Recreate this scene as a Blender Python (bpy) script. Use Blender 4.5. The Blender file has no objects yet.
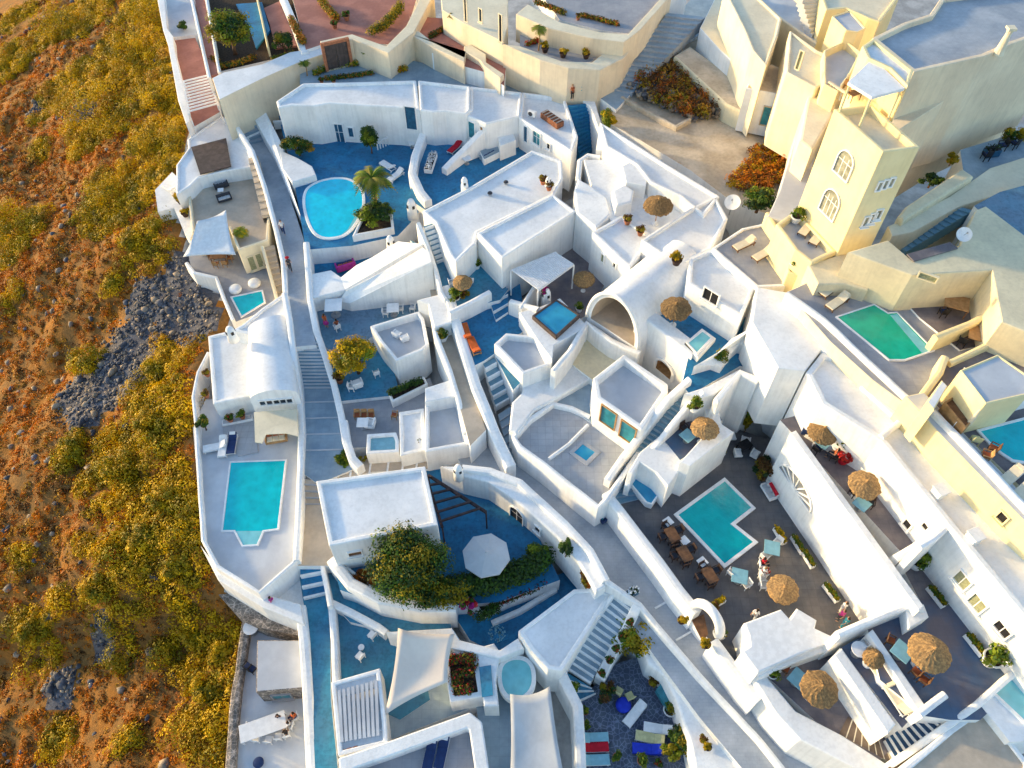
import bpy, bmesh, math, random
import numpy as np
from mathutils import Vector, Matrix
R = math.radians
rnd = random.Random(11)
nrg = np.random.default_rng(5)
scn = bpy.context.scene
col = scn.collection
# ------------------------------------------------------------------ camera
H, TH, FPX = 55.0, R(37.4), 780.0
CT, ST = math.cos(TH), math.sin(TH)
cam_d = bpy.data.cameras.new('camera'); cam = bpy.data.objects.new('camera', cam_d); col.objects.link(cam)
cam.location = (0, 0, H); cam.rotation_euler = (TH, 0, 0)
cam_d.sensor_width = 36; cam_d.lens = FPX / 1024 * 36; cam_d.clip_end = 6000; cam_d.clip_start = 0.5
scn.camera = cam

def ray(u, v):
    dx, dy = (u - 512) / FPX, (384 - v) / FPX
    return Vector((dx, dy * CT + ST, dy * ST - CT))
def P(u, v, z):
    d = ray(u, v); t = (z - H) / d.z
    return Vector((d.x * t, d.y * t, z))
def pp(s, z=0.0):
    out = []
    for w in s.split():
        c = [float(x) for x in w.split(',')]
        out.append(P(c[0], c[1], c[2] if len(c) > 2 else z))
    return out
def ang(u1, v1, u2, v2, z=5):
    a, b = P(u1, v1, z), P(u2, v2, z)
    return math.atan2(b.y - a.y, b.x - a.x)
_n = [0]
def jit():
    _n[0] += 1
    return (_n[0] * 7 % 23) * 0.0012

# ------------------------------------------------------------------ materials
M = {}
def mat(name, c, rough=.8, var=.12, sc=3.0, bump=.0, bsc=30., c2=None, spec=.3, sc2=None, mixpos=(.42, .62), coat=0., tex='noise', detail=6, streak=0., jf=.8):
    m = bpy.data.materials.new(name); m.use_nodes = True
    nt = m.node_tree; N = nt.nodes; L = nt.links
    b = N['Principled BSDF']; b.inputs['Roughness'].default_value = rough
    b.inputs['Specular IOR Level'].default_value = spec
    if coat: b.inputs['Coat Weight'].default_value = coat; b.inputs['Coat Roughness'].default_value = .03
    tc = N.new('ShaderNodeTexCoord')
    n1 = N.new('ShaderNodeTexNoise'); n1.inputs['Scale'].default_value = sc; n1.inputs['Detail'].default_value = detail
    L.new(tc.outputs['Object'], n1.inputs['Vector'])
    rp = N.new('ShaderNodeValToRGB'); L.new(n1.outputs['Fac'], rp.inputs['Fac'])
    c2_ = c2 if c2 else tuple(x * (1 - 2 * var) for x in c)
    rp.color_ramp.elements[0].position = mixpos[0]; rp.color_ramp.elements[1].position = mixpos[1]
    rp.color_ramp.elements[0].color = (*c2_, 1); rp.color_ramp.elements[1].color = (*c, 1)
    out = rp.outputs['Color']
    n2 = N.new('ShaderNodeTexNoise'); n2.inputs['Scale'].default_value = sc2 or sc * 7; n2.inputs['Detail'].default_value = 4
    L.new(tc.outputs['Object'], n2.inputs['Vector'])
    mr = N.new('ShaderNodeMapRange'); L.new(n2.outputs['Fac'], mr.inputs['Value'])
    mr.inputs['From Min'].default_value = .3; mr.inputs['From Max'].default_value = .7
    mr.inputs['To Min'].default_value = 1 - var * .8; mr.inputs['To Max'].default_value = 1 + var * .3
    mx = N.new('ShaderNodeMix'); mx.data_type = 'RGBA'; mx.blend_type = 'MULTIPLY'; mx.inputs['Factor'].default_value = 1
    L.new(out, mx.inputs['A']); L.new(mr.outputs['Result'], mx.inputs['B'])
    out = mx.outputs['Result']
    if tex in ('tile', 'brick', 'plank'):
        bk = N.new('ShaderNodeTexBrick')
        bk.inputs['Scale'].default_value = {'tile': 1.0, 'brick': 1.0, 'plank': 1.0}[tex]
        bk.offset = 0 if tex == 'tile' else .5
        bk.inputs['Brick Width'].default_value = {'tile': .6, 'brick': .34, 'plank': 3.0}[tex]
        bk.inputs['Row Height'].default_value = {'tile': .6, 'brick': .22, 'plank': .16}[tex]
        bk.inputs['Mortar Size'].default_value = .018
        bk.inputs['Color1'].default_value = (1, 1, 1, 1); bk.inputs['Color2'].default_value = (.82, .82, .84, 1); bk.inputs['Mortar'].default_value = (.72, .72, .74, 1)
        L.new(tc.outputs['Object'], bk.inputs['Vector'])
        m2 = N.new('ShaderNodeMix'); m2.data_type = 'RGBA'; m2.blend_type = 'MULTIPLY'; m2.inputs['Factor'].default_value = jf
        L.new(out, m2.inputs['A']); L.new(bk.outputs['Color'], m2.inputs['B']); out = m2.outputs['Result']
    if tex == 'caustic':  # caustic light pattern multiplied into the water colour
        ns = N.new('ShaderNodeTexNoise'); ns.inputs['Scale'].default_value = .9; L.new(tc.outputs['Object'], ns.inputs['Vector'])
        mv = N.new('ShaderNodeMix'); mv.data_type = 'RGBA'; mv.blend_type = 'ADD'; mv.inputs['Factor'].default_value = .5; L.new(tc.outputs['Object'], mv.inputs['A']); L.new(ns.outputs['Color'], mv.inputs['B'])
        vo = N.new('ShaderNodeTexVoronoi'); vo.feature = 'SMOOTH_F1'; vo.inputs['Scale'].default_value = 1.5; L.new(mv.outputs['Result'], vo.inputs['Vector'])
        r2 = N.new('ShaderNodeMapRange'); L.new(vo.outputs['Distance'], r2.inputs['Value']); r2.inputs['From Max'].default_value = .8; r2.inputs['To Min'].default_value = .88; r2.inputs['To Max'].default_value = 1.14
        m2 = N.new('ShaderNodeMix'); m2.data_type = 'RGBA'; m2.blend_type = 'MULTIPLY'; m2.inputs['Factor'].default_value = 1
        L.new(out, m2.inputs['A']); L.new(r2.outputs['Result'], m2.inputs['B']); out = m2.outputs['Result']
    if tex == 'cobble':
        vo = N.new('ShaderNodeTexVoronoi'); vo.feature = 'DISTANCE_TO_EDGE'; vo.inputs['Scale'].default_value = 3.2
        L.new(tc.outputs['Object'], vo.inputs['Vector'])
        r2 = N.new('ShaderNodeValToRGB'); L.new(vo.outputs['Distance'], r2.inputs['Fac'])
        r2.color_ramp.elements[0].position = .02; r2.color_ramp.elements[1].position = .09
        r2.color_ramp.elements[0].color = (2.2, 2.1, 2.1, 1); r2.color_ramp.elements[1].color = (1, 1, 1, 1)
        m2 = N.new('ShaderNodeMix'); m2.data_type = 'RGBA'; m2.blend_type = 'MULTIPLY'; m2.inputs['Factor'].default_value = 1
        L.new(out, m2.inputs['A']); L.new(r2.outputs['Color'], m2.inputs['B']); out = m2.outputs['Result']
    if streak:
        mp = N.new('ShaderNodeMapping'); mp.inputs['Scale'].default_value = (2.6, 2.6, .16); L.new(tc.outputs['Object'], mp.inputs['Vector'])
        n5 = N.new('ShaderNodeTexNoise'); n5.inputs['Scale'].default_value = 1.6; n5.inputs['Detail'].default_value = 5; L.new(mp.outputs[0], n5.inputs['Vector'])
        n6 = N.new('ShaderNodeTexNoise'); n6.inputs['Scale'].default_value = .8; n6.inputs['Detail'].default_value = 8; n6.inputs['Roughness'].default_value = .7; L.new(tc.outputs['Object'], n6.inputs['Vector'])
        ma = N.new('ShaderNodeMath'); ma.operation = 'MULTIPLY'; L.new(n5.outputs['Fac'], ma.inputs[0]); L.new(n6.outputs['Fac'], ma.inputs[1])
        m3 = N.new('ShaderNodeMapRange'); L.new(ma.outputs[0], m3.inputs['Value']); m3.inputs['From Min'].default_value = .14; m3.inputs['From Max'].default_value = .27; m3.inputs['To Min'].default_value = 1 - streak; m3.inputs['To Max'].default_value = 1
        m4 = N.new('ShaderNodeMix'); m4.data_type = 'RGBA'; m4.blend_type = 'MULTIPLY'; m4.inputs['Factor'].default_value = 1
        L.new(out, m4.inputs['A']); L.new(m3.outputs['Result'], m4.inputs['B']); out = m4.outputs['Result']
    if name in ('thatch', 'terracotta', 'wicker'):
        oi = N.new('ShaderNodeObjectInfo'); m3 = N.new('ShaderNodeMapRange'); L.new(oi.outputs['Random'], m3.inputs['Value']); m3.inputs['To Min'].default_value = .6; m3.inputs['To Max'].default_value = 1.25
        m4 = N.new('ShaderNodeMix'); m4.data_type = 'RGBA'; m4.blend_type = 'MULTIPLY'; m4.inputs['Factor'].default_value = 1
        L.new(out, m4.inputs['A']); L.new(m3.outputs['Result'], m4.inputs['B']); out = m4.outputs['Result']
    L.new(out, b.inputs['Base Color'])
    if bump:
        n3 = N.new('ShaderNodeTexNoise'); n3.inputs['Scale'].default_value = bsc; n3.inputs['Detail'].default_value = 5
        L.new(tc.outputs['Object'], n3.inputs['Vector'])
        bp = N.new('ShaderNodeBump'); bp.inputs['Strength'].default_value = bump; bp.inputs['Distance'].default_value = .05
        L.new(n3.outputs['Fac'], bp.inputs['Height']); L.new(bp.outputs['Normal'], b.inputs['Normal'])
    M[name] = m
    return m
mat('white', (.87, .87, .86), .85, .04, .35, .35, 9, c2=(.76, .77, .775), mixpos=(.34, .6), streak=.11)
mat('roofwhite', (.84, .85, .86), .85, .06, .3, .25, 7, c2=(.68, .70, .72), mixpos=(.36, .64), streak=.09)
mat('roofgrey', (.58, .60, .63), .85, .06, .35, .2, 7, c2=(.46, .48, .52))
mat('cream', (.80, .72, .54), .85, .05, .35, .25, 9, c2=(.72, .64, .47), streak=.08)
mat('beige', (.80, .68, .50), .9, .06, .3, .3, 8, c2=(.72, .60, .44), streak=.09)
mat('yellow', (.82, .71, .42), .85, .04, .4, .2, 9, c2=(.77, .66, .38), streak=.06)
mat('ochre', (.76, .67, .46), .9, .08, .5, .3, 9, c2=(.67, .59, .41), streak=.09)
mat('sand', (.62, .53, .41), .95, .14, .35, .5, 12, c2=(.46, .38, .28), streak=.15)
mat('blue', (.02, .215, .42), .55, .14, .5, .1, 20, c2=(.022, .16, .32), spec=.3, streak=.3, tex='tile', jf=.3)
mat('blue2', (.045, .27, .42), .6, .12, .45, .1, 20, c2=(.06, .21, .33), streak=.25, tex='tile', jf=.3)
mat('blue3', (.13, .28, .40), .6, .12, .45, .1, 20, c2=(.15, .25, .35), streak=.25, tex='tile', jf=.35)
mat('navy', (.06, .12, .22), .6, .12, .35, .1, 20, c2=(.13, .12, .15), tex='tile', jf=.4)
mat('bluegrey', (.33, .42, .49), .7, .1, .4, .15, 14, c2=(.24, .325, .395), tex='tile', jf=.4)
mat('path', (.44, .47, .51), .8, .12, .35, .25, 14, c2=(.33, .37, .42), tex='brick', jf=.35)
mat('stepblue', (.17, .31, .40), .7, .12, .7, .1, 14, c2=(.12, .25, .34))
mat('stepnavy', (.03, .10, .2), .7, .12, .7, .1, 14, c2=(.03, .07, .14))
mat('stepbrown', (.20, .15, .11), .8, .12, .7, .1, 14, c2=(.14, .10, .08))
mat('greyfloor', (.38, .38, .40), .8, .1, .4, .2, 14, c2=(.30, .31, .34), tex='tile', jf=.4)
mat('tiles', (.46, .47, .49), .7, .08, .5, .1, 14, c2=(.38, .40, .43), tex='tile')
mat('tan', (.52, .44, .35), .85, .1, .5, .2, 14, c2=(.42, .36, .29))
mat('patio', (.17, .155, .15), .6, .18, .35, .15, 12, c2=(.10, .105, .12), tex='tile')
mat('purple', (.25, .215, .215), .7, .12, .5, .15, 12, c2=(.14, .13, .15), tex='tile', jf=.6)
mat('cobble', (.10, .125, .17), .8, .2, 1.2, .3, 12, c2=(.07, .09, .135), tex='cobble')
mat('pink', (.46, .20, .15), .85, .12, .5, .2, 12, c2=(.36, .15, .115))
mat('stone', (.26, .23, .20), .95, .25, 2.5, .9, 5, c2=(.12, .11, .10), tex='cobble')
mat('rock', (.14, .145, .17), .95, .3, 1.1, .6, 7, c2=(.06, .065, .08), sc2=4)
mat('rocktan', (.36, .29, .22), .95, .25, 1.1, .6, 7, c2=(.2, .16, .12), sc2=4)
def water(name, c, c2):
    m = mat(name, c, .05, .07, .45, .35, 3.6, c2=c2, spec=.5, mixpos=(.35, .65), tex='caustic'); return m
water('water_cyan', (.0, .62, .80), (.0, .52, .72)); water('water_teal', (.0, .42, .44), (.0, .35, .39))
water('water_turq', (.0, .50, .56), (.0, .42, .49)); water('water_green', (.01, .46, .28), (.0, .39, .24))
water('water_pale', (.22, .58, .62), (.16, .50, .56)); water('water_blue', (.02, .24, .44), (.04, .34, .52))
mat('thatch', (.42, .26, .11), .95, .35, 6, .8, 20, c2=(.24, .15, .07), sc2=22)
mat('wood', (.20, .10, .05), .7, .25, 3, .2, 20, c2=(.12, .06, .03))
mat('woodlight', (.46, .27, .12), .7, .2, 3, .2, 20, c2=(.34, .19, .08))
mat('darkwood', (.07, .045, .045), .7, .25, 3, .2, 20)
mat('brownpanel', (.115, .085, .075), .8, .15, 2, .2, 30, tex='plank')
mat('wicker', (.085, .05, .04), .8, .3, 12, .3, 40)
mat('black', (.02, .02, .024), .5, .2, 5)
mat('glass', (.03, .05, .07), .08, .2, 2, spec=.6)
mat('winpale', (.34, .35, .27), .25, .2, 2, spec=.6); mat('teal', (.03, .24, .32), .35, .15, 2, spec=.5)
mat('shutter', (.30, .32, .20), .6, .15, 6)
mat('doorblue', (.03, .12, .22), .4, .15, 3)
mat('metal', (.45, .46, .48), .4, .1, 4); M['metal'].node_tree.nodes['Principled BSDF'].inputs['Metallic'].default_value = .7
mat('fab_white', (.78, .79, .80), .9, .05, 3, .2, 30); mat('fab_cream', (.72, .64, .48), .9, .05, 3, .2, 30)
mat('fab_tan', (.74, .66, .58), .9, .04, .5, .15, 12, c2=(.68, .60, .53)); mat('fab_grey', (.52, .54, .56), .9, .06, .5, .15, 12)
mat('fab_navy', (.02, .045, .14), .9, .1, 3, .2, 30); mat('fab_royal', (.02, .05, .55), .9, .1, 3, .2, 30)
mat('fab_red', (.52, .012, .03), .9, .1, 3, .2, 30); mat('fab_orange', (.62, .13, .03), .9, .1, 3, .2, 30)
mat('fab_aqua', (.24, .48, .56), .9, .06, 3, .2, 30); mat('fab_pink', (.6, .05, .3), .9, .1, 3); mat('fab_teal', (.02, .30, .42), .9, .1, 3)
mat('fab_charcoal', (.05, .055, .07), .9, .1, 3); mat('fab_lemon', (.58, .56, .30), .9, .1, 3); mat('fab_rust', (.36, .10, .04), .9, .1, 3)
mat('terracotta', (.42, .16, .08), .85, .15, 5); mat('soil', (.07, .045, .03), 1, .3, 6, .5, 20)
mat('skin', (.52, .30, .20), .6, .05, 8); mat('hair', (.03, .018, .012), .7, .2, 12); mat('hairfair', (.3, .19, .08), .7, .2, 12)
def leafmat(name, c, t=.25):
    m = mat(name, c, .65, .22, .9, 0, 1, c2=tuple(x * .6 for x in c), sc2=6)
    b = m.node_tree.nodes['Principled BSDF']; b.inputs['Subsurface Weight'].default_value = 0
    nt = m.node_tree; tr = nt.nodes.new('ShaderNodeBsdfTranslucent'); ms = nt.nodes.new('ShaderNodeMixShader')
    ms.inputs['Fac'].default_value = t
    src = b.inputs['Base Color'].links[0].from_socket
    nt.links.new(src, tr.inputs['Color']); nt.links.new(b.outputs[0], ms.inputs[1]); nt.links.new(tr.outputs[0], ms.inputs[2])
    nt.links.new(ms.outputs[0], nt.nodes['Material Output'].inputs['Surface'])
leafmat('leaf_green', (.07, .15, .01)); leafmat('leaf_dark', (.03, .08, .016)); leafmat('leaf_lime', (.24, .31, .012))
leafmat('leaf_gold', (.60, .38, .001)); leafmat('leaf_olive', (.30, .24, .002)); leafmat('leaf_mustard', (.76, .49, .001)); leafmat('leaf_palm', (.28, .25, .03))
leafmat('dry_orange', (.70, .23, .003)); leafmat('dry_rust', (.50, .135, .004)); leafmat('dry_straw', (.56, .30, .02)); leafmat('dry_brown', (.15, .07, .015))
leafmat('petal_pink', (.55, .02, .25)); leafmat('petal_red', (.55, .02, .02)); leafmat('petal_orange', (.6, .22, .02))

# ------------------------------------------------------------------ object helpers
def tagit(o, label, cat, group=None, kind=None):
    if label: o['label'] = label
    if cat: o['category'] = cat
    if group: o['group'] = group
    if kind: o['kind'] = kind
    return o
LOC = {}
def obj(name, bm, mats, parent=None, smooth=False, bev=0.0, link=True):
    """link a bmesh as one mesh object; parented geometry is given in world space of the thing's origin"""
    if parent is not None:
        o0 = LOC.get(parent.as_pointer(), Vector((0, 0, 0)))
    me = bpy.data.meshes.new(name)
    if parent is not None and o0.length > 0:
        bmesh.ops.translate(bm, verts=bm.verts, vec=-o0)
    bm.normal_update(); bm.to_mesh(me); bm.free()
    return fin(name, me, mats, parent, smooth, bev, link)
def fin(name, me, mats, parent=None, smooth=False, bev=0., link=True):
    if not isinstance(mats, (list, tuple)): mats = [mats]
    for m in mats: me.materials.append(M[m])
    if smooth:
        for p in me.polygons: p.use_smooth = True
    o = bpy.data.objects.new(name, me)
    if link: col.objects.link(o)
    if parent is not None:
        o.parent = parent; LOC[o.as_pointer()] = LOC.get(parent.as_pointer(), Vector((0, 0, 0)))
    if bev:
        md = o.modifiers.new('bevel', 'BEVEL'); md.width = bev; md.segments = 2; md.limit_method = 'ANGLE'; md.angle_limit = R(40)
    return o
def root(name, label, cat, loc=(0, 0, 0), group=None):
    o = bpy.data.objects.new(name, None); o.location = loc; o.empty_display_size = .3
    col.objects.link(o); tagit(o, label, cat, group); LOC[o.as_pointer()] = Vector(loc)
    return o
def centre_origin(o):
    """move the origin of a world-space mesh to the middle of its base"""
    me = o.data; n = len(me.vertices); a = np.empty(n * 3); me.vertices.foreach_get('co', a); a = a.reshape(-1, 3)
    c = Vector(((a[:, 0].min() + a[:, 0].max()) / 2, (a[:, 1].min() + a[:, 1].max()) / 2, a[:, 2].min()))
    me.transform(Matrix.Translation(-c)); o.location = c
    return o
def poly_area(p): return sum(p[i].x * p[(i + 1) % len(p)].y - p[(i + 1) % len(p)].x * p[i].y for i in range(len(p))) / 2
def ccw(p):
    p = [v.copy() for v in p]
    return p if poly_area(p) > 0 else p[::-1]
def inset(p, d):
    """mitred inward offset of a ccw outline"""
    out = []; n = len(p)
    for i in range(n):
        a, b, c = p[i - 1], p[i], p[(i + 1) % n]
        e1 = Vector((b.x - a.x, b.y - a.y)).normalized(); e2 = Vector((c.x - b.x, c.y - b.y)).normalized()
        n1 = Vector((-e1.y, e1.x)); n2 = Vector((-e2.y, e2.x))
        m = n1 + n2
        if m.length < 1e-4: m = n1
        m.normalize(); k = d / max(.45, m.dot(n1))
        out.append(Vector((b.x + m.x * k, b.y + m.y * k, b.z)))
    return out
def ring(bm, A, B):
    n = len(A)
    for i in range(n):
        j = (i + 1) % n
        bm.faces.new((A[i], A[j], B[j], B[i]))
def vs(bm, pts, z=None): return [bm.verts.new((p.x, p.y, p.z if z is None else z)) for p in pts]
def box(bm, c, s, rz=0., mi=0, rx=0., ry=0.):
    m = Matrix.Translation(c) @ Matrix.Rotation(rz, 4, 'Z') @ Matrix.Rotation(ry, 4, 'Y') @ Matrix.Rotation(rx, 4, 'X') @ Matrix.Diagonal((s[0], s[1], s[2], 1))
    r = bmesh.ops.create_cube(bm, size=1, matrix=m)
    for f in {f for v in r['verts'] for f in v.link_faces}: f.material_index = mi
def tube(bm, a, b, r0, r1=None, n=8, mi=0, caps=True):
    a, b = Vector(a), Vector(b); r1 = r0 if r1 is None else r1
    d = (b - a).normalized(); q = d.to_track_quat('Z', 'Y')
    A = []; B = []
    for i in range(n):
        t = 2 * math.pi * i / n; o = q @ Vector((math.cos(t), math.sin(t), 0))
        A.append(bm.verts.new(a + o * r0)); B.append(bm.verts.new(b + o * r1))
    fs = [bm.faces.new((A[i], A[(i + 1) % n], B[(i + 1) % n], B[i])) for i in range(n)]
    if caps: fs += [bm.faces.new(A[::-1]), bm.faces.new(B)]
    for f in fs: f.material_index = mi
def lathe(bm, prof, n=16, c=(0, 0, 0), mi=0):
    rows = []
    for r, z in prof:
        rows.append([bm.verts.new((c[0] + r * math.cos(2 * math.pi * i / n), c[1] + r * math.sin(2 * math.pi * i / n), c[2] + z)) for i in range(n)])
    for k in range(len(rows) - 1):
        for i in range(n):
            f = bm.faces.new((rows[k][i], rows[k][(i + 1) % n], rows[k + 1][(i + 1) % n], rows[k + 1][i])); f.material_index = mi
    f = bm.faces.new(rows[-1]); f.material_index = mi
    f = bm.faces.new(rows[0][::-1]); f.material_index = mi
def BM(): return bmesh.new()

# ------------------------------------------------------------------ architecture
def slab(name, label, s, z, m, depth=6., cat='terrace', kind='structure'):
    """paved surface: a thick slab whose top is the traced outline at height z"""
    p = ccw(pp(s, z)); j = jit()
    for q in p: q.z += j
    bm = BM(); T = vs(bm, p); B = vs(bm, p, min(q.z for q in p) - depth); bm.faces.new(T)
    for i in range(len(T)):
        k = (i + 1) % len(T); f = bm.faces.new((B[i], B[k], T[k], T[i])); f.material_index = 1
    o = obj(name, bm, [m, 'white']); centre_origin(o)
    return tagit(o, label, cat, None, kind)
class Bd:
    pass
def block(name, label, s, z, zb, wm='white', rm='roofwhite', par=.2, pt=.3, cat='building', bev=.07, group=None, skip=()):
    """whitewashed volume: outer walls with a rounded parapet and a sunken roof"""
    src = pp(s, z) if isinstance(s, str) else s
    p = ccw(src); j = jit()
    c = sum(p, Vector()) / len(p)
    rt = root(name, label, cat, (c.x, c.y, zb), group)
    bm = BM()
    if par <= 0:
        k = min(max(bev, .05), .18); p0 = p; p1 = inset(p, k * .3); p2 = inset(p, k)
        B = vs(bm, p0, zb); T = vs(bm, [Vector((a.x, a.y, a.z - k)) for a in p0]); T1 = vs(bm, [Vector((a.x, a.y, a.z - k * .3)) for a in p1]); T2 = vs(bm, p2)
        flip = poly_area(src) < 0; n = len(p0)
        for i in range(n):
            jn = (i + 1) % n; e = (n - 2 - i) % n if flip else i
            if e not in skip: bm.faces.new((B[i], B[jn], T[jn], T[i]))
        ring(bm, T, T1); ring(bm, T1, T2); obj('wall', bm, wm, rt)
        bm = BM(); bm.faces.new(vs(bm, p2)); obj('roof', bm, rm, rt)
        b = Bd(); b.rt = rt; b.p = src; b.zb = zb; b.k = k
        return b
    B = vs(bm, p, zb); T = vs(bm, p); ring(bm, B, T)
    if par > 0:
        q = inset(p, pt); I = vs(bm, q); J = vs(bm, [Vector((a.x, a.y, a.z - par - .12)) for a in q]); ring(bm, T, I); ring(bm, I, J)
        obj('wall', bm, wm, rt, bev=bev)
        bm = BM(); bm.faces.new(vs(bm, [Vector((a.x, a.y, a.z - par + j * .3)) for a in q])); obj('roof', bm, rm, rt)
    b = Bd(); b.rt = rt; b.p = src; b.zb = zb
    return b
def onwall(b, e, u, v):
    """where the line of sight through (u, v) meets the wall above edge e of building b"""
    A, B = b.p[e], b.p[(e + 1) % len(b.p)]
    d = Vector((B.x - A.x, B.y - A.y, 0)).normalized(); n = Vector((-d.y, d.x, 0))
    o = Vector((0, 0, H))
    if n.dot(o - A) < 0: n = -n; 
    r = ray(u, v); t = n.dot(A - o) / n.dot(r)
    q = o + r * t
    t_ = Vector((-n.y, n.x, 0))
    return q, n, t_
def opening(b, e, u, v, w, h, style='window', pane='glass', frame='white', label=None, arch=False, proud=.12, name=None, mull=1):
    q, n, t = onwall(b, e, u, v)
    up = Vector((0, 0, 1))
    def W(x, y, d): return q + t * x + up * y + n * d
    def outline(sx, sy, arc):
        pts = [(-sx, -sy), (sx, -sy)]
        if arc:
            ys = sy - sx
            for k in range(9):
                a = math.pi * k / 8; pts.append((sx * math.cos(a), max(ys, -sy) + sx * math.sin(a)))
        else: pts += [(sx, sy), (-sx, sy)]
        return pts
    fw = .09
    O = outline(w / 2 + fw, h / 2 + fw, arch); I = outline(w / 2, h / 2, arch)
    bm = BM()
    o0 = [bm.verts.new(W(x, y, -.05)) for x, y in O]; o1 = [bm.verts.new(W(x, y, proud)) for x, y in O]
    i1 = [bm.verts.new(W(x, y, proud)) for x, y in I]; i0 = [bm.verts.new(W(x, y, .012)) for x, y in I]
    ring(bm, o0, o1); ring(bm, o1, i1); ring(bm, i1, i0)
    nm = name or style
    fr = obj(nm, bm, frame, b.rt)
    if label: fr['label'] = label
    bm = BM(); bm.faces.new([bm.verts.new(W(x, y, .02)) for x, y in I])
    obj('panel' if style == 'door' else 'pane', bm, pane, fr)
    if style == 'window' and not arch and h > .55 and w > .35:
        bm = BM(); box(bm, W(0, -h / 2 - fw - .04, .1), (w + .34, .26, .07), math.atan2(t.y, t.x)); obj('sill', bm, frame, fr)
    if mull:
        bm = BM()
        for k in range(1, mull + 1):
            x = -w / 2 + w * k / (mull + 1)
            vv = [bm.verts.new(W(x + a, y, .035)) for a, y in ((-.03, -h / 2), (.03, -h / 2), (.03, h / 2 - (w / 2 if arch else 0) * .6), (-.03, h / 2 - (w / 2 if arch else 0) * .6))]
            bm.faces.new(vv)
        if h > 1.2:
            vv = [bm.verts.new(W(x, .1 + y, .037)) for x, y in ((-w / 2, 0), (w / 2, 0), (w / 2, .06), (-w / 2, .06))]; bm.faces.new(vv)
        obj('mullion', bm, frame, fr)
    return fr
def wall(label, s, zb, t=.3, m='white', z=0., closed=False, name='wall', cat='wall', group=None, cap=None, wob=.04):
    """rounded-top masonry wall along a traced line; heights may change along it"""
    p = pp(s, z) if isinstance(s, str) else s
    # resample so the top can wobble like hand-plastered masonry
    q = []
    nseg = len(p) if closed else len(p) - 1
    for i in range(nseg):
        a, b = p[i], p[(i + 1) % len(p)]; L = (b - a).length; k = max(1, int(L / 1.2))
        for r in range(k): q.append(a.lerp(b, r / k))
    if not closed: q.append(p[-1].copy())
    for a in q: a.z += rnd.uniform(-wob, wob)
    p = q; n = len(p)
    bm = BM(); rows = []
    for i in range(n):
        a = p[i - 1] if (closed or i > 0) else p[i]; b = p[(i + 1) % n] if (closed or i < n - 1) else p[i]
        d = Vector((b.x - a.x, b.y - a.y, 0)).normalized(); o = Vector((-d.y, d.x, 0))
        r = t / 2; zt = p[i].z; hh = min(.12, t * .3)
        prof = [(-r, zb), (-r, zt - hh), (-r * .72, zt - hh * .25), (0, zt), (r * .72, zt - hh * .25), (r, zt - hh), (r, zb)]
        rows.append([bm.verts.new((p[i].x + o.x * x, p[i].y + o.y * x, zz)) for x, zz in prof])
    for i in range(n if closed else n - 1):
        a, b = rows[i], rows[(i + 1) % n]
        for k in range(6): bm.faces.new((a[k], b[k], b[k + 1], a[k + 1]))
    if not closed: bm.faces.new(rows[0]); bm.faces.new(rows[-1][::-1])
    bmesh.ops.recalc_face_normals(bm, faces=bm.faces)
    o = obj(name, bm, m)
    for f in o.data.polygons: f.use_smooth = False
    centre_origin(o)
    return tagit(o, label, cat, group)
def stairs(label, a0, a1, b0, b1, n, m='stepblue', nose='white', group=None, depth=1.2, nw=.09):
    """flight from edge a0-a1 (top) to edge b0-b1 (bottom); points are (u, v, z)"""
    A0, A1, B0, B1 = (P(*q) for q in (a0, a1, b0, b1))
    rt = root('staircase', label, 'stairs', tuple((B0 + B1) / 2), group)
    bt, bn = BM(), BM()
    for i in range(n):
        f0, f1 = i / n, (i + 1) / n
        zt = A0.z + (B0.z - A0.z) * (i + .5) / n
        l0, l1, r0, r1 = A0.lerp(B0, f0), A0.lerp(B0, f1), A1.lerp(B1, f0), A1.lerp(B1, f1)
        fl = l1.lerp(l0, min(.4, nw / max(.05, (l1 - l0).length))); fr = r1.lerp(r0, min(.4, nw / max(.05, (r1 - r0).length)))
        def q(bm, pts, zs):
            f = bm.faces.new([bm.verts.new((p_.x, p_.y, z_)) for p_, z_ in zip(pts, zs)])
            return f
        q(bt, (l0, r0, fr, fl), (zt,) * 4)
        q(bn, (fl, fr, r1, l1), (zt,) * 4)
        zn = zt - abs(B0.z - A0.z) / n - .25
        q(bn, (l1, r1, r1, l1), (zt, zt, zn, zn))
        for a, b in ((l0, l1), (r0, r1)): q(bn, (a, b, b, a), (zt, zt, zt - depth, zt - depth))
    obj('tread', bt, m, rt); obj('nosing', bn, nose, rt)
    return rt
def soft(p, k=2):
    for _ in range(k):
        q = []
        for i in range(len(p)):
            a, b = p[i], p[(i + 1) % len(p)]; q += [a.lerp(b, .25), a.lerp(b, .75)]
        p = q
    return p
def pool(label, s, z, rim, wm, rimm='white', name='swimming_pool', cat='pool', dz=.06, step=None, stepm='water_pale', smooth=False):
    p = ccw(pp(s, z)); p = soft(p) if smooth else p; c = sum(p, Vector()) / len(p)
    rt = root(name, label, cat, (c.x, c.y, z))
    q = inset(p, rim); bm = BM()
    O0 = vs(bm, p, z - .6); O1 = vs(bm, p, z + dz + .012); I1 = vs(bm, q, z + dz + .012); I0 = vs(bm, q, z - .4)
    ring(bm, O0, O1); ring(bm, O1, I1); ring(bm, I1, I0); obj('coping', bm, rimm, rt, bev=.03)
    bm = BM(); bm.faces.new(vs(bm, q, z + dz * .5 + .002)); obj('water', bm, wm, rt)
    if step:
        bm = BM(); bm.faces.new(vs(bm, ccw(pp(step, z + dz * .5 + .006)))); obj('step', bm, stepm, rt)
    return rt
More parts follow.
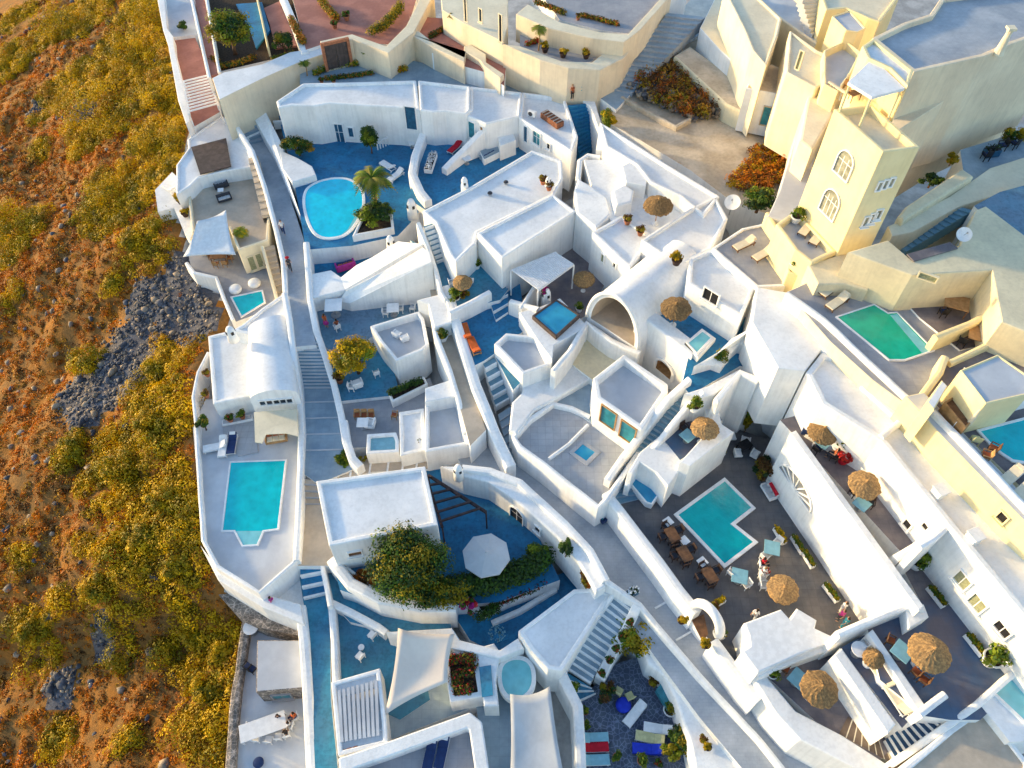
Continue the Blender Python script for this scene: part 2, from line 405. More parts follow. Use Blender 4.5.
def flat(name, label, cat, s, z, th, m, group=None, m2=None):
    p = ccw(pp(s, z)); bm = BM(); T = vs(bm, p); B = [bm.verts.new((a.x, a.y, a.z - th)) for a in p]
    bm.faces.new(T); bm.faces.new(B[::-1]); ring(bm, B, T)
    o = obj(name, bm, m, bev=0); centre_origin(o); return tagit(o, label, cat, group)
def bar(bm, a, b, w, h, mi=0):
    a, b = Vector(a), Vector(b); d = b - a; L = d.length
    rz = math.atan2(d.y, d.x); ry = -math.asin(max(-1, min(1, d.z / L)))
    box(bm, (a + b) / 2, (L, w, h), rz, mi, 0, ry)
# ------------------------------------------------------------------ leaves
def leafmesh(name, pos, size, nm, parent=None, mats=('leaf_green',), mi=None, flatten=.5, link=True, aspect=1.6, grp=None):
    """one mesh of many leaf quads at the given points"""
    n = len(pos); pos = np.asarray(pos, float)
    nrm = nrg.normal(size=(n, 3)); nrm[:, 2] = np.abs(nrm[:, 2]) + flatten
    if grp is not None:
        grp = np.asarray(grp); ng = grp.max() + 1; cnt = np.bincount(grp, minlength=ng)[:, None]; cen = np.stack([np.bincount(grp, pos[:, k], ng) for k in range(3)], 1) / np.maximum(cnt, 1)
        out = pos - cen[grp]; out[:, 2] *= 1.2; out /= np.linalg.norm(out, axis=1)[:, None] + 1e-6; nrm = nrm * .38 + out
    nrm /= np.linalg.norm(nrm, axis=1)[:, None]
    a = nrg.normal(size=(n, 3)); a -= (a * nrm).sum(1)[:, None] * nrm; a /= np.linalg.norm(a, axis=1)[:, None]
    b = np.cross(nrm, a)
    s = (np.asarray(size) * nrg.uniform(.65, 1.35, n))[:, None]
    q = np.stack([pos - a * s * aspect / 2, pos - b * s / 2 + nrm * s * .12, pos + a * s * aspect / 2, pos + b * s / 2 + nrm * s * .12], 1).reshape(-1, 3)
    me = bpy.data.meshes.new(name)
    me.vertices.add(4 * n); me.vertices.foreach_set('co', q.astype(np.float32).ravel())
    me.loops.add(4 * n); me.loops.foreach_set('vertex_index', np.arange(4 * n, dtype=np.int32))
    me.polygons.add(n); me.polygons.foreach_set('loop_start', np.arange(0, 4 * n, 4, dtype=np.int32))
    if mi is None: mi = nrg.integers(0, len(mats), n)
    me.polygons.foreach_set('material_index', np.asarray(mi, np.int32))
    me.update(calc_edges=True)
    return fin(nm, me, list(mats), parent, link=link)
def ball(c, r, n, bias=.45):
    d = nrg.normal(size=(n, 3)); d /= np.linalg.norm(d, axis=1)[:, None]
    return np.asarray(c) + d * (nrg.uniform(0, 1, n) ** bias)[:, None] * np.asarray(r)
def clumps(c, r, k, n, cr=.36, low=-.4):
    """points and clump numbers: k leaf clumps spread through an ellipsoid"""
    pts, ids = [], []
    for i in range(k):
        d = nrg.normal(size=3); d /= np.linalg.norm(d)
        if d[2] < low: d[2] = -d[2]
        cc = np.asarray(c) + d * np.asarray(r) * nrg.uniform(.35, .92)
        rr = np.asarray(r) * cr * nrg.uniform(.7, 1.25)
        pts.append(ball(cc, rr, n)); ids.append(np.full(n, i))
    return np.concatenate(pts), np.concatenate(ids)

# ------------------------------------------------------------------ templates (unlinked until copied)
def tpl(name):
    return bpy.data.objects.new(name, None)
def part(name, bm, m, parent, **k): return obj(name, bm, m, parent, link=False, **k)
def kids(o): return [c for c in bpy.data.objects if c.parent == o]
_kc = {}
def kids_c(o):
    k = o.name
    if k not in _kc: _kc[k] = kids(o)
    return _kc[k]
def dup(o, parent=None):
    c = o.copy()
    for k in list(c.keys()): del c[k]
    col.objects.link(c)
    if parent is not None: c.parent = parent
    for ch in kids_c(o): dup(ch, c)
    return c
def put(t, u, v, z, rz=0., label='', cat='', group=None, s=1., name=None):
    """copy template t (with its parts) so that its base stands where (u, v) meets height z"""
    if isinstance(rz, tuple): rz = ang(*rz)
    c = dup(t)
    if name: c.name = name
    c.location = P(u, v, z); c.rotation_euler = (0, 0, rz); c.scale = (s, s, s)
    tagit(c, label, cat, group)
    return c
def mk_parasol(rad=1.35, h=2.35, rise=.62):
    t = tpl('thatched_parasol')
    bm = BM(); n = 40; rows = []
    for k in range(8):
        f = k / 7; r = rad * f; row = []
        for i in range(n):
            a = 2 * math.pi * i / n; rr = r * (1 + (rnd.uniform(-.045, .05) if k == 7 else rnd.uniform(-.012, .012)))
            z = h + rise * (1 - f ** .92) + rnd.uniform(-.03, .03) * (f > .1) - (.1 * rnd.random() if k == 7 else 0)
            row.append(bm.verts.new((rr * math.cos(a), rr * math.sin(a), z)))
        rows.append(row)
    for k in range(7):
        for i in range(n): bm.faces.new((rows[k][i], rows[k + 1][i], rows[k + 1][(i + 1) % n], rows[k][(i + 1) % n])) if k else bm.faces.new((rows[0][0], rows[1][i], rows[1][(i + 1) % n]))
    for i in range(n):  # hanging fringe of reed
        a, b = rows[7][i], rows[7][(i + 1) % n]
        c1 = bm.verts.new((a.co.x * 1.02, a.co.y * 1.02, a.co.z - rnd.uniform(.12, .26))); c2 = bm.verts.new((b.co.x * 1.0, b.co.y * 1.0, b.co.z - rnd.uniform(.1, .2)))
        bm.faces.new((a, c1, c2, b))
    part('canopy', bm, 'thatch', t)
    bm = BM(); tube(bm, (0, 0, 0), (0, 0, h + rise + .05), .045, .04, 10); part('pole', bm, 'woodlight', t)
    bm = BM()
    for i in range(8):
        a = 2 * math.pi * i / 8; tube(bm, (0, 0, h + .32), (rad * .92 * math.cos(a), rad * .92 * math.sin(a), h + .0), .02, .02, 5)
    part('spokes', bm, 'woodlight', t)
    bm = BM(); lathe(bm, [(.3, 0), (.3, .1), (.26, .14), (.08, .16), (.07, .4)], 16); part('base', bm, 'white', t)
    bm = BM(); lathe(bm, [(.13, h + rise - .06), (.1, h + rise + .08), (.03, h + rise + .16)], 10); part('finial', bm, 'thatch', t)
    return t
def mk_octo(rad=1.7, h=2.4, m='fab_grey'):
    t = tpl('market_umbrella'); bm = BM(); c = bm.verts.new((0, 0, h + .45)); rg = []
    for i in range(8): a = 2 * math.pi * (i + .5) / 8; rg.append(bm.verts.new((rad * math.cos(a), rad * math.sin(a), h)))
    lo = [bm.verts.new((v.co.x, v.co.y, h - .14)) for v in rg]
    for i in range(8): bm.faces.new((c, rg[i], rg[(i + 1) % 8])); bm.faces.new((rg[i], lo[i], lo[(i + 1) % 8], rg[(i + 1) % 8]))
    part('canopy', bm, m, t)
    bm = BM(); tube(bm, (0, 0, 0), (0, 0, h + .55), .035, .035, 8); part('pole', bm, 'metal', t)
    bm = BM(); lathe(bm, [(.28, 0), (.28, .07), (.06, .1)], 14); part('base', bm, 'greyfloor', t)
    bm = BM()
    for i in range(8): a = 2 * math.pi * (i + .5) / 8; tube(bm, (0, 0, h + .1), (rad * .95 * math.cos(a), rad * .95 * math.sin(a), h - .02), .012, .012, 5)
    part('rib', bm, 'metal', t)
    return t
def mk_bed(fm='wood', cm='fab_white', pm=None, L=1.95, w=.7, tilt=24):
    t = tpl('sun_lounger'); bm = BM()
    for sy in (-1, 1): box(bm, (0, sy * (w / 2 - .03), .26), (L, .06, .08))
    for k in range(5): box(bm, (-L / 2 + .05 + k * (L - .1) / 4, 0, .262), (.06, w - .13, .06))
    part('frame', bm, fm, t)
    for sx in (-1, 1):
        for sy in (-1, 1):
            bm = BM(); box(bm, (sx * (L / 2 - .15), sy * (w / 2 - .031), .11), (.06, .055, .219)); part('leg', bm, fm, t)
    bm = BM(); box(bm, (-L * .16, 0, .355), (L * .66, w - .04, .1)); part('mattress', bm, cm, t, bev=.03)
    bm = BM(); lb = L * .36; a = R(tilt); box(bm, (L * .17 + lb / 2 * math.cos(a), 0, .37 + lb / 2 * math.sin(a)), (lb, w - .04, .1), 0, 0, 0, -a); part('backrest', bm, cm, t, bev=.03)
    bm = BM(); x = L * .17 + lb * .8 * math.cos(a); box(bm, (x, 0, .37 + lb * .8 * math.sin(a) + .09), (.26, w * .7, .09), 0, 0, 0, -a); part('pillow', bm, pm or cm, t, bev=.03)
    return t
def mk_chair(fm='wicker', cm='fab_charcoal', arm=True):
    t = tpl('chair'); bm = BM(); box(bm, (0, 0, .43), (.5, .5, .06)); part('seat', bm, fm, t, bev=.015)
    for sx in (-1, 1):
        for sy in (-1, 1):
            bm = BM(); box(bm, (sx * .21, sy * .21, .2), (.05, .05, .4)); part('leg', bm, fm, t)
    bm = BM(); box(bm, (-.25, 0, .7), (.05, .5, .48), 0, 0, 0, -.12); part('backrest', bm, fm, t, bev=.015)
    if arm:
        for sy in (-1, 1):
            bm = BM(); box(bm, (0, sy * .26, .64), (.48, .05, .05)); box(bm, (.2, sy * .26, .535), (.05, .045, .16)); part('armrest', bm, fm, t)
    bm = BM(); box(bm, (.02, 0, .49), (.42, .42, .06)); part('cushion', bm, cm, t, bev=.02)
    return t
def mk_armchair(fm='fab_white', cm='fab_grey'):
    t = tpl('armchair'); bm = BM(); box(bm, (0, 0, .24), (.78, .76, .28)); part('base', bm, fm, t, bev=.04)
    bm = BM(); box(bm, (-.34, 0, .58), (.16, .8, .5)); part('backrest', bm, fm, t, bev=.05)
    for sy in (-1, 1): bm = BM(); box(bm, (.05, sy * .42, .42), (.72, .13, .3)); part('armrest', bm, fm, t, bev=.04)
    bm = BM(); box(bm, (.06, 0, .44), (.62, .64, .13)); part('cushion', bm, cm, t, bev=.04)
    return t
def mk_sofa(fm='fab_white', cm='fab_grey', L=1.8, np_=3, pm=None):
    t = tpl('sofa'); bm = BM(); box(bm, (0, 0, .22), (L, .8, .3)); part('base', bm, fm, t, bev=.04)
    bm = BM(); box(bm, (0, -.36, .55), (L, .16, .42)); part('backrest', bm, fm, t, bev=.05)
    for sx in (-1, 1): bm = BM(); box(bm, (sx * (L / 2 - .07), .06, .46), (.14, .68, .22)); part('armrest', bm, fm, t, bev=.04)
    for k in range(np_):
        x = -L / 2 + .15 + (k + .5) * (L - .3) / np_
        bm = BM(); box(bm, (x, .06, .42), ((L - .34) / np_, .62, .13)); part('cushion', bm, cm, t, bev=.04)
        bm = BM(); box(bm, (x, -.2, .62), (.4, .13, .36), 0, 0, .25); part('pillow', bm, pm or cm, t, bev=.04)
    return t
def mk_table(tm='fab_white', w=.8, l=.8, h=.74, legs='ped', lm='metal'):
    t = tpl('table'); bm = BM(); box(bm, (0, 0, h), (l, w, .045)); part('tabletop', bm, tm, t, bev=.012)
    if legs == 'ped':
        bm = BM(); lathe(bm, [(.25, 0), (.25, .03), (.05, .06), (.04, h - .025)], 12); part('pedestal', bm, lm, t)
    else:
        for sx in (-1, 1):
            for sy in (-1, 1): bm = BM(); box(bm, (sx * (l / 2 - .07), sy * (w / 2 - .07), h / 2 - .012), (.06, .06, h - .024)); part('leg', bm, lm, t)
    return t
def mk_round(tm='fab_white', r=.42, h=.72, lm='metal'):
    t = tpl('round_table'); bm = BM(); lathe(bm, [(r * .97, h - .04), (r, h - .02), (r, h), (r * .97, h + .01)], 24); part('tabletop', bm, tm, t)
    bm = BM(); lathe(bm, [(.24, 0), (.24, .03), (.05, .06), (.04, h - .04)], 12); part('pedestal', bm, lm, t)
    return t
def mk_pouf(m='fab_white'):
    t = tpl('pouf'); bm = BM(); lathe(bm, [(.4, 0), (.52, .08), (.55, .25), (.5, .4), (.3, .47), (.05, .48)], 24); part('cushion', bm, m, t, smooth=True)
    bm = BM(); lathe(bm, [(.42, 0), (.42, .03)], 20); part('base', bm, 'fab_charcoal', t)
    return t
def mk_pot(pm='terracotta', leaves=('leaf_green', 'leaf_lime'), r=.24, h=.4, fr=.36, fh=.42, n=160, petals=None):
    t = tpl('potted_plant'); bm = BM(); lathe(bm, [(r * .7, 0), (r, h * .85), (r * 1.12, h * .86), (r * 1.12, h), (r * .95, h), (r * .93, h - .06)], 16); part('pot', bm, pm, t)
    bm = BM(); lathe(bm, [(r * .9, h - .05), (r * .9, h - .04)], 14); part('soil', bm, 'soil', t)
    p, i = clumps((0, 0, h + fh * .55), (fr, fr, fh * .7), 9, n // 5, .5)
    ms = list(leaves) + ([petals] if petals else [])
    mi = np.where(nrg.random(len(p)) < .25, nrg.integers(0, len(ms), len(p)), i % len(leaves))
    leafmesh('foliage', p, .1, 'foliage', t, ms, mi, link=False, grp=i)
    return t
def mk_planter(L=1.5, w=.4, h=.4, pm='white', leaves=('leaf_green', 'leaf_olive'), fh=.35, n=260):
    t = tpl('planter_box'); bm = BM(); box(bm, (0, 0, h / 2), (L, w, h)); part('trough', bm, pm, t, bev=.02)
    bm = BM(); box(bm, (0, 0, h + .005), (L - .1, w - .1, .02)); part('soil', bm, 'soil', t)
    p = np.concatenate([ball((x, nrg.uniform(-.05, .05), h + fh * .45), (.26, w * .55, fh * .6), n // 8) for x in np.linspace(-L / 2 + .16, L / 2 - .16, 8)])
    leafmesh('foliage', p, .13, 'foliage', t, leaves, link=False)
    return t
def mk_dish():
    t = tpl('satellite_dish'); bm = BM(); n = 20; rows = []
    for k in range(5):
        r = .55 * k / 4; rows.append([bm.verts.new((r * math.cos(2 * math.pi * i / n), r * math.sin(2 * math.pi * i / n), .35 * r * r)) for i in range(n)])
    for k in range(4):
        for i in range(n):
            if k: bm.faces.new((rows[k][i], rows[k + 1][i], rows[k + 1][(i + 1) % n], rows[k][(i + 1) % n]))
            else: bm.faces.new((rows[0][0], rows[1][i], rows[1][(i + 1) % n]))
    bmesh.ops.rotate(bm, verts=bm.verts, matrix=Matrix.Rotation(R(35), 3, 'X')); bmesh.ops.translate(bm, verts=bm.verts, vec=(0, 0, 1.1))
    part('reflector', bm, 'fab_white', t, smooth=True)
    bm = BM(); tube(bm, (0, 0, 0), (0, 0, 1.08), .04, .04, 8); part('mast', bm, 'metal', t)
    bm = BM(); tube(bm, (0, -.05, 1.1), (0, -.42, 1.62), .02, .02, 6); box(bm, (0, -.42, 1.64), (.1, .1, .1)); part('receiver', bm, 'metal', t)
    return t
def mk_ac():
    t = tpl('air_conditioner'); bm = BM(); box(bm, (0, 0, .4), (.85, .34, .6)); part('casing', bm, 'fab_white', t, bev=.02)
    bm = BM()
    tube(bm, (-.12, -.171, .4), (-.12, -.185, .4), .24, .24, 20); part('fan_grille', bm, 'fab_charcoal', t)
    for sx in (-1, 1): bm = BM(); box(bm, (sx * .3, 0, .05), (.06, .36, .1)); part('foot', bm, 'metal', t)
    return t
def mk_chimney(h=1.1, w=.5, rnd_top=True, m='white'):
    t = tpl('chimney'); bm = BM(); lathe(bm, [(w * .62, 0), (w * .55, h * .55), (w * .48, h * .8), (w * .3, h * .97), (w * .08, h)], 14); part('stack', bm, m, t, smooth=True)
    for k in range(4):
        a = math.pi / 2 * k + .4; bm = BM(); box(bm, (w * .5 * math.cos(a), w * .5 * math.sin(a), h * .68), (.05, .16, .22), a); part('vent', bm, 'black', t)
    return t
def mk_skylight(w=.7, h=.7):
    t = tpl('roof_vent'); bm = BM(); box(bm, (0, 0, h / 2), (w, w, h)); part('shaft', bm, 'white', t, bev=.05)
    bm = BM(); box(bm, (-w / 2 - .005, 0, h * .6), (.02, w * .55, h * .4)); part('grille', bm, 'woodlight', t)
    bm = BM(); box(bm, (0, 0, h + .035), (w + .12, w + .12, .07)); part('cap', bm, 'white', t, bev=.02)
    return t
def limb(bm, chain, n=8, mi=0, end=True):
    """tapered smooth tube through (point, radius) joints"""
    rows = []
    for k, (p, r) in enumerate(chain):
        p = Vector(p); a = Vector(chain[max(0, k - 1)][0]); b = Vector(chain[min(len(chain) - 1, k + 1)][0])
        d = (b - a).normalized() if (b - a).length > 1e-6 else Vector((0, 0, 1)); q = d.to_track_quat('Z', 'Y')
        rx, ry = r if isinstance(r, tuple) else (r, r)
        rows.append([bm.verts.new(p + q @ Vector((rx * math.cos(2 * math.pi * i / n), ry * math.sin(2 * math.pi * i / n), 0))) for i in range(n)])
    for k in range(len(rows) - 1):
        for i in range(n): f = bm.faces.new((rows[k][i], rows[k][(i + 1) % n], rows[k + 1][(i + 1) % n], rows[k + 1][i])); f.material_index = mi
    bm.faces.new(rows[0][::-1]).material_index = mi; bm.faces.new(rows[-1]).material_index = mi
def mk_person(top='fab_white', bottom='fab_navy', hair='hair', pose='walk', hat=None, dress=False):
    """1.72 m figure facing +X; one body mesh fused by a remesh, hair and clothing as children"""
    t = tpl('person'); bm = BM()
    sit = pose == 'sit'
    hz = .52 if sit else .93                                    # hip height
    up = lambda z: z - .93 + hz
    lean = .0
    limb(bm, [((0, 0, up(.9)), (.13, .16)), ((0, 0, up(1.0)), (.12, .155)), ((.01, 0, up(1.15)), (.10, .13)), ((.0, 0, up(1.32)), (.115, .165)), ((-.01, 0, up(1.43)), (.08, .15)), ((0, 0, up(1.48)), .055), ((.01, 0, up(1.55)), .05)], 12)
    limb(bm, [((.015, 0, up(1.52)), .055), ((.025, 0, up(1.57)), (.085, .07)), ((.02, 0, up(1.63)), (.1, .08)), ((.01, 0, up(1.69)), (.09, .078)), ((.0, 0, up(1.73)), (.05, .045))], 12)
    box(bm, (.118, 0, up(1.615)), (.03, .025, .04)); box(bm, (.01, .08, up(1.62)), (.03, .015, .05)); box(bm, (.01, -.08, up(1.62)), (.03, .015, .05))
    for s in (-1, 1):
        if sit:
            k, a = Vector((.43, s * .11, .5)), Vector((.45, s * .11, .08))
            h0 = Vector((0, s * .09, .53))
        else:
            st = .22 * s if pose == 'walk' else .0
            h0 = Vector((0, s * .09, .92)); k = Vector((st * .6 + .03, s * .095, .5)); a = Vector((st * .95 - .03, s * .1, .08))
        limb(bm, [(h0, .085), (h0.lerp(k, .4), .078), (k, .055), (k.lerp(a, .35), .052), (a, .036)], 9)
        limb(bm, [(a + Vector((-.05, 0, -.05)), (.03, .035)), (a + Vector((.05, 0, -.045)), (.033, .04)), (a + Vector((.16, 0, -.06)), (.018, .035))], 8)
        sh = Vector((-.01, s * .165, up(1.41)))
        if sit: el, wr = sh + Vector((.08, s * .06, -.26)), sh + Vector((.3, -s * .02, -.3))
        else: el, wr = sh + Vector((-.05 - .06 * s * (pose == 'walk'), s * .06, -.28)), sh + Vector((.02 - .16 * s * (pose == 'walk'), s * .07, -.53))
        limb(bm, [(sh, .05), (sh.lerp(el, .5), .045), (el, .036), (el.lerp(wr, .4), .036), (wr, .025)], 8)
        d = (wr - el).normalized(); side = Vector((d.z, 0, -d.x)).normalized() if abs(d.y) < .9 else Vector((1, 0, 0))
        limb(bm, [(wr - d * .01, (.025, .02)), (wr + d * .05, (.036, .016)), (wr + d * .09, (.038, .014))], 8)
        for f in range(4):
            b0 = wr + d * .085 + side * (.03 - .02 * f); L = (.07, .08, .075, .058)[f]
            limb(bm, [(b0, .0095), (b0 + d * L * .5 + Vector((.004, -s * .006, 0)), .009), (b0 + d * L * .9 + Vector((.01, -s * .02, 0)), .007)], 5)
        b0 = wr + d * .03 + side * .034
        limb(bm, [(b0, .012), (b0 + d * .03 + side * .022, .0105), (b0 + d * .062 + side * .025, .008)], 5)
    body = part('body', bm, 'skin', t, smooth=True)
    md = body.modifiers.new('fuse', 'REMESH'); md.mode = 'VOXEL'; md.voxel_size = .017; md.use_smooth_shade = True
    bm = BM(); limb(bm, [((-.0, 0, up(1.60)), (.1, .088)), ((-.008, 0, up(1.66)), (.108, .092)), ((-.01, 0, up(1.72)), (.09, .08)), ((-.01, 0, up(1.76)), (.04, .035))], 12); limb(bm, [((-.06, 0, up(1.50)), (.05, .07)), ((-.045, 0, up(1.62)), (.075, .085)), ((-.03, 0, up(1.7)), (.07, .07))], 10)
    part('hair', bm, hair, t, smooth=True)
    if hat:
        bm = BM(); lathe(bm, [(.2, up(1.70)), (.2, up(1.71)), (.11, up(1.72)), (.1, up(1.8)), (.04, up(1.82))], 16); part('hat', bm, hat, t)
    bm = BM(); limb(bm, [((0, 0, up(.93)), (.15, .185)), ((.01, 0, up(1.15)), (.122, .152)), ((0, 0, up(1.32)), (.135, .186)), ((-.01, 0, up(1.43)), (.095, .17)), ((0, 0, up(1.475)), (.062, .075))], 12)
    for s in (-1, 1):
        sh = Vector((-.01, s * .16, up(1.41))); el = sh + (Vector((.05, s * .04, -.16)) if sit else Vector((-.03 - .03 * s * (pose == 'walk'), s * .035, -.17))); limb(bm, [(sh + Vector((0, -s * .03, .01)), .068), (el, .058)], 8)
    part('shirt', bm, top, t, smooth=True)
    bm = BM()
    if dress and not sit: limb(bm, [((0, 0, .5), (.24, .27)), ((0, 0, .8), (.19, .21)), ((0, 0, .98), (.145, .175))], 12)
    else:
        limb(bm, [((0, 0, up(.84)), (.15, .18)), ((0, 0, up(1.0)), (.142, .176))], 12)
        for s in (-1, 1):
            if sit: k, a, h0 = Vector((.43, s * .11, .5)), Vector((.445, s * .11, .2)), Vector((0, s * .09, .53))
            else:
                st = .22 * s if pose == 'walk' else .0
                h0 = Vector((0, s * .09, .92)); k = Vector((st * .6 + .03, s * .095, .5)); a = Vector((st * .9 - .02, s * .1, .16))
            limb(bm, [(h0, .1), (h0.lerp(k, .4), .095), (k, .072), (k.lerp(a, .4), .068), (a, .055)], 9)
    part('skirt' if dress and not sit else 'trousers', bm, bottom, t, smooth=True)
    return t
# ================================================================== SETTING: left flank and round pool
def st(name, label, s, z, m, depth=6., cat='terrace'): return slab(name, label, s, z, m, depth, cat)
# --- footpath running down the left of the village
st('path', 'grey paved footpath between the round pool and the white villa', '240,120 262,112 268,135 280,160 291,200 304,240 307,296 316,345 292,347 286,290 279,245 268,200 256,160', 3.6, 'path', cat='path')
st('path', 'landing of the stepped path beside the white vaulted house', '296,385 338,385 345,430 352,470 318,484 298,470', .9, 'bluegrey', cat='path')
for k_, (y_, l_) in enumerate(((402, 'first'), (418, 'second'), (434, 'third'), (450, 'fourth'))): wall(f'pale step edge across the stepped path landing, {l_} below the blue grey flight', f'298,{y_} {338 + (y_ - 390) * .16},{y_ - 1}', .3, .14, 'roofgrey', z=.99, name='step', cat='step', wob=0)
stairs('broad blue grey flight of the footpath beside the vaulted house', (289, 340, 3.6), (316, 340, 3.6), (296, 388, 1.0), (338, 388, 1.0), 14, 'stepblue', 'roofgrey', nw=.12)
st('path', 'lower landing of the footpath beside the flat roofed blue white hall', '297,466 330,466 328,520 334,566 296,566', .1, 'tan', cat='path')
stairs('short tan flight beside the rim of the lower left pool terrace', (299, 478, .9), (320, 480, .9), (299, 505, .1), (323, 505, .1), 4, 'tan', 'path')
st('path', 'bright blue painted lane running down past the blue terrace', '297,560 318,560 330,620 331,700 340,790 316,790 312,700 306,620', -1.6, 'blue2', cat='path')
stairs('blue steps with white edges at the foot of the pool terrace', (298, 556, .1), (320, 553, .1), (304, 600, -1.5), (329, 594, -1.5), 4, 'blue', 'white', nw=.2)
st('path', 'blue passage curving below the garden wall of the big tree', '320,552 334,560 350,595 385,612 450,618 452,634 400,634 350,622 330,600 324,580', -1.2, 'blue2', cat='path')
wall('white kerb wall between the footpath and the blue passage', '320,556 327,590 330,606', -2.5, .35, z=.1)
# --- upper switchback by the top wall
st('path', 'stone landing where the path turns under the beige wall', '228,122 255,112 300,84 345,66 410,70 415,84 300,90 272,108 262,130 240,140', 4.4, 'bluegrey', cat='path')
stairs('crooked grey steps below the long beige wall', (232, 119, 5.6), (250, 112, 5.6), (243, 146, 3.7), (266, 140, 3.7), 6, 'path', 'bluegrey')
# --- top left courts
block('wall', 'long white wall at the top left edge of the brown hillside', '156,-8 164,-8 167,28 173,36 174,48 182,80 190,120 186,124 178,100 168,45 163,30', 6.2, -2, cat='wall', par=0, rm='white')
st('terrace', 'pink paved court with a slatted pergola at the top left', '166,36 192,30 212,78 220,112 192,128 186,110', 5.0, 'pink')
st('terrace', 'pale paved corner above the pink court', '160,-10 194,-10 200,34 168,38', 5.4, 'roofgrey')
st('terrace', 'planted garden court with a blue floor at the top', '199,-12 300,-12 312,50 218,72', 8.2, 'soil')
flat('path', 'brick red walkway between two white kerbs', 'path', '193,-10 204,-10 219,74 210,76', 8.6, 3, 'pink')['kind'] = 'structure'
wall('white kerb on the left of the brick red walkway', '190,-8 209,77', 4, .35, z=9.0); wall('white kerb on the right of the brick red walkway', '205,-8 219,72', 6, .3, z=9.1)
flat('terrace', 'small deep blue floor beside the big round garden tree', 'terrace', '236,4 262,2 270,30 256,48 250,30', 8.45, .3, 'blue')['kind'] = 'structure'
flat('terrace', 'dusky pink floor beside the blue garden floor', 'terrace', '264,8 282,0 302,45 275,48 270,25', 8.43, .3, 'pink')['kind'] = 'structure'
wall('thin yellow rail wall crossing the blue garden floor', '256,-6 262,20 268,48', 7.5, .22, 'yellow', z=9.2)
wall('white wall between the garden court and the pink upper court', '281,-8 293,20 305,52', 6, .8, z=9.6)
bA = block('retaining_wall', 'long beige retaining wall below the garden court', '212,78 224,72 262,64 290,52 322,47 330,52 318,56 300,62 268,76 235,92 219,100', 9.3, 4.0, 'beige', 'roofwhite', par=0, cat='wall')
st('terrace', 'pink upper court with flowerbeds at the top', '290,-12 420,-12 410,20 398,45 330,42 306,50', 9.6, 'pink')
bG0 = block('retaining_wall', 'beige retaining wall with the dark gate under the pink upper court', '320,41 352,34 386,46 406,26 422,-6 434,-6 414,32 388,53 352,39 321,46', 11.0, 7.0, 'beige', 'cream', par=.0, cat='wall')
st('path', 'planted blue grey path under the beige gate wall', '300,60 345,50 410,60 500,80 560,88 562,100 420,86 330,84 300,90', 8.0, 'bluegrey', depth=3, cat='path')
# --- house above the round pool
bG = block('house', 'long pale blue white house behind the round pool', '276,101 303,83 347,82 416,80 420,110 398,107 360,105 330,103 314,106 292,105 278,108', 9.1, 3, par=.3, pt=.35, bev=.12, cat='house')
st('terrace', 'deep blue deck round the oval pool', '278,112 300,108 420,108 432,140 418,215 398,236 352,246 306,250 300,215 292,168 284,140', 4.5, 'blue')
opening(bG, 6, 339, 133, 1.0, 2.2, 'door', 'doorblue', mull=1); opening(bG, 6, 325.5, 131, .5, 1.1, 'window', 'doorblue', mull=0); opening(bG, 6, 351, 132, .5, 1.1, 'window', 'doorblue', mull=0)
opening(bG, 4, 411, 118, 1.1, 2.6, 'door', 'doorblue', mull=0)
pool('oval bright cyan pool with white rim on the blue deck', '302,205 303,193 308,186 320,180 337,177 353,179 364,189 366,203 362,216 354,229 346,236 337,239 324,240 313,235 306,222', 4.6, .28, 'water_cyan', step='348,229 361,206 363,212 354,227 347,234 339,237', smooth=True)
block('planter_wall', 'white planter wall under the round leafed bush by the pool', '352,236 362,216 392,212 394,228', 5.3, 2, cat='planter', par=.2, pt=.25, rm='soil')
block('bench', 'white plastered bench block beside the oval pool', '280,150 298,158 312,166 316,175 292,182 282,168', 5.3, 3, cat='bench', par=0)
block('wall', 'white sloping wall between the footpath and the blue pool deck', [P(255, 120, 5.4), P(266, 112, 5.6), P(284, 148, 5.3), P(283, 166, 5.2), P(290, 184, 5.0), P(300, 214, 4.8), P(296, 206, 4.7), P(284, 178, 4.8), P(272, 150, 5.0)], 0, 2.5, cat='wall', par=0, rm='white')
wall('curved white kerb winding over the small blue steps', '273,121 283,120 287,114 296,120 297,134', 4, .22, z=5.0)
# --- sunken corner below the pool
block('wall', 'white plastered end wall of the oval pool', '305,240 313,237 326,241 340,239 352,236 392,228 394,233 354,242 340,246 326,248 309,247', 4.45, 1.5, cat='wall', par=0, rm='white')
st('terrace', 'sunken blue corner with a lounge below the oval pool', '308,262 396,232 400,262 312,288', 2.6, 'blue')
bH = block('stair_parapet', 'stepped white parapet rising above the blue grey terrace', [P(311, 274, 4.2), P(331, 270, 4.2), P(341, 277, 4.3), P(356, 265, 4.6), P(372, 257, 5.4), P(398, 241, 6.4), P(424, 244, 7.4), P(385, 270, 5.6), P(345, 290, 4.3), P(313, 298, 4.2)], 0, 1, cat='wall', par=0, rm='white')
block('wall', 'large white triangular wall behind the blue grey terrace', [P(338, 301, 3.4), P(346, 290, 4.3), P(385, 270, 5.9), P(423, 247, 7.6), P(430, 252, 7.6), P(432, 262, 7.4), P(350, 303, 3.5)], 0, 1, cat='wall', par=0, rm='white')
block('wall', 'low white box wall standing out from the triangular wall', '388,272 420,262 424,268 392,280', 5.0, 1, cat='wall', par=0, rm='white')
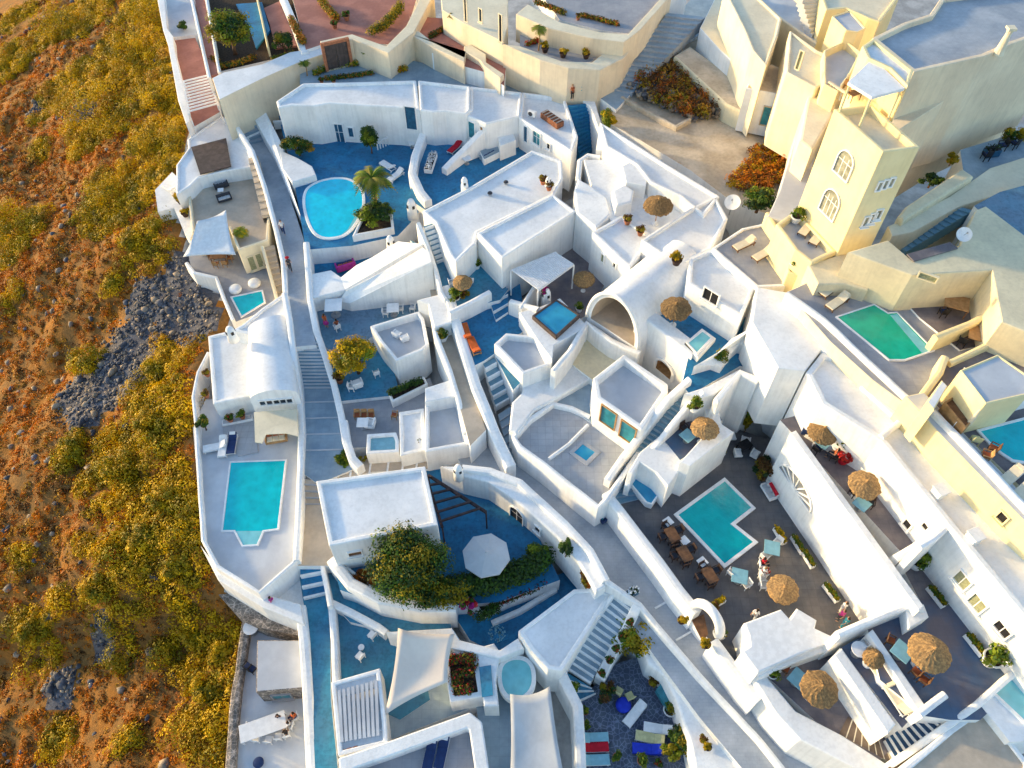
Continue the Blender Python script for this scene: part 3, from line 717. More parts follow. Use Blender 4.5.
# --- middle left terraces
st('terrace', 'blue grey dining terrace below the triangular white wall', '312,292 350,298 432,284 436,330 400,322 370,338 345,360 322,345', 2.4, 'blue3')
st('terrace', 'blue painted court around the golden leafed tree', '322,340 372,335 392,362 400,395 335,402 326,370', 1.6, 'blue2')
wall('rounded white wall along the stepped footpath', '306,242,5 308,270,4.6 310,300,4.3 316,330,3.9 324,352,3.4 334,385,2.4 341,415,2.0 345,440,1.7 352,458,1.5', -1, .55)
bM = block('terrace_house', 'white walled roof yard with white wicker seats', '370,326 419,311 424,318 429,344 423,350 396,361 392,356 380,342', 4.2, .4, par=.75, pt=.28, rm='roofgrey', cat='building')
block('planter', 'long white planter with a clipped green hedge', '388,392 424,376 428,384 392,402', 2.1, 0, cat='planter', par=.15, pt=.2, rm='soil')
st('terrace', 'grey lilac seating terrace with rust brown chairs', '338,398 392,392 430,378 440,405 420,420 402,446 350,448', 1.2, 'greyfloor')
wall('rounded white corner wall of the grey lilac terrace', '343,420,2.1 346,440,2.1 352,458,2.0 360,466,1.9', -1, .7)
block('bench', 'white curved bench with a blue seat at the terrace edge', '367,434 396,432 399,440 399,452 366,454', 2.2, -.5, cat='bench', par=.25, pt=.3, rm='fab_aqua')
block('building', 'low pale lilac block at the end of the grey terrace', '399,412 424,408 426,450 400,456', 2.4, -.5, par=.2, cat='building')
bO = block('building', 'white cubic room with an open yard near the long walkway', '425,402 458,397 466,430 470,444 425,452', 3.3, -.5, par=.9, pt=.3, rm='roofgrey', cat='building')
block('building', 'plain white block above the small open yard', '425,388 456,378 458,396 425,402', 3.9, .3, par=0, rm='white', cat='building')
st('path', 'tan stepped lane below the white terraces', '335,468 352,458 400,452 470,440 476,462 420,470 370,472 338,482', .7, 'tan', cat='path')
for i, u in enumerate((352, 371, 389, 404, 418, 431, 444)):
    wall(['narrow pale step edge nearest the green bushes', 'second pale step edge of the tan lane from the green bushes', 'third pale step edge of the tan lane', 'middle pale step edge of the tan lane', 'pale step edge below the low lilac block', 'pale step edge below the small open yard', 'last pale step edge before the white chimney'][i], f'{u},{462 - (u - 352) * .12} {u - 2},{476 - (u - 352) * .1}', 0, .16, 'white', z=.82, name='step', cat='step', group='step edges of the tan lane', wob=0)
# raised walkway
st('path', 'tan raised walkway between two thick white walls', '430,290 447,290 456,340 470,385 486,430 470,446 458,400 440,352', 4.0, 'tan', depth=5, cat='path')
wall('thick white wall on the left of the raised walkway', '430,300,5.4 436,335,5.2 450,370,4.8 459,400,4.2 465,432,3.6', 0, .4)
wall('thick white wall on the right of the raised walkway', '447,285,6.0 455,318,5.6 465,350,5.2 476,385,4.8 487,412,4.4 494,430,4.0 511,466,3.4', 0, .85)
block('chimney_house', 'white block with a round grey lid above the walkway', '417,300 444,293 452,322 434,328 428,304', 5.6, 1, par=0, rm='white', cat='building', bev=.1)
wall('white stair wall dropping from the main roof', '418,222,8.8 428,246,7.4 436,270,6.4 441,290,6.2 446,298,6.0', 1, .4)
# --- left villa with pergola mat
bK = block('house', 'white hillside house with the dark brown roof panel', '176,165 188,148 187,139 222,115 234,124 250,152 256,166 224,171 199,177 190,186 176,195', 4.6, -1, par=.15, cat='house', bev=.12)
flat('roof_panel', 'dark brown slatted panel on the white hillside roof', 'roof panel', '191,147 226,138 231,166 200,174', 4.85, .12, 'brownpanel')
bK2 = block('house', 'cream fronted house with green shutters over the small pool', '186,180 251,166 262,186 270,212 268,240 238,250 229,228 192,232', 3.6, -2.5, 'cream', 'tan', par=.5, pt=.25, cat='house')
opening(bK2, 4, 252, 263, .55, 1.7, 'window', 'shutter', 'cream', mull=0); opening(bK2, 4, 259.5, 260, .5, 1.7, 'window', 'shutter', 'cream', mull=0); opening(bK2, 4, 266.5, 266, .4, .7, 'window', 'glass', 'cream', mull=0)
st('terrace', 'small tan pool terrace of the cream fronted house', '188,252 240,246 272,252 282,292 262,312 236,322 226,296 219,282 192,272', .4, 'greyfloor')
wall('curving white parapet around the small teal pool terrace', '186,262,1.3 194,272,1.3 216,277,1.2 223,296,1.1 233,320,1.0', -4, .35)
pool('small teal corner pool on the lower hillside terrace', '230,297 263,290 266,303 241,318', .45, .16, 'water_turq')
st('terrace', 'white ledge terrace hanging over the hillside', '155,190 172,172 192,190 200,215 190,240 184,232 174,208 158,212', 1.8, 'roofwhite', depth=1.4)
stairs('tan outdoor stairs beside the cream house above', (248, 158, 5.2), (258, 155, 5.2), (262, 216, 4.0), (271, 214, 4.0), 9, 'tan', 'tan')
stairs('tan outdoor stairs beside the shuttered windows', (263, 246, 3.0), (274, 244, 3.0), (276, 300, .5), (285, 296, .5), 9, 'tan', 'tan')
wall('white wall between the cream house and the footpath', '234,122,5.6 252,150,5.6 264,185,5.2 276,230,4.6 283,262,4.3 285,292,3.9', -1, .45)
wall('pale inner wall of the tan stairs by the shuttered windows', '262,246,3.6 273,285,1.6 277,300,1.2', -1, .3, 'cream')
# --- vaulted house and its pool
bJ1 = block('house', 'flat white roofed wing of the vaulted house', '208,336 232,330 251,331 250,396 213,404', 2.2, -3, par=.15, pt=.3, cat='house')
def vault(label, a0, a1, b0, b1, z, rise, zb, m='white', cat='house', n=14):
    """barrel vault: springing line a0-a1 on one side, b0-b1 on the other"""
    A0, A1, B0, B1 = (P(*q, z) for q in (a0, a1, b0, b1)); c = (A0 + A1 + B0 + B1) / 4
    rt = root('house', label, cat, (c.x, c.y, zb)); rows = []
    bm = BM()
    for S, T in ((A0, B0), (A1, B1)):
        row = []
        for k in range(n + 1):
            t = math.pi * k / n; p = S.lerp(T, (1 - math.cos(t)) / 2); row.append(bm.verts.new((p.x, p.y, z + rise * math.sin(t))))
        rows.append(row)
    for k in range(n): f = bm.faces.new((rows[0][k], rows[1][k], rows[1][k + 1], rows[0][k + 1])); f.smooth = True
    obj('roof', bm, 'roofwhite', rt)
    bm = BM()
    for S, T in ((A0, B0), (A1, B1)):
        top = []
        for k in range(n + 1):
            t = math.pi * k / n; p = S.lerp(T, (1 - math.cos(t)) / 2); top.append(bm.verts.new((p.x, p.y, z + rise * math.sin(t))))
        bm.faces.new(top + [bm.verts.new((T.x, T.y, zb)), bm.verts.new((S.x, S.y, zb))])
    for S, T in ((A0, A1), (B0, B1)):
        bm.faces.new([bm.verts.new((S.x, S.y, z)), bm.verts.new((T.x, T.y, z)), bm.verts.new((T.x, T.y, zb)), bm.verts.new((S.x, S.y, zb))])
    bmesh.ops.recalc_face_normals(bm, faces=bm.faces)
    obj('wall', bm, m, rt)
    b = Bd(); b.rt = rt; b.p = [A0, A1, B1, B0]; b.zb = zb
    return b
bJ2 = vault('white barrel vaulted house with a row of dark louvres', (248, 330), (250, 400), (289, 318), (298, 394), 3.3, .9, -3)
block('building', 'white rear wing joining the vaulted house to the path wall', '232,330 243,324 262,308 284,293 290,300 292,330 262,338', 3.6, -3, par=.2, cat='building')
for i, u in enumerate((262.5, 269.5, 276.5, 283, 289.5)): opening(bJ2, 1, u, 402.5 - i * .6, .44, .55, 'window', 'glass', mull=0)
st('terrace', 'pale pool terrace of the vaulted house', '193,428 205,400 300,388 299,470 296,566 259,592 216,566 203,545 199,500', 0, 'roofgrey')
wall('thin white rim wall along the hillside edge of the pool terrace', '208,352,1.6 198,372,1.4 193,396,1.2 196,424,1.0 197,450,.7 200,500,.6 203,540,.6 217,566,.6 259,592,.7 296,560,.7', -3.4, .3)
wall('tall white rim wall between pool terrace and footpath', '284,292,4.6 289,320,4.4 294,360,3.6 299,395,2.0 301,430,1.8 300,470,1.5 298,520,1.2 296,560,.9', -2, .5)
pool('rectangular cyan pool on the pale terrace of the vaulted house', '229.5,461.5 287,459.5 279,530 264,532 258,546 242,547 234,532 221,532', .05, .14, 'water_turq', 'roofwhite', step='234,531 264,531 258,544 243,545')
block('ledge', 'tiled white ledge with flowering pots at the house front', '222,420 252,414 253,419 222,425', .35, -1, par=.0, rm='tiles', cat='ledge')
flat('terrace', 'grey tiled rug of paving in front of the flat wing', 'paving', '222,424 255,420 258,452 238,456 224,440', .12, .1, 'tiles')['kind'] = 'structure'
flat('awning', 'flat cream canvas awning below the dark louvres', 'awning', '254,412 297,409 298,436 286,433 266,434 262,443 255,442', 2.3, .1, 'cream')
# stone base of pool terrace
block('retaining_wall', 'rough dark stone base under the pool terrace corner', '214,590 222,582 262,606 303,622 300,636 262,628 240,618', -3.2, -9, 'stone', 'stone', par=0, cat='wall')
block('wall', 'smooth white outer wall of the pool terrace corner', '200,545 217,566 259,592 300,604 304,624 262,607 218,580', -.6, -5, par=0, rm='white', cat='wall')
# ================================================================== SETTING: top middle and right
bD = block('retaining_wall', 'beige garden wall in front of the small pink court', '402,30 410,24 433,42 464,57 464,46 470,44 486,54 486,62 504,74 500,78 484,66 480,60 466,52 464,62 432,47 410,34', 10.6, 7.2, 'beige', 'cream', par=0, cat='wall')
st('terrace', 'small pink court with flower borders behind the beige wall', '410,16 462,20 508,46 504,86 484,72 466,67 432,53', 9.9, 'pink')
bD2 = block('house', 'tall cream house front above the small pink court', '438,-40 508,-40 508,26 503,42 462,22 442,10', 12.6, 9, 'cream', 'cream', par=0, cat='house')
opening(bD2, 4, 481, 15, .4, 1.3, 'window', 'glass', 'cream', mull=0); opening(bD2, 4, 466, 10, .35, 2.4, 'window', 'glass', 'cream', mull=0); opening(bD2, 4, 501, 28, .4, 2.8, 'window', 'black', 'cream', mull=0)
bE = block('retaining_wall', 'tall plain beige wall above the white roofs', '503,44 521,46 562,61 592,62 612,46 640,20 660,-4 672,-4 650,24 624,58 600,70 568,68 540,60', 12.5, 7.2, 'beige', 'cream', par=0, cat='wall', bev=.1)
st('terrace', 'grey garden court with potted shrubs behind the tall beige wall', '520,20 600,24 640,18 618,44 590,62 562,64 520,50', 12.0, 'greyfloor')
block('retaining_wall', 'curved beige terrace wall above the grey garden court', '516,14 528,4 560,22 600,32 628,34 652,8 664,-6 672,-6 640,30 624,42 590,38 548,28', 14.0, 11, 'beige', 'cream', par=0, cat='wall')
st('terrace', 'upper grey terrace at the very top edge', '530,-20 690,-20 652,10 630,34 600,30 560,20', 13.6, 'greyfloor')
st('path', 'grey stair path climbing to the top right', '600,98 620,74 700,-10 740,-10 730,20 690,40 660,58 640,84 616,110', 9.15, 'bluegrey', cat='path')
stairs('wide blue grey flight climbing beside the rubble garden', (668, 12, 12.6), (706, 16, 12.6), (612, 90, 9.25), (632, 94, 9.25), 16, 'bluegrey', 'path')
stairs('curved deep blue stairway beside the white roof corner', (568, 104, 9.0), (588, 102, 9.0), (580, 158, 5.4), (598, 146, 5.4), 13, 'blue', 'blue', nw=.05)
block('wall', 'white bulging wall on the outer side of the blue stairway', '577,96 592,90 598,112 604,130 602,150 596,150 599,130 590,106', 9.0, 4, par=0, rm='white', cat='wall')
# white roofs below the beige walls
bF1 = block('house', 'white terraced house with a sunken roof below the beige wall', '418,80 470,86 470,110 466,114 446,111 432,112 420,110', 9.2, 4, par=.3, cat='house', bev=.12)
bF2 = block('house', 'wide white house with pale blue roof below the tall beige wall', '470,86 522,92 520,116 508,119 486,124 464,114 470,108', 8.9, 4, par=.25, cat='house', bev=.12)
bF3 = block('house', 'white corner house with an air conditioner on its roof', '522,92 565,97 578,136 572,152 519,118', 8.8, 4, par=.45, pt=.3, cat='house', bev=.1)
opening(bF2, 4, 472, 130, .8, 1.9, 'door', 'teal', mull=0); opening(bF2, 4, 482, 132, .35, 1.3, 'window', 'woodlight', mull=0)
opening(bF3, 3, 526, 134, .5, 1.8, 'door', 'doorblue', mull=0); opening(bF3, 3, 537, 138, 1.0, 1.4, 'window', 'teal', mull=1); opening(bF3, 3, 549, 146, .4, .6, 'window', 'black', mull=0)
opening(bF1, 6, 421, 98, 1.0, .6, 'window', 'black', mull=0)
st('terrace', 'narrow deep blue deck between the white roofs', '420,112 480,112 578,130 580,160 470,210 440,220 410,200', 5.2, 'blue')
wall('sloping white wall between the two narrow blue decks', '485,127,8.2 462,150,6.6 444,168,6.0', 3, .7)
wall('white scalloped wall with a cushioned bench beside the blue deck', '424,130,6.4 415,155,6.3 412,172,6.3 420,190,6.2 428,200,6.1', 3, .8)
block('white_kiosk', 'small white kiosk with two dark openings on the blue deck', '496,130 510,126 516,140 500,146', 7.0, 4, par=0, rm='white', cat='building')
block('wall', 'lilac cushion topped low wall beside the small kiosk', '476,145 494,136 504,150 484,160', 5.9, 4, par=0, rm='bluegrey', cat='bench')
# big main roof
bR = block('house', 'broad flat white roofed house at the centre of the village', '422,211 471,186 500,169 532,150 562,160 563,178 554,195 478,232 476,243 456,262 450,256 435,222', 8.7, 3, par=.25, pt=.3, cat='house', bev=.1)
bR2 = block('house', 'oblong white house with a raised flat roof and lit end wall', '477,233 553,194 576,211 502,258', 9.3, 3, par=.2, pt=.25, cat='house')
opening(bR2, 1, 569.5, 222, .3, .3, 'window', 'black', mull=0)
stairs('narrow blue steps up to the broad flat roof', (423, 225, 8.4), (432, 222, 8.4), (437, 263, 5.75), (447, 259, 5.75), 8, 'stepblue', 'white', nw=.16)
st('terrace', 'blue deck with a thatched parasol below the white house', '410,240 455,262 480,250 508,290 500,300 452,312 425,258', 5.6, 'blue2')
wall('white parapet in front of the thatched parasol deck', '449,312,6.5 470,302,6.5 490,291,6.6', 3, .5)
st('terrace', 'lower blue deck with two orange loungers', '444,312 490,292 520,284 526,330 500,346 497,352 484,361 474,366 460,350', 4.8, 'blue')
st('terrace', 'narrow blue ledge floor beside the ladder like stairs', '493,352 501,346 521,382 513,390', 4.7, 'blue2')
stairs('three long white edged blue steps between the decks', (489, 296, 5.6), (508, 287, 5.6), (496, 322, 4.85), (508, 314, 4.85), 3, 'blue', 'white', nw=.14)
stairs('blue ladder like flight beside the thick walkway wall', (483, 362, 4.75), (494, 356, 4.75), (496, 408, 2.4), (510, 400, 2.4), 5, 'stepblue', 'white', nw=.2)
stairs('pale blue grey flight at the end of the raised walkway', (498, 414, 2.6), (512, 405, 2.6), (512, 468, 1.5), (526, 456, 1.5), 7, 'bluegrey', 'path')
# sunken white rooms
bS = block('building', 'sunken white roof yard with a lit rose coloured edge', '494,344 506,333 537,336 552,364 523,374', 6.2, 2, par=.6, pt=.3, rm='roofgrey', cat='building')
bPl = block('platform', 'white platform carrying the square blue hot tub', '519,312 537,308 560,298 588,326 554,345 552,360 536,338', 6.6, 2, par=0, rm='white', cat='building')
pool('square blue hot tub with dark surround on the white platform', '532,317 556,300 580,316 556,338', 6.85, .16, 'water_blue', 'brownpanel', name='hot_tub', cat='hot tub', dz=.16)
st('terrace', 'lilac grey courtyard with a thatched parasol', '535,285 560,225 600,250 612,268 592,312 570,325 545,300', 4.9, 'purple')
wall('white wall between the lilac courtyard and the pergola', '556,252,7.2 520,308,6.6', 3, .3)
wall('white wall with rounded end beside the bougainvillea', '510,300,6.4 530,306,6.7 538,308,7.0', 3, .5)
# upper centre: white cluster
bAY = block('house', 'sunlit white house stepping down beside the sandy ground', '600,122 614,130 670,166 720,196 704,216 680,196 650,182 636,164 606,146', 10.6, 5, par=.3, cat='house', bev=.15)
st('terrace', 'pale blue roof court with a wide thatched parasol', '584,160 640,160 700,195 690,215 655,240 625,240 596,200', 9.0, 'roofwhite')
block('building', 'small stepped white cube in the sunlit roof court', '622,166 636,158 648,174 646,186 626,182', 10.4, 8, par=0, rm='roofwhite', cat='building')
block('building', 'rounded white oven shaped block in the sunlit roof court', '612,190 624,184 634,190 632,202 616,206', 10.2, 8, par=0, rm='white', cat='building', bev=.3)
wall('arched white wall around the small blue stair court', '578,180,8.8 580,160,8.8 588,154,8.9 600,156,9.0', 4, .5)
bBig = block('house', 'tall blank white house wall above the lilac courtyard', '578,178 590,185 606,197 611,214 596,228 576,212 574,190', 9.4, 3, par=0, rm='white', cat='house', bev=.2)
bT0 = block('house', 'cream lit house with two small windows over the courtyard', '592,232 622,215 660,240 642,252 630,268', 9.4, 3, 'white', 'roofwhite', par=.25, cat='house')
opening(bT0, 4, 603, 258, .35, .9, 'window', 'shutter', mull=0); opening(bT0, 4, 615, 265, .3, .5, 'window', 'black', mull=0)
bRf = block('house', 'flat lilac roofed house beside the upper sunbed terrace', '641,240 690,208 716,196 728,218 712,248 686,262 668,258', 10.6, 4, par=.3, cat='house', bev=.1)
# arched building
bT = block('house', 'white wall house with a small arched opening under the deep blue terrace', '637,312 648,305 700,345 692,356', 9.0, 3, par=0, rm='white', cat='house', bev=.15, skip=(3,))
bT2 = block('house', 'small white house with a black shuttered window', '690,258 712,249 755,288 742,317 688,283', 11.6, 7, par=.25, pt=.3, cat='house', bev=.08)
opening(bT2, 3, 711, 296, 1.3, 1.1, 'window', 'black', mull=1)
st('terrace', 'deep blue terrace with a thatched parasol above the arches', '648,316 690,276 745,316 760,320 792,360 770,372 740,366 690,395 682,384 690,350 668,330', 8.5, 'blue')
bP2 = block('hot_tub_wall', 'white surround of the pale plunge tub on the blue terrace', '683,344 702,328 716,338 698,358', 9.0, 7, par=0, rm='white', cat='wall')
pool('pale aqua plunge tub on the deep blue terrace', '686,343 702,330 713,338 697,355', 9.05, .15, 'water_pale', 'white', name='plunge_tub', cat='hot tub')
block('wall', 'white fin wall crossing the deep blue terrace', [P(694, 366, 9.6), P(718, 352, 10.2), P(732, 338, 10.4), P(758, 324, 11.), P(776, 365, 10.4), P(770, 366, 10), P(755, 345, 10), P(740, 344, 9.6), P(732, 352, 9.4), P(722, 366, 9.4), P(712, 364, 9.2)], 0, 7, par=0, rm='white', cat='wall')
bSun = block('terrace_house', 'grey roofed terrace house with two sunbeds beside the tower', '712,248 742,228 770,222 798,265 815,285 757,287', 12.0, 6, par=.12, pt=.25, rm='greyfloor', cat='building')
block('wall', 'pale blue sloping wall below the green pool terrace', '757,287 786,292 812,310 860,352 840,358 821,350 805,371 778,368 752,322', 12.72, 6, par=0, rm='roofwhite', cat='wall')
def vault_open(label, f0, f1, b0, b1, z, rise, zb, depth, rim=.4):
    """barrel vaulted hall with an arched open front between f0 and f1"""
    F0, F1, B0, B1 = (P(*q, z) for q in (f0, f1, b0, b1)); c = (F0 + F1 + B0 + B1) / 4; n = 20
    rt = root('house', label, 'house', (c.x, c.y, zb)); ax = ((B0 + B1) / 2 - (F0 + F1) / 2).normalized(); W = (F1 - F0).length
    def arc(S, T, k): return [Vector((*(S.lerp(T, (1 - math.cos(math.pi * i / n)) / 2)).xy, z + k * math.sin(math.pi * i / n))) for i in range(n + 1)]
    of, ob = arc(F0, F1, rise), arc(B0, B1, rise); d = (F1 - F0).normalized()
    inn = arc(F0 + d * rim, F1 - d * rim, rise - rim); inb = [p + ax * depth for p in inn]
    bm = BM(); A, B_ = vs(bm, of), vs(bm, ob)
    for i in range(n): bm.faces.new((A[i], A[i + 1], B_[i + 1], B_[i])).smooth = True
    obj('roof', bm, 'roofwhite', rt)
    bm = BM(); A, I = vs(bm, of), vs(bm, inn)
    for i in range(n): bm.faces.new((A[i], A[i + 1], I[i + 1], I[i]))
    for p, q in ((F0, F1), (F0, B0), (F1, B1)): bm.faces.new([bm.verts.new(p), bm.verts.new(q), bm.verts.new((q.x, q.y, zb)), bm.verts.new((p.x, p.y, zb))])
    obj('front_wall', bm, 'white', rt)
    bm = BM(); I, J = vs(bm, inn), vs(bm, inb)
    for i in range(n): bm.faces.new((I[i], I[i + 1], J[i + 1], J[i]))
    bm.faces.new(vs(bm, inb)); bm.faces.new(vs(bm, [Vector((p.x, p.y, z + .01)) for p in (inn[0], inn[-1], inb[-1], inb[0])]))
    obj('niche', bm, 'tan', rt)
    bm = BM(); limb(bm, [(p, .16) for p in of], 8); obj('arch_rim', bm, 'white', rt, smooth=True)
    return rt
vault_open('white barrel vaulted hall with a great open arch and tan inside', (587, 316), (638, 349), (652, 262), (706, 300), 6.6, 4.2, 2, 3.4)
# lower central court
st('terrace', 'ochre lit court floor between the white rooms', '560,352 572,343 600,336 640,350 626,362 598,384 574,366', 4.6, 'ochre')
st('terrace', 'blue grey court floor beside the twin teal doors', '540,404 575,384 596,378 594,425 580,415 556,402', 3.75, 'bluegrey')
wall('white rim wall of the ochre court under the great arch', '553,370,6.8 570,350,6.7 587,322,6.6 612,340,6.6 640,352,6.7', 2, .45)
bV = block('house', 'white house with twin teal glass doors and a sunken roof', '593,378 624,354 668,384 668,392 642,430 596,398', 7.4, 2, 'white', 'roofgrey', par=.8, pt=.4, cat='house', bev=.1)
opening(bV, 4, 608.5, 417, 1.35, 2.0, 'door', 'teal', 'woodlight', mull=0); opening(bV, 4, 628, 432, 1.3, 2.0, 'door', 'teal', 'woodlight', mull=0)
block('wall', 'smooth white wall round the ochre court', '523,374 552,366 574,366 592,378 560,396 534,410 516,434 509,430 512,402 522,392', 4.4, 1, par=0, rm='roofwhite', cat='wall', bev=.15)
st('terrace', 'light grey sun deck with a sunken blue plunge pool', '512,434 552,402 590,414 640,436 640,450 606,500 596,508 520,452', 3.6, 'tiles')
wall('smooth white rim round the light grey sun deck', '590,416,4.0 572,407,4.1 553,403,4.1 530,418,4.2 514,436,4.2 520,446,4.2 545,464,4.2 572,486,4.2 598,506,4.3 607,498,4.6 640,450,4.9', .5, .4)
wall('low white divider on the light grey sun deck', '549,458,3.9 569,443,3.9 588,424,3.9', 3, .25)
pool('sunken square blue plunge pool in the light grey deck', '568,453 582,440 601,452 587,466', 3.63, .32, 'water_blue', 'tiles')
# long stair beside the deck
stairs('long blue grey stair climbing to the deep blue terrace', (688, 380, 8.4), (700, 388, 8.4), (612, 474, 3.6), (630, 484, 3.6), 22, 'stepblue', 'bluegrey', nw=.07)
stairs('blue winder steps at the foot of the long stair', (608, 478, 3.6), (628, 484, 3.6), (614, 506, 3.0), (646, 498, 3.0), 4, 'stepblue', 'bluegrey')
wall('thick white wall left of the long stair', '690,378,9.2 668,398,8.2 642,432,6.4 622,458,5.2 607,480,4.6', 1, .5)
wall('white wall right of the long stair', '703,392,9.4 690,402,8.6 672,424,7.6 661,438,6.8 645,456,5.8 630,474,5.0 627,486,4.6', 1, .4)
bZ = st('terrace', 'small dark blue balcony with a thatched parasol', '664,440 690,418 712,400 722,420 690,454 680,460', 6.2, 'navy')
block('wall', 'white wall behind the small dark blue balcony', '703,394 716,398 722,424 734,432 690,466 680,462 700,440 708,426', 7.4, 2, par=0, rm='white', cat='wall')
block('wall', 'white block wall around the mosaic blue hot tub', '659,436 682,460 680,470 668,486 656,472 640,462 632,474 628,472 640,452', 6.2, 2, par=0, rm='white', cat='wall')
pool('mosaic blue hot tub below the white block wall', '630,484 638,472 648,464 662,472 668,482 652,505 646,503', 3.7, .12, 'water_blue', 'white', name='hot_tub', cat='hot tub')
# ---- central footpath
st('path', 'wide blue grey lane curving down through the village', '452,448 500,436 520,450 560,490 606,508 650,556 700,630 760,690 800,730 850,790 760,790 700,718 650,650 600,590 560,540 510,490 466,474', 1.4, 'path', cat='path')
wall('long sunlit white wall between lane and dark patio', '606,492,4.2 622,512,4.2 640,536,4.2 660,562,4.2 680,590,4.2 698,612,4.2', 0, .7)
wall('sunlit white wall from the arched gate to the pink tent roof', '714,640,4.2 730,662,4.2 748,686,4.2 760,700,4.2', 0, .7)
# ================================================================== SETTING: patio and right
st('terrace', 'dark slate patio round the L shaped pool', '612,494 634,478 660,466 690,446 722,424 770,440 800,480 840,540 880,610 836,640 800,690 756,690 700,630 650,560', 3.0, 'patio')
pool('L shaped teal pool with a white rim on the dark patio', '673.5,514.5 724.5,477.5 756,508.5 735.5,524.5 758.5,542.5 724.5,568.5', 3.05, .26, 'water_teal')
bAA = block('house', 'large pale blue white wall house above the dark patio', '714,398 740,369 757,376 775,357 800,370 830,394 824,405 806,387 776,365 757,383 741,375 718,403', 9.6, 2, par=0, rm='white', cat='house', bev=.1)
block('wall', 'pale wall stepping up from the deep blue terrace to the patio house', '684,394 708,386 740,369 741,374 714,394 700,398', 9.2, 3, par=0, rm='white', cat='wall')
bW = block('house', 'tall white patio wall with a fan shaped arched window', '790,433 796,430 924,606 919,611', 9.6, 2, par=0, rm='white', cat='wall', bev=.06)
st('terrace', 'brown grey upper terrace behind the fan window wall', '780,420 840,404 870,440 938,532 908,560', 8.6, 'purple')
st('terrace', 'grey lilac terrace floor along the long sunlit wall', '896,556 938,530 1030,650 1030,700 980,690 930,620', 7.6, 'purple')
bLong = block('house', 'long sunlit white house wall with a flat pink tinted roof', '806,372 822,352 872,362 868,386 1030,530 1090,600 1090,690 1024,616 948,524 880,440 822,404', 12.6, 5, par=.3, pt=.45, cat='house', bev=.1)
for u, v, w_, h_ in ((908, 524, .5, .7), (926, 526, .4, .5)): opening(bLong, 8, u, v, w_, h_, 'window', 'black', mull=0)
for u, v, w_, h_ in ((963, 580, .9, 1.1), (978, 603, .9, 1.1), (1003, 629, .9, .8)): opening(bLong, 7, u, v, w_, h_, 'window', 'shutter' if h_ > 1 else 'black', mull=1)
wall('pale ridge wall crossing the long pink tinted roof', '882,436 914,410', 11, .4, z=12.8); wall('second pale ridge wall near the lower right corner of the roof', '949,525 934,538 920,546', 6, .4, z=12.3)
st('terrace', 'deep blue terrace with a thatched parasol at the lower right', '866,622 924,600 960,596 1010,650 1024,680 980,720 950,720 924,716 880,680', 7.62, 'navy')
wall('white end wall of the parasol terrace below the fan window wall', '838,634,8.6 866,622,8.7 905,606,8.9 924,608,8.9', 3, .45)
block('wall', 'white block at the corner of the fan window wall', '905,606 924,604 929,617 909,629', 8.7, 5, par=0, rm='white', cat='wall')
wall('small white divider wall with a potted palm on the upper terrace', '896,558 916,546 932,534', 6, .5, z=9.6)
block('house', 'creamy tented white roof over the dark patio bar', '744,623 781,609 790,619 797,608 817,620 815,628 834,637 845,636 800,654 758,673 742,651 750,646 749,636', 6.4, 2.5, par=0, rm='fab_white', cat='building', bev=.1)
wall('long white rim below the creamy tented roof', '757,674,5.6 790,660,5.6 830,645,5.9 862,628,6.6', 2, .5)
st('terrace', 'brown lilac terrace with a thatched parasol beside the lane', '762,672 800,655 846,640 880,700 900,740 880,760 838,742', 4.4, 'purple')
block('wall', 'sunlit white wall beside the round tabled lilac terrace', '752,676 764,673 796,711 842,735 892,767 870,776 800,740 776,714', 4.85, 0, par=0, rm='white', cat='wall', bev=.1)
bH1 = block('wall', 'first long cream white wall between the terraces at the lower right', '834,655 842,648 896,724 888,734', 7.25, 3, par=0, rm='white', cat='wall', bev=.08)
st('terrace', 'narrow navy strip terrace with two cream loungers', '840,648 866,634 918,712 902,728', 6.95, 'navy')
bH2 = block('wall', 'second long cream white wall between the terraces at the lower right', '868,633 873,629 926,706 919,713', 8.2, 3, par=0, rm='white', cat='wall', bev=.08)
wall('short white wall at the head of the navy steps', '920,714,8.7 934,703,8.7 946,694,8.7', 4, .45)
stairs('navy steps with white edges at the lower right', (936, 700, 7.4), (954, 712, 7.4), (884, 741, 4.6), (896, 762, 4.6), 11, 'stepnavy', 'white', nw=.07)
stairs('golden brown winder steps below the lilac terrace', (848, 716, 4.45), (839, 734, 4.45), (884, 743, 4.4), (893, 764, 4.4), 7, 'stepbrown', 'cream', nw=.07)
wall('white outer wall of the navy steps', '886,768,4.9 914,749,6.0 946,727,7.4 980,703,8.1 1008,678,8.3 1030,662,8.3', 0, .4)
# lower right corner
block('building', 'white building with a tan pebbled roof at the lower right corner', '905,766 950,728 984,704 1030,764 1030,800 900,800', 7.2, 1, par=.15, rm='tan', cat='building')
st('terrace', 'white pool ledge at the lower right corner', '980,704 1012,676 1060,650 1060,740 1010,742', 7.7, 'roofwhite')
pool('pale turquoise pool cut off by the lower right edge of the picture', '988,690 1015,672 1060,660 1060,720 1024,724', 7.8, .2, 'water_pale')
st('terrace', 'dark yard with a green tub at the bottom edge', '884,770 918,748 950,768 950,800 880,800', 5.0, 'stepbrown')
pool('small green hot tub at the bottom right edge', '906,768 918,756 932,768 924,782', 5.1, .2, 'water_turq', name='hot_tub', cat='hot tub', dz=.3)
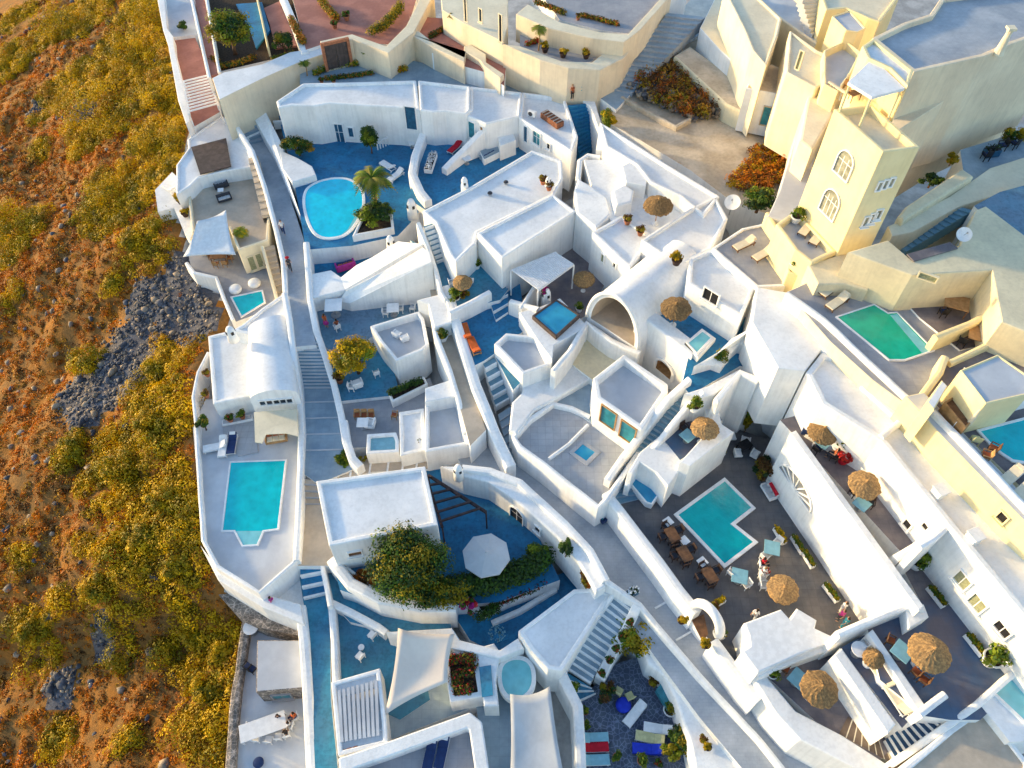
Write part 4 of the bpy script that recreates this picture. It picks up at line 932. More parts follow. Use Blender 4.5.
# ---------------- upper right: green pool terrace
bUp = block('building', 'yellow walled terrace block of the green pool', '786,292 850,262 905,285 970,330 1010,352 940,408 915,412 872,380 830,342', 13.7, 9, 'cream', 'greyfloor', par=.0, cat='building')
wall('pale parapet along the green pool terrace', '787,292,14.1 824,318,14.1 872,363,14.1 916,404,14.1', 12, .35)
pool('emerald green pool with a white rim', '835,317 874,304 888,313 897,312 935,351 905,361 889,361', 13.75, .12, 'water_green', 'roofwhite', step='890,315 897,314 932,351 922,353')
wall('yellow sunlit parapet curving toward the wooden bar', '916,404,14.6 940,372,14.9 946,356,15.2', 13, .5, 'yellow')
bYel = block('house', 'long yellow sunlit wall below the upper right pool terrace', '905,396 924,392 940,408 1034,505 1090,560 1090,580 1024,521 945,440', 14.8, 10, 'yellow', 'roofgrey', par=.0, cat='wall')
opening(bYel, 6, 1003, 517, .5, .7, 'window', 'black', 'yellow', mull=0)
st('terrace', 'grey lilac pool terrace at the right edge', '914,400 944,362 1000,344 1060,340 1090,560 1040,505 980,448', 14.5, 'purple')
wall('lilac white parapet above the long yellow wall', '934,410,15.2 960,436,15.2 1000,478,15.2 1040,520,15.2', 13, .4)
pool('bright turquoise pool with a stepped white edge at the right edge', '976,430 1030,416 1060,416 1060,470 1012,462 1000,454 990,446', 14.55, .18, 'water_turq')
bBar = block('building', 'pale pergola roofed bar at the right edge', '960,370 998,354 1030,376 1030,394 986,404', 17.6, 14.3, 'yellow', 'roofgrey', par=.08, pt=.15, cat='building')
block('bar_counter', 'wooden bar counter on the grey lilac terrace', '944,402 954,396 978,416 966,428', 15.7, 14.4, 'woodlight', 'wood', par=.12, pt=.12, cat='bar')
block('wall', 'sunlit yellow fin wall beside the wooden bar', '927,402 942,380 948,386 934,410', 16.6, 13, 'yellow', 'roofwhite', par=0, cat='wall')
wall('lilac rendered wall under the pergola roofed bar', '960,424,15.5 1000,404,15.5 1030,396,15.5', 14, .5)
# ---------------- ochre building with table nooks
bAP = block('house', 'ochre house with a sunken roof slot and a satellite dish', '848,252 888,240 912,260 960,246 976,210 986,206 1060,262 1060,345 1002,322 992,270 912,275', 17.3, 11, 'ochre', 'ochre', par=0, cat='house', bev=.08)
flat('roof', 'lilac panel coloured as the shaded roof slot below the satellite dish', 'roof', '907,254 950,242 958,248 914,261', 17.42, .1, 'purple')['kind'] = 'structure'  # thin panel laid on the roof, its colour stands for the slot's shade
opening(bAP, 10, 928, 277, 1.1, .45, 'window', 'shutter', 'ochre', mull=0)
block('wall', 'pale ochre side wall beside the sunbeds of the green pool', '808,265 838,255 868,252 890,246 868,290 846,284 818,284', 14.9, 11, 'ochre', 'ochre', par=0, cat='wall', bev=.1)
st('terrace', 'brown dining nook with an orange table beside the green pool', '898,294 960,274 1000,300 1010,340 960,350 920,318', 13.85, 'purple')
wall('ochre wall between the two dining nooks', '936,336,15.2 972,322,15.2 1002,306,15.4', 13, .45, 'yellow')
wall('ochre wall closing the lower dining nook', '950,362,14.9 984,346,15 1020,328,15.2', 13, .4, 'yellow')
st('roof', 'deep blue flat roof at the right edge', '974,206 1000,192 1060,176 1060,270 1024,258', 17.0, 'blue3', cat='roof')
bWh = block('wall', 'cream white wall stepping beside the teal stair', '888,226 916,214 950,196 990,168 1060,146 1060,176 1000,194 960,206 912,232 892,236', 16.4, 12, 'cream', 'cream', par=0, cat='wall')
stairs('dark teal stair between the cream wall and the ochre house', (960, 206, 16.2), (974, 210, 16.2), (888, 238, 14.8), (906, 252, 14.8), 12, 'stepblue', 'stepblue')
block('wall', 'long rounded ochre wall above the teal stair', '898,216 906,206 962,168 974,176 930,204 904,220', 17.0, 12, 'ochre', 'ochre', par=0, cat='wall', bev=.2)
st('terrace', 'grey blue terrace with dark garden chairs at the right edge', '960,150 1060,120 1060,160 990,176 966,190', 15.6, 'bluegrey')
# ---------------- tower
bTw = block('tower', 'tall yellow tower with two arched windows and a corner balcony', '834,109 883,152 920,147 872,104', 24.0, 11, 'yellow', 'cream', par=.5, pt=.25, cat='tower', bev=.05)
opening(bTw, 0, 845, 164, 1.5, 1.9, 'window', 'winpale', 'white', arch=True, mull=2, label='upper arched window with white glazing bars')
opening(bTw, 0, 831, 203, 1.6, 2.1, 'window', 'winpale', 'white', arch=True, mull=3, label='lower arched window with white glazing bars')
for u, v in ((879, 186), (885, 184), (891, 182)): opening(bTw, 1, u, v, .26, .7, 'window', 'winpale', 'white', mull=0)
for u, v in ((866, 221), (872, 218), (878, 214)): opening(bTw, 1, u, v, .38, .8, 'window', 'winpale', 'white', mull=0)
rt = root('canopy', 'small white canopy roof on slim posts on top of the yellow tower', 'canopy', tuple(P(866, 110, 23.5)))
cp = ccw(pp('848,82 873,58 905,88 872,97', 26.2)); bm = BM(); T = vs(bm, cp); B = [bm.verts.new((a.x, a.y, a.z - .2)) for a in cp]; bm.faces.new(T); bm.faces.new(B[::-1]); ring(bm, B, T); obj('roof', bm, 'white', rt)
for a in inset(cp, .15): bm = BM(); tube(bm, (a.x, a.y, 23.4), (a.x, a.y, 26.0), .08, .08, 8); obj('post', bm, 'yellow', rt)
bSt = block('house', 'yellow stair house rising behind the tower canopy', '862,46 874,38 914,70 908,86 890,68 868,58', 26.4, 17, 'yellow', 'roofwhite', par=.2, pt=.25, cat='building', bev=.05)
bBal = block('balcony', 'arched yellow balcony at the foot of the tower', '776,224 797,209 837,251 812,263 795,250', 15.2, 11, 'yellow', 'roofgrey', par=.6, pt=.3, cat='balcony', bev=.08)
wall('yellow balustrade between the sunbed terrace and the tower', '768,212,13.4 782,236,13.1 800,258,12.9 806,268,12.9', 10, .4, 'yellow')
block('planter', 'yellow planter with a bright green bush below the tower', '787,262 800,252 806,262 800,276 788,272', 13.4, 10, 'yellow', 'soil', par=.1, pt=.2, cat='planter')
# ---------------- big grey cream building behind the tower
bAR = block('house', 'large cream grey building with a broad blue grey roof terrace', '872,38 905,22 930,14 942,-4 1080,-20 1080,20 1012,44 985,56 914,72', 23.6, 14, 'beige', 'path', par=.4, pt=.35, cat='house', bev=.05)
bAS = block('house', 'long cream grey facade with a brown door and a blue door', '888,122,19.6 936,95,20.2 985,61,21.2 1024,40,21.6 1080,8,21.6 1080,18,21.6 1024,50,21.6 985,70,21.2 938,105,20.2 897,131,19.6', 20, 11, 'beige', 'beige', par=0, cat='house')
opening(bAS, 6, 986, 116, .95, 2.3, 'door', 'wood', 'cream', mull=0, label='dark brown door'); opening(bAS, 6, 1008, 76, .9, 2.4, 'door', 'teal', 'cream', mull=0, label='teal blue door')
rt = root('roof_post', 'pale cream roof post at the corner of the blue grey roof', 'post', tuple(P(998, 54, 23.4))); bm = BM(); c = P(998, 54, 23.4); limb(bm, [(c, .42), (c + Vector((0, 0, .5)), .3), (c + Vector((0, 0, 1.6)), .2), (c + Vector((0, 0, 1.9)), .26)], 10); obj('shaft', bm, 'cream', rt)
bm = BM(); box(bm, c + Vector((0, 0, 2.0)), (.6, .6, .18)); obj('cap', bm, 'cream', rt)
# ---------------- lit buildings at the top right
bL1 = block('house', 'warm lit white house with a long sloping parapet at the top', '724,-10 748,-14 782,18 778,36 766,66 752,50 744,30', 16.5, 9, 'cream', 'cream', par=.2, cat='house', bev=.15)
bL2 = block('house', 'sunlit cream house with a slit window beside the tower', '790,30 818,50 836,58 830,80 816,88 786,72', 17.5, 10, 'cream', 'cream', par=.2, cat='house', bev=.15)
opening(bL2, 4, 800, 60, .3, 1.6, 'window', 'shutter', 'cream', mull=0)
bL3 = block('house', 'pale grey house with a blue door beside the sandy yard', '756,68 772,64 822,88 812,104 800,116 788,96 746,88', 13.6, 9, 'roofwhite', 'sand', par=0, cat='house', bev=.1)
opening(bL3, 5, 767, 116, .9, 1.9, 'door', 'teal', 'sand', mull=0)
block('house', 'low lilac grey roof between the lit houses at the top', '748,-10 790,-10 824,26 816,44 782,20', 15.5, 9, 'cream', 'roofgrey', par=.2, cat='house')
stairs('steep cream stair between the lit houses', (800, -8, 18.5), (816, -8, 18.5), (812, 36, 15.5), (824, 32, 15.5), 9, 'cream', 'roofgrey')
bL4 = block('house', 'yellow porch house with a square lilac roof', '832,16 850,10 866,28 858,32 846,30', 19.5, 13, 'yellow', 'roofgrey', par=.1, pt=.15, cat='house')
bL5 = block('house', 'yellow flat roofed house at the top edge beside the steep stair', '818,-12 880,-14 900,-4 880,22 868,18 846,8 826,10', 18.5, 13, 'yellow', 'cream', par=.25, cat='house')
block('balcony', 'small yellow balcony with a brown seat beside the tower', '824,50 846,40 862,52 852,72 838,92 824,84', 18.4, 12, 'yellow', 'roofgrey', par=.7, pt=.2, cat='balcony')
block('terrace_wall', 'cream slope wall below the small yellow balcony', '808,96 826,84 838,98 834,112 812,150 800,140 804,118', 16.5, 10, 'cream', 'cream', par=0, cat='wall', bev=.2)
# sandy yard
st('ground', 'bare sandy yard between the white village and the lit houses', '600,118 622,92 700,30 730,44 780,100 815,110 835,120 805,250 770,215 730,200 690,170 640,140', 8.8, 'sand', cat='ground')
block('wall', 'lit ochre rubble wall above the brown rubble garden', '674,56 690,46 712,62 748,88 742,112 726,104', 10.8, 8, 'ochre', 'sand', par=0, cat='wall', bev=.2)
block('wall', 'pale sloping wall beside the grey stair path at the top', '700,28 716,-4 740,-10 748,20 760,66 745,72 720,50', 12.6, 8.5, 'roofwhite', 'cream', par=0, cat='wall')
wall('low stone kerb beside the rubble garden', '622,96,9.3 650,112,9.3 676,126,9.3 690,118,9.3', 8, .4, 'sand')
block('wall', 'lilac grey ramp wall at the foot of the yellow tower', '796,136 818,146 800,214 786,222 768,216 780,190', 13.4, 9, 'roofgrey', 'roofgrey', par=0, cat='wall')
# ================================================================== SETTING: bottom and centre garden
bHall = block('house', 'flat roofed blue white hall beside the big tree', '316,481 425,466 438,525 329,546', 4.6, -2, par=.22, pt=.35, cat='house', bev=.07)
opening(bHall, 2, 355, 553, .9, .6, 'window', 'wood', 'white', mull=0)
st('terrace', 'deep blue garden court with a grey octagonal umbrella', '425,468 480,470 530,520 560,580 500,602 400,610 340,590 332,562 430,540', .4, 'blue')
bCur = block('wall', 'curved white garden wall with an arched doorway under the lane', '440,466 462,466 490,469 520,482 548,506 572,530 594,556 606,586 596,592 580,564 558,538 536,518 512,498 488,482 462,476', 3.2, -1, par=0, rm='white', cat='wall', bev=.15)
wall('rounded white wall beside the lane above the garden', '462,467,3.6 490,470,3.6 520,482,3.6 545,505,3.6 566,524,3.6 590,550,3.6 606,580,3.6', 0, .6)
opening(bCur, 11, 517, 515, 1.3, 2.0, 'door', 'black', 'white', arch=True, mull=1); opening(bCur, 10, 538, 529, .5, .7, 'window', 'black', 'white', mull=0)
wall('thick white wall below the big garden tree', '331,558,1.4 350,582,1.4 380,598,1.3 420,606,1.2 456,606,1.2', -2, .8)
wall('thin white inner wall of the garden bed', '345,566,.9 375,590,.9 410,596,.9', -.5, .25)
block('planter', 'white stepped flowerbed below the dark hedge', '474,602 505,588 540,570 552,578 520,596 480,614', .0, -2.5, par=.15, pt=.2, rm='soil', cat='planter')
wall('rough white wall beside the blue pebble mosaic yard', '492,622,-.9 520,610,-.9 556,588,-.9', -2, .4)
st('terrace', 'deep blue yard with a white pebble mosaic', '452,612 500,600 574,568 580,590 530,650 500,656 470,640', -1.4, 'blue')
bBF = block('house', 'broad white roofed house beside the blue tread stairs', '518,631 574,589 596,588 613,593 562,671 548,669 530,649', 1.9, -3, par=.1, pt=.3, cat='house', bev=.08)
stairs('wide stair with pale blue treads and white edges', (617, 592, 1.9), (633, 605, 1.9), (565, 668, -1.0), (590, 684, -1.0), 13, 'bluegrey', 'white', nw=.16)
stairs('bright blue winder steps at the foot of the pale blue stair', (564, 670, -1.0), (590, 686, -1.0), (576, 704, -1.8), (596, 694, -1.8), 3, 'blue2', 'white', nw=.16)
wall('white wall between the pale blue stair and the cobbled court', '637,606,2.5 627,628,1.4 613,652,.4 600,678,-.4', -4, .7)
wall('white wall left of the pale blue stair', '616,590,2.3 594,622,1.2 578,648,.2 563,672,-.6', -4, .3)
st('terrace', 'dark blue cobbled sun court at the bottom', '580,700 600,680 616,664 640,656 664,672 680,700 696,770 690,800 580,800', -1.9, 'cobble')
bRim = wall('curving white rim wall of the cobbled sun court', '562,674,.2 568,686,0 578,706,-.2 580,740,-.4 582,790,-.4', -5, .7)
block('wall', 'broad sunlit white bank between cobbled court and lane', '642,604 652,620 690,672 738,724 790,790 700,800 690,744 676,700 664,676 648,664 640,640', .7, -4, par=0, rm='white', cat='wall', bev=.2)
for s_, l in (('655,608,1.5 698,584,1.5', 'white painted step edge across the lane above the arched gate'), ('676,640,1.5 718,616,1.5', 'white painted step edge across the lane below the arched gate')):
    wall(l, s_, .8, .14, 'white', name='step', cat='step', wob=0)
wall('thin white kerb along the left of the lane', '606,580,3.4 640,604,2.6 656,624,2.2 700,676,2.0 760,740,1.9 800,790,1.9', 0, .4)
flat('lounge_seat', 'turquoise cushioned bench on the bank of the cobbled court', 'bench', '656,690 662,682 676,702 668,710', -.9, .5, 'teal')
# bottom left
st('terrace', 'blue painted terrace with two folding chairs', '330,604 350,606 400,632 420,650 430,700 400,720 334,690', -1.7, 'blue2')
wall('white wall between the blue lane and the chair terrace', '331,602,-.6 334,640,-.7 336,690,-.8', -4, .5)
wall('white wall running along the blue passage', '331,602,-.5 352,612,-.5 378,626,-.5 386,632,-.5', -4, .5)
bBA = block('house', 'white house with a slatted pale timber roof at the bottom left', '331,682 380,668 386,720 388,744 338,756', .6, -5, par=.25, pt=.3, cat='house', bev=.07)
rtp = root('pergola', 'pale timber slats laid over the bottom left white roof', 'pergola', tuple(P(360, 720, .5)))
bm = BM()
for k in range(9):
    a = P(339 + k * 4.6, 690 - k * 1.2, .62); b_ = P(342 + k * 4.5, 742 - k * .8, .62); bar(bm, a, b_, .2, .07)
obj('slat', bm, 'roofgrey', rtp)
bm = BM(); bar(bm, P(338, 698, .53), P(380, 686, .53), .1, .09); bar(bm, P(341, 738, .53), P(382, 730, .53), .1, .09); obj('beam', bm, 'roofgrey', rtp)
bBB = block('house', 'white angular house with a sunken grey yard at the bottom', '338,758 386,742 470,712 482,722 494,800 344,800', .8, -5, par=1.0, pt=.9, rm='greyfloor', cat='house', bev=.1)
st('terrace', 'grey blue yard between the tan sail and the angular white house', '384,742 386,690 440,680 474,690 520,690 530,800 490,800 476,706', -1.75, 'bluegrey')
block('planter_wall', 'white walled planter with a dark flowerbed', '442,651 476,648 484,696 450,702', .6, -3, par=.25, pt=.35, rm='soil', cat='planter')
block('building', 'white block with a long blue skylight', '476,648 494,643 500,652 496,680 499,706 484,706', .7, -3, par=0, rm='white', cat='building', bev=.1)
flat('skylight', 'long blue skylight set in the white block', 'skylight', '479,667 491,665 493,695 482,697', .82, .1, 'blue2')
block('wall', 'white walkway wall above the round pale pool', '386,632 452,628 460,640 500,650 518,638 524,648 500,658 452,648 420,640', 1.0, -3, par=0, rm='white', cat='wall')
pool('round pale turquoise plunge pool half covered by the sail', '497,670 502,660 514,655 528,657 536,668 536,690 520,704 506,700 498,688', -.2, .3, 'water_pale', 'white', smooth=True)
# lower left yard
st('terrace', 'pale blue grey yard with a long dining table at the bottom left', '243,628 300,626 313,640 322,800 228,800 234,700', -5.0, 'roofgrey')
wall('long white wall between the bottom left yard and the blue lane', '300,606,-1.0 304,640,-1.2 308,700,-1.5 313,800,-1.7', -6, .75)
bYd = block('building', 'low flat grey roofed building in the bottom left yard', '257,640 300,640 304,688 256,692', -2.6, -6, 'stone', 'roofgrey', par=0, cat='building')
opening(bYd, 2, 282, 696, 1.3, .9, 'window', 'teal', 'greyfloor', mull=1)
wall('rough stone boundary wall of the bottom left yard', '246,622,-4.2 242,650,-4.4 236,690,-4.4 232,730,-4.4 228,800,-4.4', -9, .7, 'stone', wob=.15)
st('terrace', 'white entrance corner below the pool terrace', '268,598 296,568 306,590 304,624', -1.9, 'white')
# ------------------------------------------------------------------ sails and pergolas
def sail(label, pts, sag, m, name='shade_sail', n=10):
    """cloth stretched between four corner points (u, v, z)"""
    A, B, C, D = (P(*q) for q in pts); bm = BM(); g = []
    for i in range(n + 1):
        row = []
        for j in range(n + 1):
            s, t = i / n, j / n; s, t = .5 + (s - .5) * (1 - .34 * t * (1 - t)), .5 + (t - .5) * (1 - .34 * s * (1 - s)); p = A.lerp(B, s).lerp(D.lerp(C, s), t)
            p.z -= sag * 16 * s * (1 - s) * t * (1 - t); row.append(bm.verts.new(p))
        g.append(row)
    for i in range(n):
        for j in range(n): bm.faces.new((g[i][j], g[i + 1][j], g[i + 1][j + 1], g[i][j + 1]))
    o = obj(name, bm, m, smooth=True); centre_origin(o); md = o.modifiers.new('thick', 'SOLIDIFY'); md.thickness = .03
    return tagit(o, label, 'shade sail')
sail('tan shade sail with a pointed lower corner', ((398, 628, 1.7), (455, 634, 1.5), (448, 682, 1.0), (384, 716, .4)), .25, 'fab_tan')
sail('large grey white canopy sail reaching the bottom edge', ((510, 694, 1.2), (550, 686, 1.2), (570, 800, 1.0), (508, 800, 1.0)), .2, 'fab_grey')
sail('white peaked sail over the brown dining set on the hillside', ((197, 221, 4.6), (226, 210, 4.6), (236, 255, 3.4), (183, 257, 3.2)), .3, 'fab_white')
def pergola(label, s, z, n, m, zb, t=.09, ends=None, group=None, sub=None):
    """slats from edge ab to edge dc (a b c d), two beams and four posts"""
    a, b, c, d = pp(s, z); ctr = (a + b + c + d) / 4; rt = root('pergola', label, 'pergola', (ctr.x, ctr.y, zb))
    bm = BM()
    for k in range(n):
        f = (k + .5) / n; bar(bm, a.lerp(d, f), b.lerp(c, f), t, t * 1.3)
    obj('slat', bm, m, rt)
    for p, q in ((a, d), (b, c)):
        bm = BM(); bar(bm, p - Vector((0, 0, t * 1.4)), q - Vector((0, 0, t * 1.4)), t * 1.5, t * 1.5); obj('beam', bm, m, rt)
    for p in (a, b, c, d): bm = BM(); tube(bm, (p.x, p.y, zb), (p.x, p.y, z - t * 1.4 - .07), .06, .06, 8); obj('post', bm, m, rt)
    return rt
pergola('white slatted pergola over the pink court', '183,80 208,74 218,105 189,113', 7.4, 11, 'fab_white', 5.0, .12)
pergola('dark brown open pergola beside the hall', '425,472 428,474 486,511 442,526', 3.2, 6, 'darkwood', .4, .14)
rtw = root('pergola', 'white slatted pergola roof beside the bougainvillea', 'pergola', tuple(P(540, 275, 5)))
a, b, c, d = pp('511,270 555,252 574,264 538,290', 7.9)
bm = BM()
for k in range(22): f = (k + .5) / 22; bar(bm, a.lerp(b, f), d.lerp(c, f), .16, .07)
obj('slat', bm, 'fab_white', rtw)
for p, q in ((a, b), (d, c)): bm = BM(); bar(bm, p - Vector((0, 0, .1)), q - Vector((0, 0, .1)), .12, .12); obj('beam', bm, 'fab_white', rtw)
for p in (a, b, c, d): bm = BM(); tube(bm, (p.x, p.y, 4.8), (p.x, p.y, 7.75), .07, .07, 8); obj('post', bm, 'white', rtw)
# fan window: shaped relief on the patio wall
q, n_, t_ = onwall(bW, 3, 797, 485)
fw = root('fan_window', 'grey fan shaped arched window on the tall patio wall', 'window', tuple(q))
bm = BM(); up = Vector((0, 0, 1)); ctrv = [q + n_ * .045]
rim = []
for k in range(17): a = math.pi * k / 16; rim.append(q + n_ * .045 + t_ * (2.0 * math.cos(a)) + up * (1.5 * math.sin(a) - .6))
bm.faces.new([bm.verts.new(p) for p in rim]); obj('pane', bm, 'metal', fw)
bm = BM()
for k in range(16): bar(bm, rim[k] + n_ * .02, rim[k + 1] + n_ * .02, .1, .12)
c0 = q + n_ * .065 + up * -.6
for k in range(2, 16, 2): bar(bm, c0, rim[k] + n_ * .02, .06, .1)
bar(bm, rim[0] + n_ * .02, rim[16] + n_ * .02, .1, .12)
obj('tracery', bm, 'white', fw)
# arched gate on the lane wall
ga, gb = P(692, 612, 3.0), P(716, 640, 3.0)
gt = root('arched_gate', 'white free standing arch over the gap in the lane wall', 'gate', tuple((ga + gb) / 2)); bm = BM(); ch = []
for k in range(13):
    a = math.pi * k / 12; p = ga.lerp(gb, (1 - math.cos(a)) / 2); ch.append((Vector((p.x, p.y, 4.0 + 1.7 * math.sin(a))), .33))
limb(bm, [(Vector((ga.x, ga.y, 2)), .36)] + ch + [(Vector((gb.x, gb.y, 2)), .36)], 10); obj('arch', bm, 'white', gt, smooth=True)
flat('doormat', 'dark brown threshold under the white arch', 'threshold', '692,620 704,614 708,634 703,642', 3.12, .1, 'wood')['kind'] = 'structure'
# great arches: recessed vaults cut into the house front
def niche(b, e, u, v, w, h, depth, label, m='tan'):
    q, n, t = onwall(b, e, u, v); up = Vector((0, 0, 1)); A, B = b.p[e], b.p[(e + 1) % len(b.p)]
    if (B - A).dot(t) < 0: A, B = B, A
    arc = [(w / 2 * -math.cos(math.pi * k / 16), h - w / 2 * .8 + w / 2 * .8 * math.sin(math.pi * k / 16)) for k in range(17)]
    W = lambda x, y, d=0.: q + t * x + up * y - n * d
    xa, xb, yb = (A - q).dot(t), (B - q).dot(t), b.zb - q.z
    za, zb_ = A.z - b.k - q.z, B.z - b.k - q.z; zc = za + (zb_ - za) * (0 - xa) / (xb - xa)
    bm = BM(); F = lambda pts: bm.faces.new([bm.verts.new(p) for p in pts])
    F([W(xa, yb), W(0, yb), W(0, 0), W(-w / 2, 0)] + [W(*arc[k]) for k in range(9)] + [W(0, zc), W(xa, za)])
    F([W(0, yb), W(xb, yb), W(xb, zb_), W(0, zc)] + [W(*arc[k]) for k in range(8, 17)] + [W(w / 2, 0), W(0, 0)])
    obj('front_wall', bm, 'white', b.rt)
    bm = BM(); prof = [(-w / 2, 0)] + arc + [(w / 2, 0)]
    for k in range(len(prof)):
        a_, b_ = prof[k], prof[(k + 1) % len(prof)]; F([W(*a_), W(*b_), W(*b_, depth), W(*a_, depth)])
    F([W(*p_, depth) for p_ in prof])
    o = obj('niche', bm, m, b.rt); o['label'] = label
    bm = BM()
    for k in range(len(prof) - 1): bar(bm, W(*prof[k], -.04), W(*prof[k + 1], -.04), .2, .22)
    obj('arch_rim', bm, 'white', b.rt)
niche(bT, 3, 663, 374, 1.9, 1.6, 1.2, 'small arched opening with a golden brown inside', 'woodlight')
# ================================================================== terrain, hillside cover
EDGE = pp('150,-60,0 158,-20,.5 162,10,1 178,90,1.5 187,120,1.5 165,185,.9 172,240,.6 184,262,.1 200,285,-.2 222,318,-.5 207,340,-.6 188,385,.2 192,440,-.3 199,540,-1.0 214,585,-2.4 246,628,-5.2 240,690,-5.6 231,768,-6 226,850,-6.5')
EY = np.array([p.y for p in EDGE]); EX = np.array([p.x for p in EDGE]); EZ = np.array([p.z for p in EDGE]); _o = np.argsort(EY); EY, EX, EZ = EY[_o], EX[_o], EZ[_o]
CP = []
for o in list(col.objects):
    if o.get('kind') == 'structure' and o.type == 'MESH' and o.name.split('.')[0] in ('terrace', 'path', 'ground'):
        zt = max(v.co.z for v in o.data.vertices) + o.location.z
        for v in o.data.vertices:
            if v.co.z + o.location.z > zt - .5: CP.append((v.co.x + o.location.x, v.co.y + o.location.y, zt))
        CP.append((o.location.x, o.location.y, zt))
CP = np.array(CP)
def hnoise(x, y):
    return (np.sin(x * .31 + 1.3 * np.sin(y * .17)) * np.cos(y * .27 + 1.1 * np.sin(x * .21)) * .7 + np.sin(x * .9 + y * .6 + 2) * np.sin(y * .8 - x * .35) * .3 + np.sin(x * 2.1 - y * 1.3) * np.sin(y * 1.9 + x * .7) * .13)
def tz(x, y):
    x = np.atleast_1d(np.asarray(x, float)); y = np.atleast_1d(np.asarray(y, float))
    xe = np.interp(y, EY, EX); ze = np.interp(y, EY, EZ)
    d = xe - x
    hill = ze - .42 * np.clip(d, 0, 60) - .25 * np.clip(d - 60, 0, 400) + hnoise(x, y) * np.clip(d / 6, 0, 1) * 1.1
    out = hill
    m = d < 0
    if m.any():
        xs, ys = x[m], y[m]; zz = np.empty(len(xs))
        for k in range(0, len(xs), 4000):
            dd = (xs[k:k + 4000, None] - CP[None, :, 0]) ** 2 + (ys[k:k + 4000, None] - CP[None, :, 1]) ** 2 + .5
            w = dd ** -2.0; zz[k:k + 4000] = -np.log((w * np.exp(-1.1 * CP[None, :, 2])).sum(1) / w.sum(1)) / 1.1
        zz -= 1.9
        f = np.clip(-d[m] / 3, 0, 1); out[m] = (ze[m] - .2) * (1 - f) + np.minimum(zz, 60) * f
    return out
gx = np.concatenate([-np.geomspace(2500, 75, 18), np.arange(-72, -20, .8), np.arange(-20, 70, 1.6), np.geomspace(72, 2500, 18)])
gy = np.concatenate([-np.geomspace(2500, 30, 16), np.arange(-28, 130, 1.0), np.geomspace(132, 2500, 18)])
X, Y = np.meshgrid(gx, gy); Z = tz(X.ravel(), Y.ravel()).reshape(X.shape)
me = bpy.data.meshes.new('hillside'); ny, nx = X.shape
me.vertices.add(nx * ny); me.vertices.foreach_set('co', np.stack([X, Y, Z], -1).astype(np.float32).ravel())
ii = (np.arange(ny - 1)[:, None] * nx + np.arange(nx - 1)[None]).ravel(); q = np.stack([ii, ii + 1, ii + nx + 1, ii + nx], 1).astype(np.int32)
me.loops.add(q.size); me.loops.foreach_set('vertex_index', q.ravel()); me.polygons.add(len(q)); me.polygons.foreach_set('loop_start', np.arange(0, q.size, 4, dtype=np.int32))
cx = X.ravel()[q].mean(1); cy = Y.ravel()[q].mean(1); inv = (cx > np.interp(cy, EY, EX) + 1.0)
HIX, HIY, HINV, HME = cx, cy, inv, me
mat('earth', (.30, .125, .02), 1, .35, .5, .9, 6, c2=(.19, .10, .03), sc2=3.5); mat('scree', (.13, .13, .145), 1, .4, .8, .9, 9, c2=(.07, .07, .085), sc2=5); mat('plaster_ground', (.5, .48, .46), .95, .15, .5, .4, 6)
HILL = tagit(fin('hillside', me, ['earth', 'plaster_ground', 'scree']), 'brown sloping hillside and the ground under the village', 'hillside', None, 'structure')
# --- scrub
def tpix(u, v):
    z = -3.
    for _ in range(12):
        p = P(u, v, z); z = float(tz(p.x, p.y)[0]) * .6 + z * .4
    return P(u, v, z)
GREEN = '130,60,36 160,55,30 105,125,30 165,110,26 60,30,24 30,45,22 140,25,34 150,150,28 120,205,26 95,60,18 20,235,22 140,245,24 112,285,14 150,420,42 130,470,42 170,500,40 150,545,42 180,570,32 100,590,34 40,640,34 195,640,24 222,650,20 208,695,30 170,655,20 72,452,20 92,368,13 156,372,22 218,745,24 60,742,18 172,342,18 188,352,16 10,65,24 185,160,20 60,100,18 40,150,14 175,215,16 15,300,12 120,645,22 130,740,18 25,560,18 190,420,18 186,470,14 75,75,14 90,20,20 155,90,26 170,30,22 100,180,14 160,310,12 60,600,20 135,575,30 90,545,16 210,730,24 190,720,16 20,20,18 165,260,18 105,85,20'
ROCK = '110,372,46 182,268,32 200,300,26 150,300,26 62,685,18 104,640,14 130,350,26 170,320,20 195,330,20 90,400,26 35,110,12 85,110,12'
def blobs(s):
    out = []
    for w in s.split():
        u, v, r = map(float, w.split(',')); c = tpix(u, v); e = tpix(u + r, v); out.append((c.x, c.y, (e - c).length))
    return np.array(out)
GB, RB = blobs(GREEN), blobs(ROCK)

def field(B, x, y, k=1.0):
    d = np.sqrt((x[:, None] - B[None, :, 0]) ** 2 + (y[:, None] - B[None, :, 1]) ** 2) / (B[None, :, 2] * k)
    return np.clip(1.25 - d, 0, 1).max(1)
_pt = field(RB, HIX, HIY) + hnoise(HIX * 2.3, HIY * 2.1) * .1
HME.polygons.foreach_set('material_index', np.where(HINV, 1, np.where(_pt > .42, 2, 0)).astype(np.int32)); HME.polygons.foreach_set('use_smooth', np.ones(len(HIX), bool)); HME.update(calc_edges=True)
def scatter(n, d0=.1, d1=58):
    y = nrg.uniform(8, 130, n); d = d0 + (d1 - d0) * nrg.uniform(0, 1, n); x = np.interp(y, EY, EX) - d
    # keep what the picture and a step to either side can see
    z = np.full(n, -8.); r = np.stack([x, y, z - H], 1)
    f = r[:, 1] * ST - r[:, 2] * CT; u = 512 + FPX * r[:, 0] / f; v = 384 - FPX * (r[:, 1] * CT + r[:, 2] * ST) / f
    k = (u > -170) & (v > -120) & (v < 900) & (u < 330)
    return x[k], y[k]
